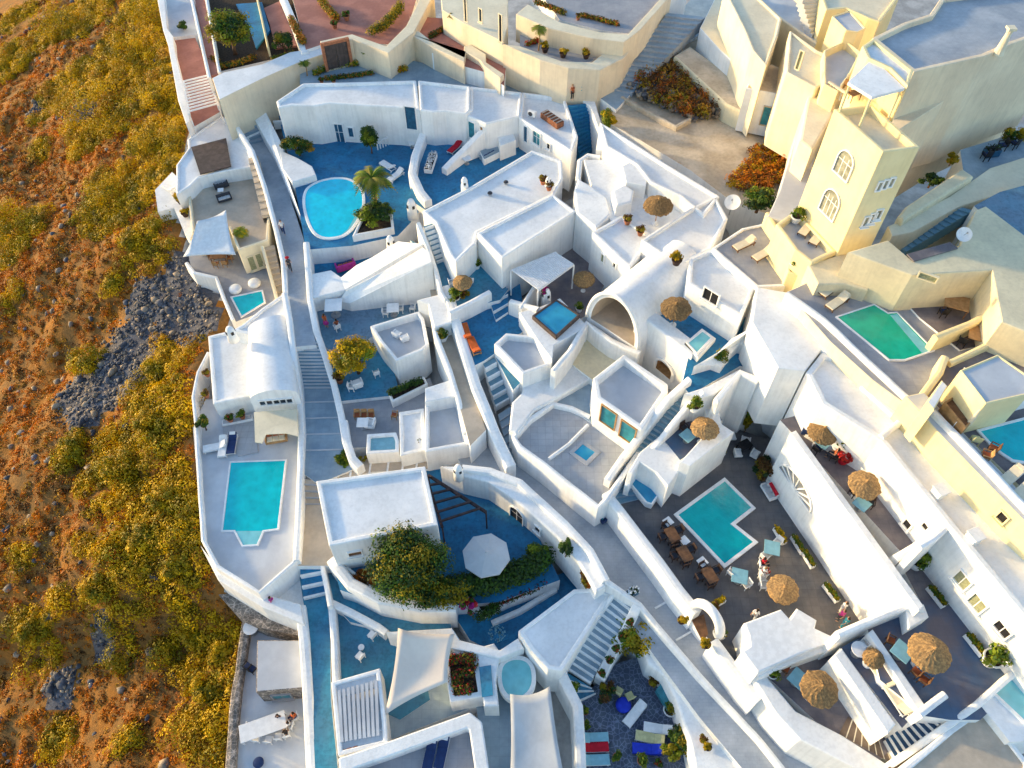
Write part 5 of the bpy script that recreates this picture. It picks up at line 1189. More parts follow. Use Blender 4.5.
# big bushes as things of their own, the rest as ground cover
def bush_pts(x, y, r, h, n):
    z = tz(x, y); P_, I_ = [], []
    for i in range(len(x)):
        m = max(6, int(n * r[i] ** 1.6)); d = nrg.normal(size=(m, 3)); d[:, 2] = np.abs(d[:, 2]); d /= np.linalg.norm(d, axis=1)[:, None]
        lump = 1 + .22 * np.sin(d[:, 0] * 5 + i) * np.cos(d[:, 1] * 4 + 2 * i)
        P_.append(np.array([x[i], y[i], z[i] - .1]) + d * np.array([r[i], r[i], h[i]]) * (lump * nrg.uniform(.72, 1.04, m))[:, None]); I_.append(np.full(m, i))
    return np.concatenate(P_), np.concatenate(I_)
x, y = scatter(19000); g = field(GB, x, y); n_ = hnoise(x * .8 + 7, y * .8)
rk = field(RB, x, y); xe = np.interp(y, EY, EX) - x; k = (g + n_ * .22 + np.clip(.18 - xe * .012, -.2, .18) > .5) & (rk < .45); x, y = x[k], y[k]; x, y = x[:3700], y[:3700]
r = nrg.uniform(.4, 1.0, len(x)) * np.where(nrg.random(len(x)) < .15, 1.7, 1); p, i = bush_pts(x, y, r, r * nrg.uniform(.6, 1.0, len(x)), 230)
tone = nrg.choice(4, len(x), p=[.40, .25, .28, .07]); mi = tone[i]; sw = nrg.random(len(mi)) < .05; mi[sw] = nrg.integers(0, 4, sw.sum())
tagit(leafmesh('scrub', p, .12, 'scrub', None, ['leaf_mustard', 'leaf_gold', 'leaf_olive', 'dry_straw'], mi, .35, grp=i), 'mustard yellow scrub bushes covering the hillside', 'scrub', None, 'stuff')
x, y = scatter(60000); g = field(GB, x, y, .85); rk = field(RB, x, y); n_ = hnoise(x * 1.3 + 3, y * 1.3 + 9)
k = (g < .52) & (rk + n_ * .1 < .32) & (n_ > -.75); x, y = x[k], y[k]; x, y = x[:18000], y[:18000]
r = nrg.uniform(.2, .55, len(x)); p, i = bush_pts(x, y, r, r * nrg.uniform(.5, .95, len(x)), 130)
zone = hnoise(x * .5 + 20, y * .5 - 5); tone = np.where(zone > .15, nrg.choice(4, len(x), p=[.55, .25, .1, .1]), nrg.choice(4, len(x), p=[.3, .2, .2, .3])); mi = tone[i]
tagit(leafmesh('dry_grass', p, .115, 'dry_grass', None, ['dry_orange', 'dry_rust', 'dry_straw', 'dry_brown'], mi, .3, grp=i), 'rust orange dry grass and thorn tufts covering the hillside', 'dry grass', None, 'stuff')
def rocks(name, label, x, y, z, s, ms, kind='stuff', cat='rubble'):
    base = bmesh.new(); bmesh.ops.create_icosphere(base, subdivisions=1, radius=1); bv = np.array([v.co[:] for v in base.verts]); bf = np.array([[v.index for v in f.verts] for f in base.faces]); base.free()
    n = len(x); V = bv[None] * (1 + nrg.uniform(-.28, .28, (n, len(bv), 1))); V = V * (np.asarray(s)[:, None, None] * nrg.uniform(.6, 1.3, (n, 1, 3)))
    a = nrg.uniform(0, 6.28, n); ca, sa = np.cos(a)[:, None], np.sin(a)[:, None]; V = np.stack([V[..., 0] * ca - V[..., 1] * sa, V[..., 0] * sa + V[..., 1] * ca, V[..., 2] * .75], -1) + np.stack([x, y, z], -1)[:, None]
    F = (bf[None] + (np.arange(n) * len(bv))[:, None, None]).reshape(-1, 3)
    me = bpy.data.meshes.new(name); me.vertices.add(n * len(bv)); me.vertices.foreach_set('co', V.astype(np.float32).ravel()); me.loops.add(F.size); me.loops.foreach_set('vertex_index', F.astype(np.int32).ravel()); me.polygons.add(len(F)); me.polygons.foreach_set('loop_start', np.arange(0, F.size, 3, dtype=np.int32))
    me.polygons.foreach_set('material_index', np.repeat(nrg.integers(0, len(ms), n), len(bf)).astype(np.int32)); me.update(calc_edges=True)
    return tagit(fin(name, me, ms), label, cat, None, kind)
x, y = scatter(80000); k = field(RB, x, y) + nrg.uniform(-.15, .15, len(x)) > .36; x, y = x[k][:15000], y[k][:15000]; s = nrg.uniform(.08, .22, len(x)) * np.where(nrg.random(len(x)) < .04, 2.4, 1)
rocks('rubble', 'dark grey volcanic rubble spilling down the hillside', x, y, tz(x, y) + s * .2, s, ['rock', 'rock', 'rocktan'])
x, y = scatter(900); s = nrg.uniform(.12, .45, len(x)) ; rocks('stones', 'pale stones lying between the dry tufts', x, y, tz(x, y) + s * .1, s, ['rocktan', 'rock'], cat='stones')
BUSH = '105,122,20 92,366,10 155,372,12 112,287,8 73,452,14 40,628,15 18,235,12 128,470,15 150,430,15 170,500,16 145,540,16 180,570,14 100,590,16 195,640,12 222,655,10 208,690,14 160,108,15 130,62,15 150,152,14 135,245,12 155,25,16 60,32,14 118,205,13 180,165,10'
for w in BUSH.split():
    u, v, rr = map(float, w.split(',')); c = tpix(u, v); R_ = (tpix(u + rr, v) - c).length * .9
    pts, ids = clumps((0, 0, R_ * .3), (R_, R_, R_ * .75), 26, 120, .36, low=0); z0 = float(tz(c.x, c.y)[0])
    rt = root('shrub', 'large rounded mustard green shrub on the hillside', 'shrub', (c.x, c.y, z0), 'large shrubs on the hillside')
    o = leafmesh('foliage', pts, .13, 'foliage', rt, ['leaf_olive', 'leaf_gold', 'leaf_mustard'], ids % 3, grp=ids)
    bm = BM(); limb(bm, [((c.x, c.y, z0 - .3), .09), ((c.x, c.y, z0 + .1), .07)], 6)
    for k in range(5): a = k * 1.256; limb(bm, [((c.x, c.y, z0 - .2), .06), ((c.x + R_ * .3 * math.cos(a), c.y + R_ * .3 * math.sin(a), z0 + R_ * .3), .04), ((c.x + R_ * .6 * math.cos(a), c.y + R_ * .6 * math.sin(a), z0 + R_ * .6), .015)], 6)
    obj('stem', bm, 'wood', rt)
# rubble garden in the sandy yard
def patch(s, z, n):
    p = pp(s, z); xs = [a.x for a in p]; ys = [a.y for a in p]; out = []
    while len(out) < n:
        x, y = rnd.uniform(min(xs), max(xs)), rnd.uniform(min(ys), max(ys)); c = False; j = len(p) - 1
        for i in range(len(p)):
            if (p[i].y > y) != (p[j].y > y) and x < (p[j].x - p[i].x) * (y - p[i].y) / (p[j].y - p[i].y) + p[i].x: c = not c
            j = i
        if c: out.append((x, y))
    return np.array(out)
q = patch('626,92 640,76 655,58 672,52 676,64 690,78 712,86 726,100 716,122 690,120 660,108 640,100', 8.9, 900); s = nrg.uniform(.12, .42, 900)
rocks('rubble', 'heap of brown stones in the walled rubble garden', q[:, 0], q[:, 1], 9.0 + nrg.uniform(0, .8, 900), s, ['rocktan', 'rocktan', 'rock'])
def tuft(label, s, z, n, ms, size=.16, hh=1.0, name='dry_plants', cat='dry plants'):
    q = patch(s, z, n); p = np.concatenate([ball((a[0], a[1], z + hh * .35), (.5, .5, hh * .5 * nrg.uniform(.5, 1.3)), 40) for a in q]); gi = np.repeat(np.arange(len(q)), 40); tn = nrg.integers(0, len(ms), len(q))[gi]
    return tagit(leafmesh(name, p, size, name, None, ms, tn, .4, grp=gi), label, cat, None, 'stuff')
tuft('rust brown dry plants over the rubble garden', '634,84 655,60 672,54 690,80 714,90 724,108 712,120 684,116 655,104', 9.4, 300, ['dry_brown', 'dry_rust', 'dry_straw', 'dry_brown', 'leaf_olive'], .13, 1.5)
tuft('burnt orange bushes below the yellow tower', '722,184 742,170 750,150 776,146 786,162 788,178 770,190 745,192', 9.0, 230, ['dry_orange', 'dry_rust', 'dry_brown', 'leaf_gold'], .13, .9)
tuft('dark brown thicket by the cave at the foot of the tower', '776,152 800,142 814,146 804,162 788,168', 9.4, 50, ['dry_brown', 'dry_rust', 'leaf_dark'], .17, 1.5)
# ================================================================== trees and planting
def tree(name, label, cat, u, v, zb, h, R3, n, ms, nl=70, size=.22, tm='wood', group=None, cr=.36):
    """(u, v) is where the middle of the crown appears; zb the ground below it"""
    c = P(u, v, zb + h); rt = root(name, label, cat, (c.x, c.y, zb), group)
    bm = BM(); top = Vector((c.x, c.y, zb + h * .55)); limb(bm, [((c.x, c.y, zb - .3), .2 * R3[0] / 2), ((c.x + .08, c.y, zb + h * .3), .14 * R3[0] / 2), (top, .1 * R3[0] / 2)], 9)
    for k in range(7):
        a = k * .9 + rnd.random(); rr = rnd.uniform(.5, .8); e = Vector((c.x + R3[0] * rr * math.cos(a), c.y + R3[1] * rr * math.sin(a), zb + h + R3[2] * rnd.uniform(-.3, .4)))
        limb(bm, [(top - Vector((0, 0, .2)), .07 * R3[0] / 2), (top.lerp(e, .5) + Vector((0, 0, .15)), .05 * R3[0] / 2), (e, .015)], 6)
    obj('trunk', bm, tm, rt, smooth=True)
    size *= .68; pts, ids = clumps((0, 0, h), R3, n, int(nl * 2.1), cr); tone = nrg.integers(0, len(ms), n)
    mi = np.where(nrg.random(len(pts)) < .12, nrg.integers(0, len(ms), len(pts)), tone[ids])
    leafmesh('crown', pts, size, 'crown', rt, ms, mi, grp=ids)
    return rt
tree('tree', 'big gold tinged green tree beside the flat roofed hall', 'tree', 408, 560, .4, 3.6, (2.75, 2.75, 1.8), 75, ['leaf_green', 'leaf_green', 'leaf_dark', 'leaf_olive', 'leaf_green', 'leaf_dark'], 90, .18)
tree('tree', 'dense dark green tree trailing over the garden wall', 'tree', 432, 592, 0, 2.2, (2.7, 1.4, 1.3), 50, ['leaf_green', 'leaf_dark', 'leaf_olive'], 80, .18)
tree('tree', 'golden leafed round tree on the blue court beside the stepped path', 'tree', 354, 356, 1.6, 2.4, (1.95, 1.9, 1.3), 44, ['leaf_gold', 'leaf_olive', 'leaf_mustard', 'leaf_lime'], 80, .19)
tree('tree', 'big round green tree in the blue floored top garden', 'tree', 228, 30, 8.4, 2.6, (2.6, 2.6, 1.7), 46, ['leaf_green', 'leaf_dark', 'leaf_lime', 'leaf_olive'], 90, .22)
tree('tree', 'round clipped green tree on the corner of the top garden', 'tree', 282, 42, 8.4, 1.2, (1.5, 1.3, .9), 22, ['leaf_green', 'leaf_dark', 'leaf_olive'], 70, .18)
tree('shrub', 'bushy green plant with pale flowers in the white pool planter', 'shrub', 297, 146, 4.6, 1.1, (1.6, 1.4, 1.0), 26, ['leaf_green', 'leaf_olive', 'dry_straw', 'leaf_dark'], 70, .19)
tree('shrub', 'tall slim green shrub beside the white pool house', 'shrub', 369, 138, 4.5, 1.9, (1.0, 1.0, 1.7), 24, ['leaf_green', 'leaf_lime', 'leaf_dark'], 70, .18)
tree('shrub', 'round bright green bush at the foot of the pool palm', 'shrub', 374, 214, 5.1, .7, (1.75, 1.5, .8), 30, ['leaf_lime', 'leaf_green', 'leaf_lime', 'leaf_dark'], 75, .2)
tree('shrub', 'bright yellow round bush above the blue stairway', 'shrub', 609, 119, 8.6, .9, (1.0, 1.0, .8), 18, ['leaf_lime', 'leaf_mustard', 'leaf_lime'], 70, .17)
tree('shrub', 'spiky golden bush in the corner of the cobbled court', 'shrub', 634, 640, -1.0, 1.4, (1.6, 1.7, 1.2), 34, ['leaf_mustard', 'leaf_lime', 'leaf_olive', 'leaf_green'], 80, .2)
tree('shrub', 'green bush with yellow tips below the yellow tower', 'shrub', 760, 200, 9.2, 1.1, (1.6, 1.3, .9), 24, ['leaf_green', 'leaf_olive', 'leaf_lime', 'leaf_dark'], 70, .2)
tree('shrub', 'dark round bush on the corner of the pool terrace', 'shrub', 203, 424, .3, .6, (.75, .7, .6), 16, ['leaf_green', 'leaf_olive', 'leaf_dark'], 60, .15)
tree('shrub', 'bright green bush at the bend of the stepped path', 'shrub', 343, 460, .5, .5, (.55, .75, .5), 12, ['leaf_lime', 'leaf_green'], 60, .15)
tree('shrub', 'small green bush under the rounded corner wall', 'shrub', 362, 459, .7, .35, (.4, .4, .35), 9, ['leaf_lime', 'leaf_olive'], 50, .13)
tree('shrub', 'dark small shrub on the pale corner above the pink court', 'shrub', 182, 25, 5.4, .6, (.8, .7, .6), 14, ['leaf_dark', 'leaf_green'], 60, .17)
tree('shrub', 'dark green bush on the bank behind the royal blue loungers', 'shrub', 683, 738, -1.6, .8, (.85, 1.2, .8), 20, ['leaf_green', 'leaf_dark', 'leaf_olive'], 70, .16)
tree('shrub', 'lime green bush beside the royal blue loungers', 'shrub', 671, 752, -1.7, .6, (.8, .6, .55), 14, ['leaf_lime', 'leaf_olive'], 60, .15)
tree('shrub', 'green bush by the foot of the bright blue winder steps', 'shrub', 606, 693, -1.8, .7, (.65, .9, .7), 14, ['leaf_dark', 'leaf_olive', 'dry_brown'], 60, .15)
tree('shrub', 'slender green climber on the pale patio house wall', 'shrub', 748, 422, 3.0, 1.5, (.45, .45, 1.5), 14, ['leaf_green', 'leaf_olive'], 50, .16)
tree('shrub', 'bronze green shrub in the dark patio corner by the wall', 'shrub', 764, 468, 3.0, 1.0, (.9, 1.2, .9), 18, ['dry_brown', 'leaf_dark', 'dry_brown', 'leaf_olive'], 60, .17)
tree('shrub', 'rust red bed plant beside the big garden tree', 'shrub', 364, 580, .3, .4, (1.0, .8, .45), 16, ['dry_orange', 'dry_rust', 'dry_brown'], 60, .16)
tree('shrub', 'bright pointed green bush at the end of the dark hedge', 'shrub', 536, 552, .4, 1.1, (.85, 1.0, .9), 18, ['leaf_lime', 'leaf_green', 'leaf_green'], 70, .16)
tree('shrub', 'leafy creeper on the white wall beside the lane', 'shrub', 566, 550, 2.2, .8, (.5, .9, .6), 14, ['leaf_green', 'leaf_dark'], 60, .15)
tree('shrub', 'rusty brown plant in the corner bed above the white roof', 'shrub', 586, 581, 1.8, .6, (.55, .75, .4), 12, ['dry_rust', 'leaf_olive', 'dry_brown'], 60, .15)
tree('shrub', 'magenta bougainvillea on the corner of the garden wall', 'shrub', 468, 606, 0, 1.2, (.6, .55, .5), 14, ['petal_pink', 'petal_pink', 'leaf_green', 'petal_red'], 60, .15)
tree('shrub', 'pink bougainvillea above the white rounded wall end', 'shrub', 544, 290, 5.0, 2.2, (.42, .42, .3), 9, ['petal_pink', 'petal_pink', 'leaf_green'], 50, .14)
tree('shrub', 'yellow green bush beside the dark gate at the top', 'shrub', 353, 50, 8.0, 1.0, (.4, .5, 1.0), 12, ['leaf_lime', 'leaf_green'], 50, .17)
def hedge(label, s, z, h, w, ms, n=24, size=.16, name='hedge', cat='hedge', base=0):
    n = int(n * 2.2); p = pp(s, z); pts = []; seg = []
    for a, b in zip(p[:-1], p[1:]):
        k = max(2, int((b - a).length / .3))
        for i in range(k):
            c = a.lerp(b, i / k); pts.append(ball((c.x, c.y, z + h * .5), (w * nrg.uniform(.8, 1.2), w * nrg.uniform(.8, 1.2), h * nrg.uniform(.45, .65)), n, .5))
    pts = np.concatenate(pts); c = pts.mean(0); rt = root(name, label, cat, (c[0], c[1], z)); leafmesh('foliage', pts - np.array([c[0], c[1], z]), size * .75, 'foliage', rt, ms, grp=np.repeat(np.arange(len(pts) // n), n))
    bm = BM()
    limb(bm, [((q.x, q.y, z + h * .12), .05) for q in p], 6)
    obj('stem', bm, 'wood', rt); return rt
hedge('dark green hedge bank below the grey octagonal umbrella', '440,594 470,590 500,584 530,572 548,558', .4, 1.9, 1.0, ['leaf_dark', 'leaf_green', 'leaf_dark', 'leaf_green'], 160, .2)
hedge('clipped green hedge in the long white planter', '391,394 408,387 424,381', 2.1, .6, .35, ['leaf_dark', 'leaf_green'], 60)
hedge('dusty pink and green flowers in the stepped flowerbed', '490,608 512,600 530,592 548,582', .0, .5, .3, ['dry_brown', 'leaf_dark', 'petal_red', 'leaf_green'], 40, .12, 'flowerbed', 'flowerbed')
hedge('dark leafy shrubs at the start of the stepped flowerbed', '480,618 490,613 500,608', .0, .8, .5, ['leaf_dark', 'leaf_green'], 70)
hedge('dark flowers with red and olive plants in the white planter', '452,660 472,658 470,672 456,676 458,690 474,688', .5, .5, .5, ['dry_brown', 'leaf_dark', 'leaf_olive', 'petal_red', 'leaf_green', 'dry_brown'], 60, .13, 'flowerbed', 'flowerbed')
hedge('row of golden round bushes along the beige wall path', '388,73 398,72 408,71', 8.0, .8, .55, ['leaf_mustard', 'leaf_lime', 'dry_orange'], 70)
hedge('row of green pot flowers along the top garden path', '315,76 330,70 345,67 360,66', 8.0, .8, .35, ['leaf_lime', 'leaf_green', 'leaf_mustard'], 40)
hedge('low green flowers along the edge of the top garden path', '326,80 345,78 362,76 375,74', 8.0, .5, .35, ['leaf_green', 'leaf_lime', 'petal_orange', 'leaf_dark'], 40)
hedge('dark green climber beside the dark gate', '360,62 368,66 374,68', 8.0, .7, .35, ['leaf_dark', 'leaf_green'], 50)
hedge('flower border of the small pink court', '465,27 478,33 492,41 503,47', 9.9, .8, .45, ['leaf_olive', 'dry_rust', 'leaf_lime', 'leaf_dark'], 60)
hedge('dark flower border at the back of the small pink court', '431,38 445,30 458,24', 9.9, .6, .4, ['leaf_dark', 'dry_rust', 'leaf_green'], 60)
hedge('red leaved border of the grey garden court', '528,46 540,42 548,36', 12.0, .6, .35, ['dry_rust', 'petal_red', 'leaf_lime'], 50)
hedge('shrub border of the upper grey terrace', '536,4 552,10 566,16', 13.6, .6, .4, ['leaf_olive', 'dry_rust', 'leaf_dark'], 50)
hedge('low brown border along the edge of the upper grey terrace', '582,17 596,20 610,24 620,26', 13.6, .5, .35, ['leaf_olive', 'dry_rust', 'leaf_dark'], 50)
hedge('orange and green border in the upper pink court', '292,22 298,35 304,46', 9.6, .9, .5, ['leaf_olive', 'petal_orange', 'leaf_green', 'dry_rust'], 60)
hedge('second flower border of the upper pink court', '322,4 330,14 338,22', 9.6, .9, .6, ['leaf_olive', 'leaf_green', 'dry_rust', 'leaf_gold'], 60)
hedge('golden green bank of bushes beside the upper pink court', '372,36 384,30 396,18 402,8', 9.8, 1.2, .7, ['leaf_gold', 'leaf_olive', 'leaf_green'], 70)
hedge('olive scrub strip below the big round garden tree', '214,60 222,68 240,64 256,58', 8.3, .5, .5, ['leaf_olive', 'dry_orange', 'leaf_dark'], 50)
hedge('narrow green strip beside the white garden wall', '274,60 286,57 296,54', 8.6, .5, .35, ['leaf_green', 'leaf_olive'], 50)
def palm(label, u, v, zb, h, nf=22, L=2.0, ms=('leaf_palm', 'leaf_lime', 'leaf_olive'), tr=.17, name='palm_tree'):
    c = P(u, v, zb + h); rt = root(name, label, 'palm', (c.x, c.y, zb)); bm = BM(); ch = []
    for k in range(15): f = k / 14; ch.append(((c.x + .1 * math.sin(f * 2), c.y, zb + h * f - .1), tr * (1.25 - .35 * f) * (1 + .1 * (k % 2))))
    limb(bm, ch, 10); obj('trunk', bm, 'woodlight', rt)
    V, F, MI = [], [], []
    for i in range(nf):
        a = i * 2.4; e = rnd.uniform(-.1, 1.05); Lf = L * rnd.uniform(.8, 1.1)
        pr = None
        for s in range(13):
            t = s / 12; el = e - 1.5 * t * t; r_ = Lf * t * (math.cos(e * .6) * .9); z = Lf * (math.sin(e) * t - .75 * t * t)
            ctr = np.array([r_ * math.cos(a), r_ * math.sin(a), h + z])
            if s:
                side = np.array([-math.sin(a), math.cos(a), 0]); out = np.array([math.cos(a), math.sin(a), -.25]); w = .55 * math.sin(math.pi * min(1, t * .9 + .1)) + .05
                for sg in (-1, 1):
                    b = len(V); tip = ctr + side * sg * w * .8 + out * w * .55 + np.array([0, 0, -.12 * w]); V += [pr, ctr, tip + out * .03, tip]; F.append((b, b + 1, b + 2, b + 3)); MI.append(i % len(ms))
            pr = ctr
    me = bpy.data.meshes.new('crown'); me.from_pydata([tuple(map(float, q)) for q in V], [], F)
    for p_, m_ in zip(me.polygons, MI): p_.material_index = m_
    fin('crown', me, list(ms), rt); return rt
palm('golden palm tree rising from the bush beside the oval pool', 371, 178, 5.1, 3.4, 44, 2.35, ('leaf_palm', 'leaf_lime', 'leaf_green'))
palm('small potted style palm on the upper grey garden court', 539, 28, 12.0, 2.4, 12, .8, ('leaf_lime', 'leaf_palm'), .06)
palm('slim young palm on the planted top path, the taller of two', 373, 47, 8.0, 2.4, 9, .5, ('leaf_lime', 'leaf_green'), .05)
palm('slim young palm on the planted top path, the shorter of two', 367, 50, 8.0, 2.0, 9, .4, ('leaf_lime', 'leaf_green'), .05)
palm('slim young palm at the left end of the planted top path', 304, 62, 8.0, 1.6, 9, .5, ('leaf_lime', 'leaf_green'), .05)
palm('small agave like palm on the cream house terrace', 240, 231, 3.2, .7, 14, .7, ('leaf_lime', 'leaf_mustard'), .09)
palm('tall potted climber palm above the small pink court', 454, 14, 9.9, 2.6, 12, .8, ('leaf_olive', 'leaf_dark'), .08)
# ================================================================== furniture, people, small things
T_pars = [mk_parasol(), mk_parasol(1.3, 2.3, .5), mk_parasol(1.4, 2.35, .75)]; T_oct = mk_octo(1.75, 2.4, 'fab_grey')
G_PAR = 'thatched parasols of the hotel terraces'
for u, v, z, s, l in ((463, 293, 5.6, .62, 'thatched parasol half over the blue deck below the oblong white house'), (583, 291, 4.9, .72, 'thatched parasol standing in the lilac grey courtyard'), (655, 224, 9.0, .92, 'wide thatched parasol in the pale blue roof court'), (673, 325, 8.5, .88, 'thatched parasol on the deep blue terrace above the arches'), (700, 442, 6.2, .78, 'thatched parasol over the small dark blue balcony'), (815, 446, 8.6, .74, 'thatched parasol nearest the pale patio house on the brown upper terrace'), (854, 497, 8.6, .78, 'thatched parasol in the middle of the brown upper terrace'), (776, 598, 3.0, .8, 'thatched parasol over the dark slate patio near the tented roof'), (915, 664, 7.65, .86, 'thatched parasol on the deep blue terrace at the lower right'), (808, 697, 4.4, .84, 'thatched parasol on the brown lilac terrace beside the lane')):
    o = put(T_pars[_n[0] % 3], u, v, z, rnd.uniform(0, 6), l, 'parasol', G_PAR, s); _n[0] += 1; o.rotation_euler.x = rnd.uniform(-.06, .06); o.rotation_euler.y = rnd.uniform(-.06, .06)
put(T_oct, 487, 569, .4, .2, 'grey octagonal umbrella on the deep blue garden court', 'umbrella')
put(mk_parasol(.62, 1.2, .5), 867, 664, 6.98, 0, 'small brown thatched shade on the narrow navy strip terrace', 'parasol')
B_w = mk_bed('wood', 'fab_cream'); B_o = mk_bed('woodlight', 'fab_orange'); B_c = mk_bed('fab_white', 'fab_cream'); B_n = mk_bed('fab_white', 'fab_navy', 'fab_white'); B_b = mk_bed('fab_white', 'fab_white'); B_r = mk_bed('fab_white', 'fab_red'); B_a = mk_bed('fab_white', 'fab_aqua'); B_y = mk_bed('fab_royal', 'fab_royal'); B_l = mk_bed('fab_white', 'fab_lemon'); B_g = mk_bed('fab_royal', 'fab_white')
C_w = mk_chair('wicker', 'fab_charcoal'); C_l = mk_chair('fab_white', 'fab_grey'); C_b = mk_chair('woodlight', 'fab_rust'); C_k = mk_chair('black', 'fab_navy'); C_f = mk_chair('fab_white', 'fab_white', False); C_y = mk_chair('fab_lemon', 'fab_lemon', False); C_r = mk_chair('wood', 'fab_rust')
A_w = mk_armchair('fab_white', 'fab_white'); S_w = mk_sofa('fab_white', 'fab_grey'); S_n = mk_sofa('fab_navy', 'fab_navy', 2.0, 3, 'fab_teal'); S_b = mk_sofa('bluegrey', 'fab_aqua', 1.7, 3, 'fab_navy'); S_p = mk_sofa('fab_pink', 'fab_navy', 1.7, 3, 'fab_rust')
S_k = mk_sofa('fab_charcoal', 'fab_grey', 1.7, 3, 'fab_charcoal'); S_t = mk_sofa('woodlight', 'fab_cream', 1.8, 3, 'fab_rust')
T_w = mk_table('fab_white', .85, .85); T_g = mk_table('fab_aqua', .95, .95); T_r = mk_round(); T_br = mk_table('wood', .8, 1.2, .72, 'four', 'wood'); T_o = mk_table('woodlight', 1.3, 1.5, .74, 'four', 'wood'); T_l = mk_table('fab_white', 1.0, 2.6, .75, 'four', 'fab_white'); T_k = mk_table('black', .6, .8, .5, 'four', 'black')
PF = mk_pouf(); DS = mk_dish(); AC = mk_ac(); CH = mk_chimney(); CHs = mk_chimney(1.5, .55); SK = mk_skylight()
# loungers
for t, u, v, z, seg, l, g in (
    (B_w, 743, 247, 12.0, (735, 250, 757, 240, 12), 'cream sunbed on the grey terrace, the one farther from the yellow tower', 'sunbeds on the grey terrace by the tower'),
    (B_w, 762, 257, 12.0, (752, 262, 776, 249, 12), 'cream sunbed on the grey terrace, the one beside the yellow balustrade', 'sunbeds on the grey terrace by the tower'),
    (B_w, 829, 292, 13.75, (819, 294, 839, 280, 15.8), 'cream sunbed by the green pool, the one nearer the ochre wall', 'sunbeds by the green pool'),
    (B_w, 836, 305, 13.75, (824, 308, 846, 293, 15.8), 'cream sunbed by the green pool, the one nearer the water', 'sunbeds by the green pool'),
    (B_o, 466, 334, 4.85, (463, 324, 469, 343, 4.8), 'orange lounger on the blue deck, the one nearer the potted plants', 'orange loungers on the blue deck'),
    (B_o, 474, 348, 4.85, (470, 338, 479, 357, 4.8), 'orange lounger on the blue deck, the one nearer the ladder like stairs', 'orange loungers on the blue deck'),
    (B_b, 216, 449, .05, (212, 449, 222, 447, 0), 'white striped lounger on the pale pool terrace, nearest the hillside', 'loungers on the pale pool terrace'),
    (B_b, 224, 449, .05, (222, 454, 224, 440, 0), 'white lounger between the striped and the navy lounger', 'loungers on the pale pool terrace'),
    (B_n, 233, 446, .05, (232, 456, 236, 434, 0), 'navy lounger with white pillow on the pale pool terrace', 'loungers on the pale pool terrace'),
    (B_b, 388, 168, 4.55, (382, 162, 398, 172, 4.5), 'white lounger behind the golden palm, nearer the slim green shrub', 'white loungers behind the palm'),
    (B_b, 396, 178, 4.55, (388, 182, 402, 172, 4.5), 'white lounger behind the golden palm, nearer the cushioned bench wall', 'white loungers behind the palm'),
    (B_c, 878, 674, 7.0, (870, 662, 886, 686, 7), 'cream lounger on the narrow navy strip, the upper one', 'cream loungers on the navy strip'),
    (B_c, 895, 700, 7.0, (887, 688, 903, 712, 7), 'cream lounger on the narrow navy strip, the lower one', 'cream loungers on the navy strip'),
    (B_a, 594, 739, -1.85, (606, 739, 582, 740, -2), 'aqua lounger above the crimson one on the cobbled court', 'loungers along the rim of the cobbled court'),
    (B_r, 594, 748, -1.85, (606, 748, 582, 749, -2), 'crimson red lounger on the cobbled court', 'loungers along the rim of the cobbled court'),
    (B_a, 595, 761, -1.85, (606, 761, 582, 762, -2), 'aqua lounger below the crimson one on the cobbled court', 'loungers along the rim of the cobbled court'),
    (B_g, 657, 730, -1.85, (646, 728, 668, 732, -2), 'white padded lounger with a royal blue frame on the cobbles', 'loungers in the middle of the cobbled court'),
    (B_l, 649, 739, -1.85, (638, 736, 660, 741, -2), 'pale lemon lounger on the cobbles', 'loungers in the middle of the cobbled court'),
    (B_y, 646, 750, -1.85, (634, 749, 658, 751, -2), 'royal blue lounger on the cobbles', 'loungers in the middle of the cobbled court'),
    (B_b, 634, 715, -1.85, (629, 721, 640, 707, -2), 'small white lounger standing alone on the cobbles', 'loungers in the middle of the cobbled court'),
    (B_b, 170, 190, 1.85, (164, 186, 174, 193, 1.8), 'white lounger on the ledge over the hillside', None),
    (B_w, 806, 231, 14.65, (800, 238, 812, 224, 14.6), 'pale sunbed on the arched yellow balcony, outer one', 'sunbeds on the yellow balcony'),
    (B_w, 817, 240, 14.65, (811, 247, 823, 233, 14.6), 'pale sunbed on the arched yellow balcony, inner one', 'sunbeds on the yellow balcony')):
    put(t, u, v, z, seg, l, 'sun lounger', g)
# patio dining: brown wicker groups along the lane wall
for k, (u, v) in enumerate(((669, 537), (681, 556), (706, 577))):
    w = ['near the mosaic hot tub', 'in the middle of the row', 'nearest the arched gate'][k]
    put(T_br, u + 2, v + 2, 3.06, ang(640, 500, 700, 600), f'brown wicker table {w}', 'table', 'wicker tables on the slate patio')
    for j, (du, dv) in enumerate(((-8, 3), (9, -4), (3, 10), (-4, -7))):
        put(C_w, u + du, v + dv, 3.06, math.atan2(dv, -du), f'dark chair {["on the lane side", "on the pool side", "facing the roof", "facing the tub"][j]} of wicker table {w}', 'chair', 'wicker chairs on the slate patio')
for k, (u, v, l) in enumerate(((667, 525, 'white side table at the pool rim near the mosaic hot tub'), (683, 544, 'white side table at the pool rim between the wicker groups'), (701, 565, 'white side table at the pool rim near its lower corner'))):
    put(T_w, u, v, 3.06, .6, l, 'table', 'white side tables by the L shaped pool', .75)
for u, v, l in ((737, 581, 'white square table below the lower corner of the L shaped pool'), (769, 553, 'white square table beside the yellow flowered planter')):
    put(T_g, u, v, 3.06, -.25, l, 'table', None, 1.15)
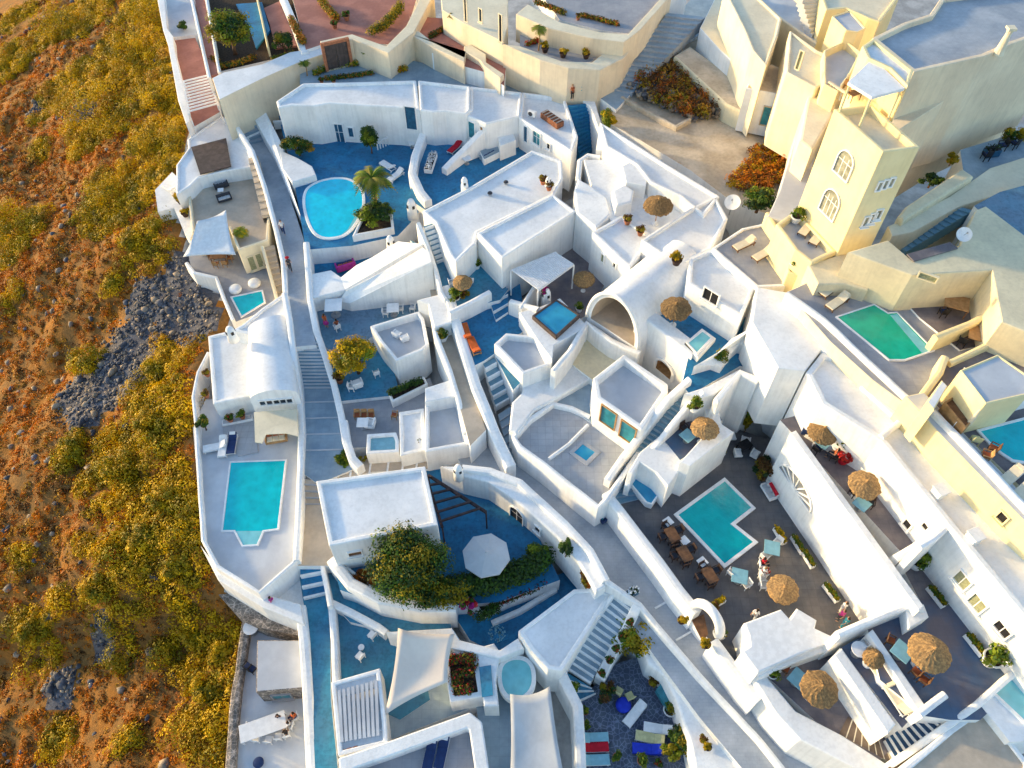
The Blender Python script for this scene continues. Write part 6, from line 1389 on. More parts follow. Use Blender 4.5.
for u, v, l in ((731, 438, 'white chair under the pale patio house, outermost one'), (737, 455, 'white chair under the pale patio house facing the pool'), (745, 442, 'white chair under the pale patio house beside the climber'), (754, 456, 'white chair under the pale patio house nearest the bronze shrub')):
    put(A_w, u, v, 3.06, rnd.uniform(0, 6), l, 'armchair', 'white chairs under the pale patio house', .75)
put(T_k, 743, 449, 3.06, .5, 'low black table among the white chairs under the patio house', 'table', None, 1.3)
for u, v, l in ((761, 581, 'white chair beside the patio parasol, above the other one'), (762, 588, 'white chair beside the patio parasol, below the other one'), (777, 594, 'white chair under the edge of the patio parasol')):
    put(C_l, u, v, 3.06, 0, l, 'chair', 'white chairs by the patio parasol')
put(S_w, 768, 493, 3.06, ang(764, 486, 774, 502) + math.pi, 'white cushioned sofa with a red throw under the fan window', 'sofa', None, .8)
flat('throw', 'crimson throw laid over the back of the white patio sofa', 'throw', '769,483 772,482 779,494 776,496', 4.0, .08, 'fab_red')
# terraces at the right
put(S_n, 814, 436, 8.66, ang(803, 430, 828, 440), 'navy corner sofa under the upper brown terrace parasol', 'sofa', None, .9)
put(T_g, 820, 448, 8.66, .7, 'white table between the navy sofa and the red dressed guest', 'table')
put(T_g, 858, 509, 8.66, .7, 'white table below the middle parasol of the brown terrace', 'table')
put(C_w, 852, 495, 8.66, 2, 'dark chair under the middle parasol of the brown terrace', 'chair', None); put(C_w, 868, 506, 8.66, -2, 'dark chair beside the white table on the brown terrace', 'chair')
put(T_g, 897, 656, 7.68, .75, 'pale square table beside the navy terrace parasol', 'table', None, 1.15)
for u, v, r, l in ((888, 643, -.5, 'brown chair above the pale square table on the navy terrace'), (913, 674, 2.2, 'brown chair below the pale square table on the navy terrace'), (921, 682, 2.4, 'second brown chair toward the navy steps')): put(C_r, u, v, 7.68, r, l, 'chair', 'brown chairs of the navy terrace')
put(T_g, 795, 683, 4.45, .75, 'pale square table beside the lilac terrace parasol', 'table', None, 1.15)
for u, v, r, l in ((783, 671, -.6, 'brown chair above the table on the lilac terrace'), (808, 692, 2.3, 'brown chair below the table on the lilac terrace')): put(C_r, u, v, 4.45, r, l, 'chair', 'brown chairs of the lilac terrace')
put(T_r, 855, 654, 7.0, 0, 'round white table on the narrow navy strip terrace', 'table', None, 1.2)
put(C_l, 860, 647, 7.0, 2, 'white chair at the round table on the navy strip', 'chair')
put(T_g, 686, 441, 6.25, .7, 'pale aqua table on the small dark blue balcony', 'table'); put(C_w, 683, 431, 6.25, -1, 'dark chair behind the table on the small blue balcony', 'chair')
put(T_o, 952, 310, 13.9, -.4, 'orange brown table in the upper dining nook', 'table', 'tables in the dining nooks', 1.1); put(T_o, 976, 342, 13.9, -.4, 'orange brown table in the lower dining nook', 'table', 'tables in the dining nooks', 1.1)
for u, v, l in ((930, 300, 'dark chair at the back of the upper dining nook'), (941, 316, 'dark chair facing the green pool in the upper dining nook'), (960, 345, 'dark chair at the left of the lower dining nook'), (984, 328, 'dark chair at the back of the lower dining nook'), (978, 326, 'dark chair beside the ochre wall of the lower dining nook')): put(C_k, u, v, 13.9, rnd.uniform(0, 6), l, 'chair', 'dark chairs of the dining nooks')
put(T_k, 846, 290, 13.75, 0, 'small red brown side table between the cream sunbeds', 'table', None, .8)
for u, v, c, l in ((973, 443, C_y, 'pale yellow chair by the turquoise pool, nearest the bar'), (983, 459, C_b, 'brown chair by the stepped edge of the turquoise pool'), (990, 452, C_r, 'rust chair by the stepped edge of the turquoise pool'), (985, 383, C_k, 'black chair under the pergola roofed bar'), (962, 378, C_l, 'white chair under the pergola roofed bar')): put(c, u, v, 14.55, rnd.uniform(0, 6), l, 'chair', 'chairs of the upper right terrace')
for u, v, l in ((1007, 480, 'white lounger at the right edge, above the other one'), (1020, 494, 'white lounger at the right edge, below the other one')): put(B_c, u, v, 14.55, (1000, 486, 1014, 474, 14.5), l, 'sun lounger', 'white loungers at the right edge')
put(A_w, 1003, 350, 14.55, 0, 'white armchair behind the pergola roofed bar', 'armchair')
# middle
put(T_r, 457, 289, 5.65, 0, 'round glass table under the small parasol on the blue deck', 'table', None, .9); put(C_l, 452, 287, 5.65, .3, 'white chair at the round table on the blue deck', 'chair', None); put(A_w, 469, 284, 5.65, 2.6, 'white cube armchair on the blue deck below the oblong house', 'armchair', None, .8)
put(T_w, 336, 315, 2.45, .1, 'large white table on the blue grey dining terrace', 'table', None, 1.8)
put(T_w, 394, 315, 2.45, .1, 'white table with white chairs on the blue grey terrace', 'table', None, 1.3)
for u, v, r, l in ((386, 316, 0, 'white chair on the footpath side of the white table'), (401, 312, 3.1, 'white chair on the walkway side of the white table'), (413, 311, 3.0, 'cream wicker armchair near the walkway wall'), (392, 306, -1.5, 'white chair behind the white table')): put(C_l, u, v, 2.45, r, l, 'chair', 'white chairs of the blue grey terrace')
for u, v, r, l in ((397, 336, 1, 'white wicker seat in the roof yard, the taller one'), (405, 340, 2, 'white wicker seat in the roof yard, the lower one')): put(A_w, u, v, 3.5, r, l, 'armchair', 'white wicker seats of the roof yard', .8)
for u, v, r, l in ((358, 418, -1.5, 'rust brown chair at the left of the row on the lilac terrace'), (365, 418, -1.5, 'rust brown chair in the middle of the row on the lilac terrace'), (372, 418, -1.5, 'rust brown chair at the right of the row on the lilac terrace'), (395, 418, 3, 'rust brown chair alone beside the low lilac block')): put(C_b, u, v, 1.25, r, l, 'chair', 'rust brown chairs of the lilac terrace')
put(T_w, 364, 428, 1.25, 0, 'white table on the grey lilac terrace', 'table', None, 1.1); put(A_w, 371, 426, 1.25, 3, 'white armchair beside the white table on the lilac terrace', 'armchair')
put(C_l, 352, 390, 1.65, 0, 'white folding chair on the blue court below the golden tree', 'chair', 'chairs under the golden tree'); put(A_w, 358, 386, 1.65, 2, 'white tall chair on the blue court below the golden tree', 'chair', 'chairs under the golden tree'); put(C_l, 377, 376, 1.65, 2, 'white chair near the long hedge on the blue court', 'chair', 'chairs under the golden tree')
put(S_p, 346, 268, 2.65, ang(336, 271, 356, 265), 'sofa with rose and blue cushions in the sunken blue corner', 'sofa', None, 1.1)
put(S_b, 488, 158, 5.25, ang(478, 164, 500, 152), 'blue sofa with patterned cushions on the narrow blue deck', 'sofa'); put(B_r, 455, 150, 5.25, (448, 156, 464, 142, 5), 'wine red lounger on the narrow blue deck', 'sun lounger', None); put(T_w, 467, 164, 5.25, .5, 'white side table on the narrow blue deck', 'table'); put(T_w, 412, 148, 4.55, .3, 'small white table on the blue deck by the alcove', 'table', None, .8)
put(mk_planter(2.8, .8, .5, 'roofwhite', ('fab_grey', 'fab_white'), .3, 200), 431, 165, 5.6, ang(424, 186, 438, 144), 'bench heaped with pale patterned cushions along the scalloped wall', 'bench', None, 1.0, 'cushion_bench')
put(S_k, 222, 187, 3.15, ang(212, 190, 232, 184), 'charcoal sofa on the cream house terrace, the back one', 'sofa', 'charcoal sofas of the cream house', .85); put(S_k, 225, 200, 3.15, ang(234, 196, 214, 202), 'charcoal sofa on the cream house terrace, the front one', 'sofa', 'charcoal sofas of the cream house', .85); put(T_w, 222, 194, 3.15, .2, 'small white table between the charcoal sofas', 'table', None, .7)
put(T_br, 221, 262, .45, .1, 'brown dining table under the peaked white sail', 'table', None, 1.3)
for u, v, r, l in ((212, 259, 0, 'brown chair at the hillside end of the sail covered table'), (231, 261, 3.1, 'brown chair at the far end of the sail covered table'), (217, 267, 1.5, 'cream brown chair in front of the sail covered table'), (226, 266, 1.6, 'second cream brown chair in front of the sail covered table')): put(C_b, u, v, .45, r, l, 'chair', 'brown chairs under the sail')
put(PF, 236, 291, .45, 0, 'white round pouf by the teal pool, nearer the hillside', 'pouf', 'white poufs by the teal pool', 1.1); put(PF, 255, 285, .45, 0, 'white round pouf by the teal pool, nearer the stairs', 'pouf', 'white poufs by the teal pool', 1.1)
put(S_t, 277, 440, .06, ang(266, 442, 290, 438) + math.pi, 'golden brown bamboo sofa under the cream awning', 'sofa', None, 1.0)
put(C_f, 373, 637, -1.65, 2.5, 'white folding chair on the blue terrace, the upper one', 'chair', 'folding chairs of the blue terrace', 1.1); put(C_f, 361, 658, -1.65, 2.5, 'white folding chair on the blue terrace, the lower one', 'chair', 'folding chairs of the blue terrace', 1.1); put(T_r, 362, 649, -1.65, 0, 'small round table between the white folding chairs', 'table', None, .55)
put(C_y, 618, 693, -1.85, 1, 'pale lemon chair by the green bush on the cobbled court', 'chair', 'lemon chairs of the cobbled court', 1.1); put(C_y, 629, 698, -1.85, 2, 'pale lemon chair next to the royal blue cushion', 'chair', 'lemon chairs of the cobbled court', 1.1)
put(mk_pouf('fab_royal'), 623, 706, -1.85, 0, 'royal blue floor cushion on the cobbled court', 'cushion'); put(mk_pouf('fab_royal'), 674, 734, -1.85, 0, 'royal blue floor cushion beside the white padded lounger', 'cushion', None, .8)
for u, v, l in ((585, 713, 'terracotta pot by the curved rim of the cobbled court, upper one'), (585, 727, 'terracotta pot by the curved rim of the cobbled court, lower one')): put(mk_pot(), u, v, -1.85, 0, l, 'plant pot', 'terracotta pots by the rim', .9)
# bottom left yard
put(T_l, 266, 730, -4.95, ang(250, 736, 290, 722, -5), 'long white table in the bottom left yard', 'table', None, 1.25)
for u, v, r, l in ((258, 740, 1.5, 'white chair on the near side of the long table'), (270, 741, 1.5, 'second white chair on the near side of the long table'), (280, 738, 1.6, 'white chair at the corner of the long table'), (253, 728, 0, 'white chair at the hillside end of the long table')): put(C_f, u, v, -4.95, r, l, 'chair', 'white chairs of the bottom left yard')
put(T_r, 254, 632, -4.95, 0, 'oval glass table behind the flat roofed yard building', 'table', None, 1.4)
for u, v, l in ((249, 668, 'black chair beside the stone boundary wall, outer one'), (254, 671, 'black chair beside the stone boundary wall, inner one')): put(C_k, u, v, -4.95, 1, l, 'chair', 'black chairs by the stone wall')
put(mk_pouf('fab_navy'), 259, 763, -4.95, 0, 'dark blue floor cushion at the bottom edge of the yard', 'cushion', None, .7)
put(S_t, 350, 748, -.1, ang(340, 750, 362, 744), 'brown cushioned bench with cream roll on the bottom left house', 'sofa', None, .8)
# pots and planters
POT1 = mk_pot('terracotta', ('leaf_green', 'leaf_lime')); POT2 = mk_pot('white', ('leaf_lime', 'leaf_green'), .34, .5, .5, .5, 200); POT3 = mk_pot('terracotta', ('leaf_olive', 'dry_brown'), .26, .42, .4, .4); POT4 = mk_pot('fab_white', ('leaf_green', 'leaf_olive'), .4, .55, .5, .6, 200); POT5 = mk_pot('terracotta', ('leaf_green',), .24, .36, .34, .3, 140, 'petal_red'); POT6 = mk_pot('wicker', ('leaf_gold', 'leaf_olive'), .3, .4, .4, .4, 160)
for t, u, v, z, s, l in (
    (POT2, 455, 302, 5.0, 1.35, 'big white pot with a lime plant at the deck wall'), (POT3, 465, 301, 4.9, 1.3, 'dark olive potted plant next to the big white pot'), (POT2, 477, 268, 5.6, .9, 'white pot with a green plant in the corner of the parasol deck'), (POT4, 443, 340, 4.1, 1.1, 'leafy pot standing on the tan raised walkway'), (POT2, 579, 311, 5.0, .9, 'yellow green pot plant beside the hot tub'),
    (POT2, 694, 410, 8.6, 1.2, 'bright green pot at the head of the long stair'), (POT4, 720, 364, 8.7, 1.2, 'green plant in the white nook above the blue terrace floor'), (POT6, 676, 264, 11.0, 1.3, 'golden brown plant bowl on the lilac roof edge'), (POT2, 915, 566, 7.68, 1.5, 'white pot with a dark palm behind the divider wall'), (POT2, 988, 662, 7.7, 1.6, 'large white round pot at the corner of the navy terrace'),
    (POT4, 838, 452, 8.65, 1.5, 'tall dark green plant beside the red dressed guest'), (POT3, 713, 595 + 14, 4.2, 1.0, 'olive pot on the lane wall near the arched gate'), (POT6, 681, 622, 4.2, .9, 'golden pot on the lane wall left of the arch'), (POT6, 705, 646, 4.2, 1.0, 'golden pot on the lane wall right of the arch'), (POT4, 718, 636, 3.1, 1.0, 'white pot with dark plant inside the arched gate'), (POT2, 771, 676, 4.5, .9, 'white pot in the corner of the lilac terrace'),
    (POT5, 629, 624, 1.5, .9, 'topmost terracotta pot on the stair wall'), (POT5, 621, 639, .95, .9, 'second terracotta pot on the stair wall'), (POT5, 615, 650, .5, .9, 'middle terracotta pot on the stair wall'), (POT5, 609, 662, .1, .9, 'fourth terracotta pot on the stair wall'), (POT5, 602, 675, -.3, .9, 'lowest terracotta pot on the stair wall'), (POT2, 573, 690, -1.4, 1.0, 'lime potted plant on the bright blue winder step'),
    (POT3, 652, 684, -1.8, 1.1, 'olive pot near the turquoise bench of the cobbled court'), (POT4, 669, 712, -1.8, 1.1, 'leafy pot below the turquoise bench of the cobbled court'), (POT1, 641, 762, -1.8, 1.2, 'olive pot at the lower edge of the cobbled court'), (POT5, 658, 764, -1.8, .9, 'red potted flower at the lower edge of the cobbled court'), (POT1, 616, 758, -1.8, 1.0, 'yellowish pot near the aqua lounger'), (POT3, 702, 741, .8, .8, 'terracotta pot on the sunlit bank, upper one'), (POT6, 707, 748, .8, .8, 'terracotta pot on the sunlit bank, lower one'),
    (POT3, 208, 376, 1.2, .9, 'brown pot on the hillside rim of the vaulted house, upper one'), (POT3, 207, 397, 1.1, 1.0, 'brown pot on the hillside rim of the vaulted house, lower one'), (POT5, 231, 421, .38, 1.1, 'flowering pot on the tiled ledge, outer one'), (POT1, 243, 418, .38, 1.1, 'flowering pot on the tiled ledge, inner one'), (POT6, 182, 203, 1.9, 1.5, 'brown leafy pot on the ledge over the hillside, upper one'), (POT6, 186, 216, 1.9, 1.2, 'brown leafy pot on the ledge over the hillside, lower one'),
    (POT5, 322, 83, 8.1, .9, 'flower pot at the outer edge of the top garden path, left one'), (POT5, 334, 83, 8.1, .9, 'flower pot at the outer edge of the top garden path, right one'), (POT1, 340, 462, .8, 1.0, 'small leafy pot at the start of the tan lane'), (POT4, 420, 450, .8, 1.1, 'teal leaved pot on the tan lane'), (POT2, 432, 452, .8, .8, 'small pot beside the teal leaved pot on the tan lane'), (POT3, 340, 382, 1.7, 1.4, 'round brown basket plant beside the stepped path wall'),
    (POT6, 545, 52, 12.1, 1.2, 'golden shrub pot at the front of the grey garden court, left one'), (POT6, 563, 57, 12.1, 1.2, 'golden shrub pot at the front of the grey garden court, middle one'), (POT6, 586, 58, 12.1, 1.2, 'golden shrub pot at the front of the grey garden court, right one'), (POT2, 793, 268, 13.2, 1.3, 'bright lime plant in the yellow corner planter'), (POT2, 795, 222, 14.7, 1.2, 'green pot on the corner of the arched yellow balcony'), (POT1, 860, 283, 13.75, 1.2, 'yellow green pot by the ochre wall near the sunbeds'),
    (POT5, 347, 20, 9.7, 1.4, 'orange potted shrub in the upper pink court, right one'), (POT5, 335, 28, 9.7, 1.2, 'orange potted shrub in the upper pink court, left one'), (POT3, 578, 20, 13.6, .8, 'dark pot on the edge of the upper grey terrace')):
    put(t, u, v, z, rnd.uniform(0, 6), l, 'potted plant', None, s)
PL = mk_planter(); PLm = mk_planter(1.4, .4, .4, 'white', ('leaf_mustard', 'leaf_olive'))
for t, u, v, z, seg, l in ((PLm, 779, 537, 3.06, (773, 530, 783, 547), 'white planter box of yellow flowers beside the L shaped pool'), (PLm, 716, 605, 3.06, (707, 610, 726, 599), 'planter box of yellow flowers beside the arched gate'), (PL, 807, 560, 3.06, (801, 550, 812, 568), 'white planter at the foot of the patio wall, middle one'), (PL, 797, 546, 3.06, (792, 540, 800, 553), 'white planter at the foot of the patio wall, upper one'), (PL, 830, 594, 3.06, (824, 586, 836, 602), 'white planter at the foot of the patio wall, lower one'), (PL, 935, 598, 7.68, (930, 591, 941, 605), 'narrow white planter at the long sunlit wall, upper one'), (PL, 973, 646, 7.68, (968, 639, 979, 653), 'narrow white planter at the long sunlit wall, lower one')):
    put(t, u, v, z, seg, l, 'planter', 'white planter boxes', .95)
# roof things
put(AC, 532, 117, 8.5, ang(528, 118, 540, 122), 'air conditioner with a dark fan on the white corner house roof', 'air conditioner')
rt = root('roof_equipment', 'brown crate of roof equipment on the white corner house', 'roof equipment', tuple(P(552, 122, 8.4)))
bm = BM(); c = P(552, 122, 8.4); a_ = ang(543, 116, 563, 130, 8); box(bm, c + Vector((0, 0, .3)), (2.6, .9, .6), a_); obj('crate', bm, 'terracotta', rt, bev=.03)
bm = BM()
for k in range(6): box(bm, c + Vector((math.cos(a_) * (-1.1 + .44 * k), math.sin(a_) * (-1.1 + .44 * k), .63)), (.1, .86, .06), a_)
obj('slat', bm, 'metal', rt)
put(DS, 957, 246, 17.3, -.3, 'grey satellite dish on the ochre house roof', 'satellite dish', None, .95); put(DS, 729, 215, 9.5, -.5, 'large white satellite dish at the corner of the lilac roof', 'satellite dish', None, 1.25)
put(SK, 937, 495, 12.3, ang(920, 470, 960, 520), 'white roof vent on the pink tinted roof, upper one', 'roof vent', 'roof vents of the long roof', 1.0); put(SK, 971, 540, 12.3, ang(920, 470, 960, 520), 'white roof vent on the pink tinted roof, lower one', 'roof vent', 'roof vents of the long roof', 1.0)
for t, u, v, z, s, l in ((CHs, 465, 192, 8.0, 1.1, 'white rounded chimney on the edge of the broad roof'), (CHs, 392, 252, 4.5, 1.3, 'white domed chimney beside the pool planter wall'), (CHs, 413, 218, 5.0, 1.5, 'white lit chimney with dark openings at the roof corner'), (CHs, 459, 478, 3.0, 1.2, 'white rounded chimney between tan lane and garden wall'), (CH, 234, 340, 4.1, 1.5, 'white domed chimney on the flat wing of the vaulted house'), (CHs, 546, 305, 5.4, 1.3, 'white rounded pillar under the pink bougainvillea'), (CH, 548, 186, 9.1, .9, 'small white vent cowl at the back edge of the broad roof'), (CH, 916, 412, 12.6, .7, 'small yellow lit vent on the long pink tinted roof'), (CH, 1003, 395, 14.6, .7, 'white globe like vent near the bar wall'), (CHs, 972, 424, 14.5, .8, 'yellow lit post by the turquoise pool')):
    put(t, u, v, z, rnd.uniform(0, 3), l, 'chimney', None, s)
rt = root('folded_parasol', 'folded cream parasol beside the turquoise pool at the right edge', 'parasol', tuple(P(962, 432, 14.5))); c = P(962, 432, 14.5); bm = BM(); tube(bm, c, c + Vector((0, 0, 2.6)), .04, .04, 8); obj('pole', bm, 'woodlight', rt); bm = BM(); limb(bm, [(c + Vector((0, 0, .9)), .16), (c + Vector((0, 0, 1.6)), .14), (c + Vector((0, 0, 2.5)), .05)], 10); obj('canopy', bm, 'fab_cream', rt)
for k, (s_, l) in enumerate((('500,300,7 500,314,7', 0),)): pass
# dark gate at the top
q, n_, t_ = onwall(bG0, 8, 337, 55); gt = root('gate', 'dark brown wooden gate in the beige wall at the top', 'gate', tuple(q - Vector((0, 0, 1.4)))); bm = BM(); up = Vector((0, 0, 1))
def pan(bm, cx_, cy_, w, h, d, th): 
    c = q + t_ * cx_ + up * cy_ + n_ * d; box(bm, c, (w, th, h), math.atan2(t_.y, t_.x))
pan(bm, -.62, 0, 1.2, 2.7, .1, .1); pan(bm, .62, 0, 1.2, 2.7, .1, .1); obj('leaf', bm, 'brownpanel', gt)
bm = BM(); pan(bm, -1.4, 0, .3, 2.9, .12, .3); pan(bm, 1.4, 0, .3, 2.9, .12, .3); pan(bm, 0, 1.55, 3.1, .3, .12, .3); obj('frame', bm, 'terracotta', gt)
# white railing by the pool house
rt = root('railing', 'white balustrade on the blue deck beside the pool house', 'railing', tuple(P(385, 146, 4.5))); bm = BM(); a_, b_ = P(378, 150, 4.5), P(399, 140, 4.5)
for k in range(9): p_ = a_.lerp(b_, k / 8); box(bm, p_ + Vector((0, 0, .45)), (.12, .12, .9), .4)
obj('baluster', bm, 'fab_white', rt); bm = BM(); bar(bm, a_ + Vector((0, 0, .95)), b_ + Vector((0, 0, .95)), .18, .1); obj('rail', bm, 'fab_white', rt)
rt = root('railing', 'low yellow balustrade of the small balcony beside the tower', 'railing', tuple(P(833, 95, 16.5))); bm = BM(); a_, b_ = P(826, 91, 17.6), P(842, 102, 17.6)
for k in range(7): p_ = a_.lerp(b_, k / 6); box(bm, p_ + Vector((0, 0, .4)), (.14, .14, .8), .4)
obj('baluster', bm, 'cream', rt); bm = BM(); bar(bm, a_ + Vector((0, 0, .85)), b_ + Vector((0, 0, .85)), .22, .12); obj('rail', bm, 'cream', rt)
# white pebble mosaic on the blue yard
mo = pp('488,632 497,624 506,626 505,633 496,640 490,646', -1.33); bm = BM()
box(bm, sum(mo, Vector()) / len(mo) + Vector((0, 0, -.02)), (1.5, 1.3, .02), .3, 1)
for k in range(90):
    c = sum(mo, Vector()) / len(mo); a = rnd.random() * 6.28; r = rnd.random() ** .5 * .62; box(bm, (c.x + r * math.cos(a) * 1.0, c.y + r * math.sin(a), -1.335), (.1, .07, .03), a)
o = obj('pebble_mosaic', bm, ['fab_aqua', 'blue']); centre_origin(o); tagit(o, 'white pebble motif laid into the blue yard floor', 'mosaic')
# patio furniture bits: lane bench and bins
put(S_n, 599, 516, 1.5, ang(592, 508, 608, 526), 'dark blue bench against the sun deck wall in the lane', 'bench', None, .75, 'lane_bench')
put(mk_planter(.8, .5, .5, 'doorblue', ('leaf_dark', 'fab_white'), .3, 120), 632, 594, 2.2, .5, 'blue painted box at the top of the pale blue stair', 'planter')
put(mk_planter(1.2, .7, .6, 'doorblue', ('leaf_dark', 'fab_charcoal'), .35, 140), 990, 155, 15.65, .2, 'dark cushioned blue box seat on the grey blue terrace', 'box seat')
for u, v, l in ((984, 160, 'dark garden chair by the low slotted wall, left one'), (1000, 150, 'dark garden chair by the low slotted wall, middle one'), (1012, 148, 'dark garden chair by the low slotted wall, right one')): put(C_k, u, v, 15.65, rnd.uniform(0, 6), l, 'chair', 'dark garden chairs at the right edge', 1.1)
tree('shrub', 'golden green shrub on the grey blue terrace at the right edge', 'shrub', 1014, 136, 15.6, .45, (1.0, 1.0, .7), 14, ['leaf_gold', 'leaf_olive', 'leaf_green'], 50, .17)
tree('shrub', 'dark green shrub under the ochre wall at the facade foot', 'shrub', 932, 180, 15.6, .45, (.9, .8, .6), 12, ['leaf_dark', 'leaf_green'], 50, .16)
tree('shrub', 'yellow green shrub at the foot of the cream grey facade', 'shrub', 953, 158, 15.6, .45, (.6, .6, .5), 10, ['leaf_gold', 'leaf_olive'], 50, .16)
put(C_b, 846, 84 + 6, 17.8, 1, 'brown seat on the small balcony beside the tower', 'chair', None, 1.2); put(T_br, 852, 100, 23.5, .5, 'brown table under the canopy on the tower roof', 'table', None, .8); put(C_b, 848, 97, 23.5, .5, 'brown chair under the canopy on the tower roof', 'chair', None, .9)
for k, (u, v) in enumerate(((697, 472), (705, 466), (713, 461), (721, 455))): put(POT4, u, v, 3.06, k, ['white pot at the foot of the balcony wall, nearest the hot tub', 'second white pot at the foot of the balcony wall', 'third white pot at the foot of the balcony wall', 'last white pot at the foot of the balcony wall'][k], 'potted plant', 'white pots along the patio wall', .7)
put(T_k, 660, 186, 9.05, .4, 'small dark table in the corner of the sunlit roof court', 'table', None, 1.2); put(C_k, 655, 181, 9.05, 1, 'dark chair behind the small table of the roof court', 'chair'); put(C_w, 667, 184, 9.05, 2.6, 'brown chair beside the small table of the roof court', 'chair')
for u, v, l in ((627, 224, 'brown leafy pot on the cream lit house roof, upper one'), (640, 235, 'brown leafy pot on the cream lit house roof, lower one'), (549, 190, 'dark potted plant at the back corner of the oblong house'), (543, 184, 'terracotta potted plant at the back corner of the oblong house')): put(POT3, u, v, 9.25 if u > 600 else 8.75, u, l, 'potted plant', None, 1.1)
for u, v, r, l in ((730, 575, .8, 'white chair at the table below the pool corner, poolside'), (745, 587, 3.6, 'white chair at the table below the pool corner, roofside'), (776, 545, 3.9, 'white chair at the table beside the flower planter, wall side'), (763, 559, .6, 'white chair at the table beside the flower planter, parasol side')): put(C_l, u, v, 3.06, r, l, 'chair', 'white chairs of the aqua tables')
for u, v, r, l in ((815, 452, .6, 'navy cushioned chair at the end of the corner sofa'), (826, 440, 2.2, 'navy cushioned chair by the back wall of the brown terrace')): put(C_k, u, v, 8.66, r, l, 'chair')
for u, v, l in ((490, 195, 'small dark vent in the middle of the broad roof'), (506, 184, 'small dark vent higher up on the broad roof')):
    c = P(u, v, 8.5); rt = root('roof_vent', l, 'roof vent', tuple(c)); bm = BM(); lathe(bm, [(.16, 0), (.16, .22)], 12, c); obj('pipe', bm, 'metal', rt); bm = BM(); lathe(bm, [(.24, .22), (.2, .3), (.05, .36)], 12, c); obj('cowl', bm, 'fab_charcoal', rt)
for u, v, l in ((430, 757, 'blue lounger in the sunken grey yard, left one'), (442, 754, 'blue lounger in the sunken grey yard, right one')): put(B_n, u, v, -.35, (u - 3, v + 9, u + 1, v - 9, -.3), l, 'sun lounger', 'blue loungers of the sunken yard')
# ---- people
PV = {}
def person(u, v, z, rz, label, pose='walk', **k):
    key = (pose,) + tuple(sorted(k.items()))
    if key not in PV: PV[key] = mk_person(pose=pose, **k)
    return put(PV[key], u, v, z, rz, label, 'person')
person(291, 271, 3.68, ang(291, 271, 288, 240, 3.6), 'person in a dark top and red hair band walking on the grey footpath', top='fab_charcoal', bottom='fab_charcoal', hat='fab_red')
person(284, 234, 3.68, ang(284, 234, 288, 260, 3.6), 'person in a white shirt and navy shorts walking on the grey footpath', top='fab_white', bottom='fab_navy')
person(327, 327, 2.47, 1.2, 'person in a pink dress standing at the large white table', 'stand', top='fab_orange', bottom='fab_pink', dress=True)
person(338, 329, 2.47, 2.2, 'person in rust clothes sitting beyond the pink dress', 'sit', top='fab_rust', bottom='fab_white')
put(C_l, 338, 330, 2.46, 2.2, 'white chair under the guest in rust clothes', 'chair')
person(615, 78, 10.3, ang(612, 92, 640, 60, 9), 'person in dark clothes climbing the wide grey stairs', top='fab_charcoal', bottom='black')
person(572, 100, 9.2, -1.2, 'person in rust and black standing above the blue stairway', 'stand', top='fab_rust', bottom='black', hair='hairfair')
person(581, 98, 9.2, -1.9, 'person in blue grey standing above the blue stairway', 'stand', top='fab_aqua', bottom='fab_charcoal')
person(688, 44, 8.95, -1.6, 'person in a yellow top standing in the sandy yard', 'stand', top='fab_lemon', bottom='fab_charcoal')
for u, v, r, l, k in ((761, 566, 0, 'person in red seated by the patio parasol, above the other', dict(top='fab_red', bottom='fab_charcoal')), (762, 575, .4, 'person in white and red seated by the patio parasol, below the other', dict(top='fab_white', bottom='fab_red', hair='hairfair'))):
    put(C_l, u, v + 1, 3.06, r, l.replace('person', 'chair under the person'), 'chair', None); person(u, v, 3.07, r, l, 'sit', **k)
person(839, 612, 3.07, 2.5, 'person in white with dark hair standing by the patio wall', 'stand', top='fab_white', bottom='fab_white')
person(837, 620, 3.07, 2.8, 'person in a magenta top at the end of the patio wall', 'stand', top='fab_pink', bottom='fab_charcoal'); person(841, 627, 3.07, 2.2, 'person in teal blue clothes at the end of the patio wall', 'stand', top='fab_teal', bottom='fab_teal')
put(C_w, 833, 460, 8.66, 2.6, 'dark chair under the guest in brown', 'chair'); person(833, 459, 8.67, 2.6, 'person in brown sitting at the white table on the brown terrace', 'sit', top='fab_rust', bottom='fab_charcoal')
put(mk_pot('fab_red', ('petal_red', 'petal_red'), .3, .4, .42, .5, 220), 842, 462, 8.66, 0, 'bright red flowering bush pot behind the seated guest', 'potted plant', None, 1.3)
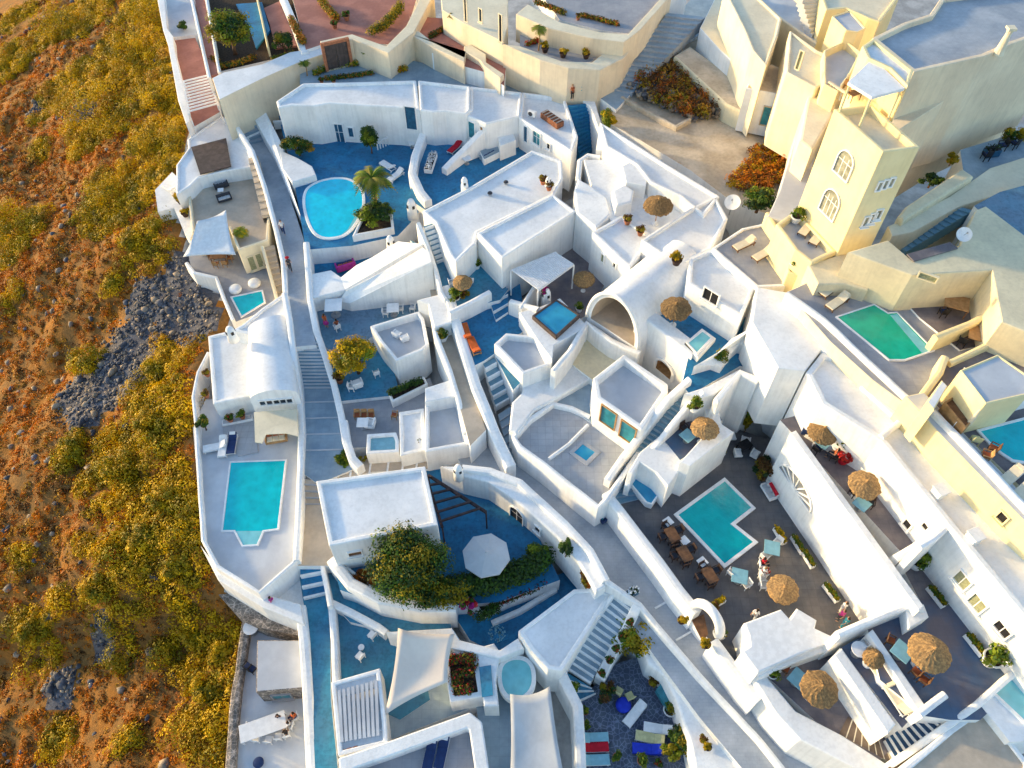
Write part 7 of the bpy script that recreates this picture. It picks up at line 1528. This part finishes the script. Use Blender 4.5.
for u, v, r, l, k in ((296, 718, 3.6, 'person in orange at the far end of the long table', dict(top='fab_orange', bottom='fab_navy')), (281, 720, -1.5, 'person in black at the back of the long table', dict(top='fab_charcoal', bottom='fab_charcoal')), (288, 735, 1.9, 'person in black and white on the near side of the long table', dict(top='black', bottom='fab_white')), (291, 727, 3.0, 'person in white at the corner of the long table', dict(top='fab_white', bottom='fab_white', hair='hair'))):
    put(C_f, u, v + .5, -4.95, r, l.replace('person', 'chair under the person'), 'chair', None); person(u, v, -4.94, r, l, 'sit', **k)
person(275, 606, -1.85, 0.4, 'person in a pink top at the white entrance corner', 'stand', top='fab_pink', bottom='fab_rust')
person(752, 635 - 16, 3.07, 1, 'person in a white shirt walking on the slate patio', top='fab_white', bottom='fab_grey')
person(754, 226 + 25, 12.05, 2.0, 'person in white lying place beside the cream sunbeds', 'sit', top='fab_white', bottom='fab_rust') if False else None
# ================================================================== light
SUN_EL = R(9); sd = Vector((-.93, .36, 0)).normalized() * math.cos(SUN_EL); sd.z = math.sin(SUN_EL)
sl = bpy.data.lights.new('sun', 'SUN'); sl.energy = 2.0; sl.angle = R(3); sl.color = (1.0, .72, .34)
so = bpy.data.objects.new('sun', sl); so.rotation_euler = (-sd).to_track_quat('-Z', 'Y').to_euler(); so.location = (-60, 40, 90); col.objects.link(so)
w = bpy.data.worlds.new('World'); scn.world = w; w.use_nodes = True; nt = w.node_tree; bg = nt.nodes['Background']
sk = nt.nodes.new('ShaderNodeTexSky'); sk.sky_type = 'NISHITA'; sk.sun_disc = False; sk.sun_elevation = SUN_EL; sk.sun_rotation = math.atan2(sd.x, sd.y); sk.altitude = 100; sk.ozone_density = 1.6; sk.dust_density = 1.0
nt.links.new(sk.outputs[0], bg.inputs[0]); bg.inputs[1].default_value = .15
scn.view_settings.view_transform = 'Standard'; scn.view_settings.look = 'None'; scn.view_settings.gamma = 1; scn.view_settings.use_curve_mapping = False
scn.view_settings.exposure = 1.7
scn.cycles.max_bounces = 8; scn.cycles.diffuse_bounces = 6; scn.cycles.use_denoising = True
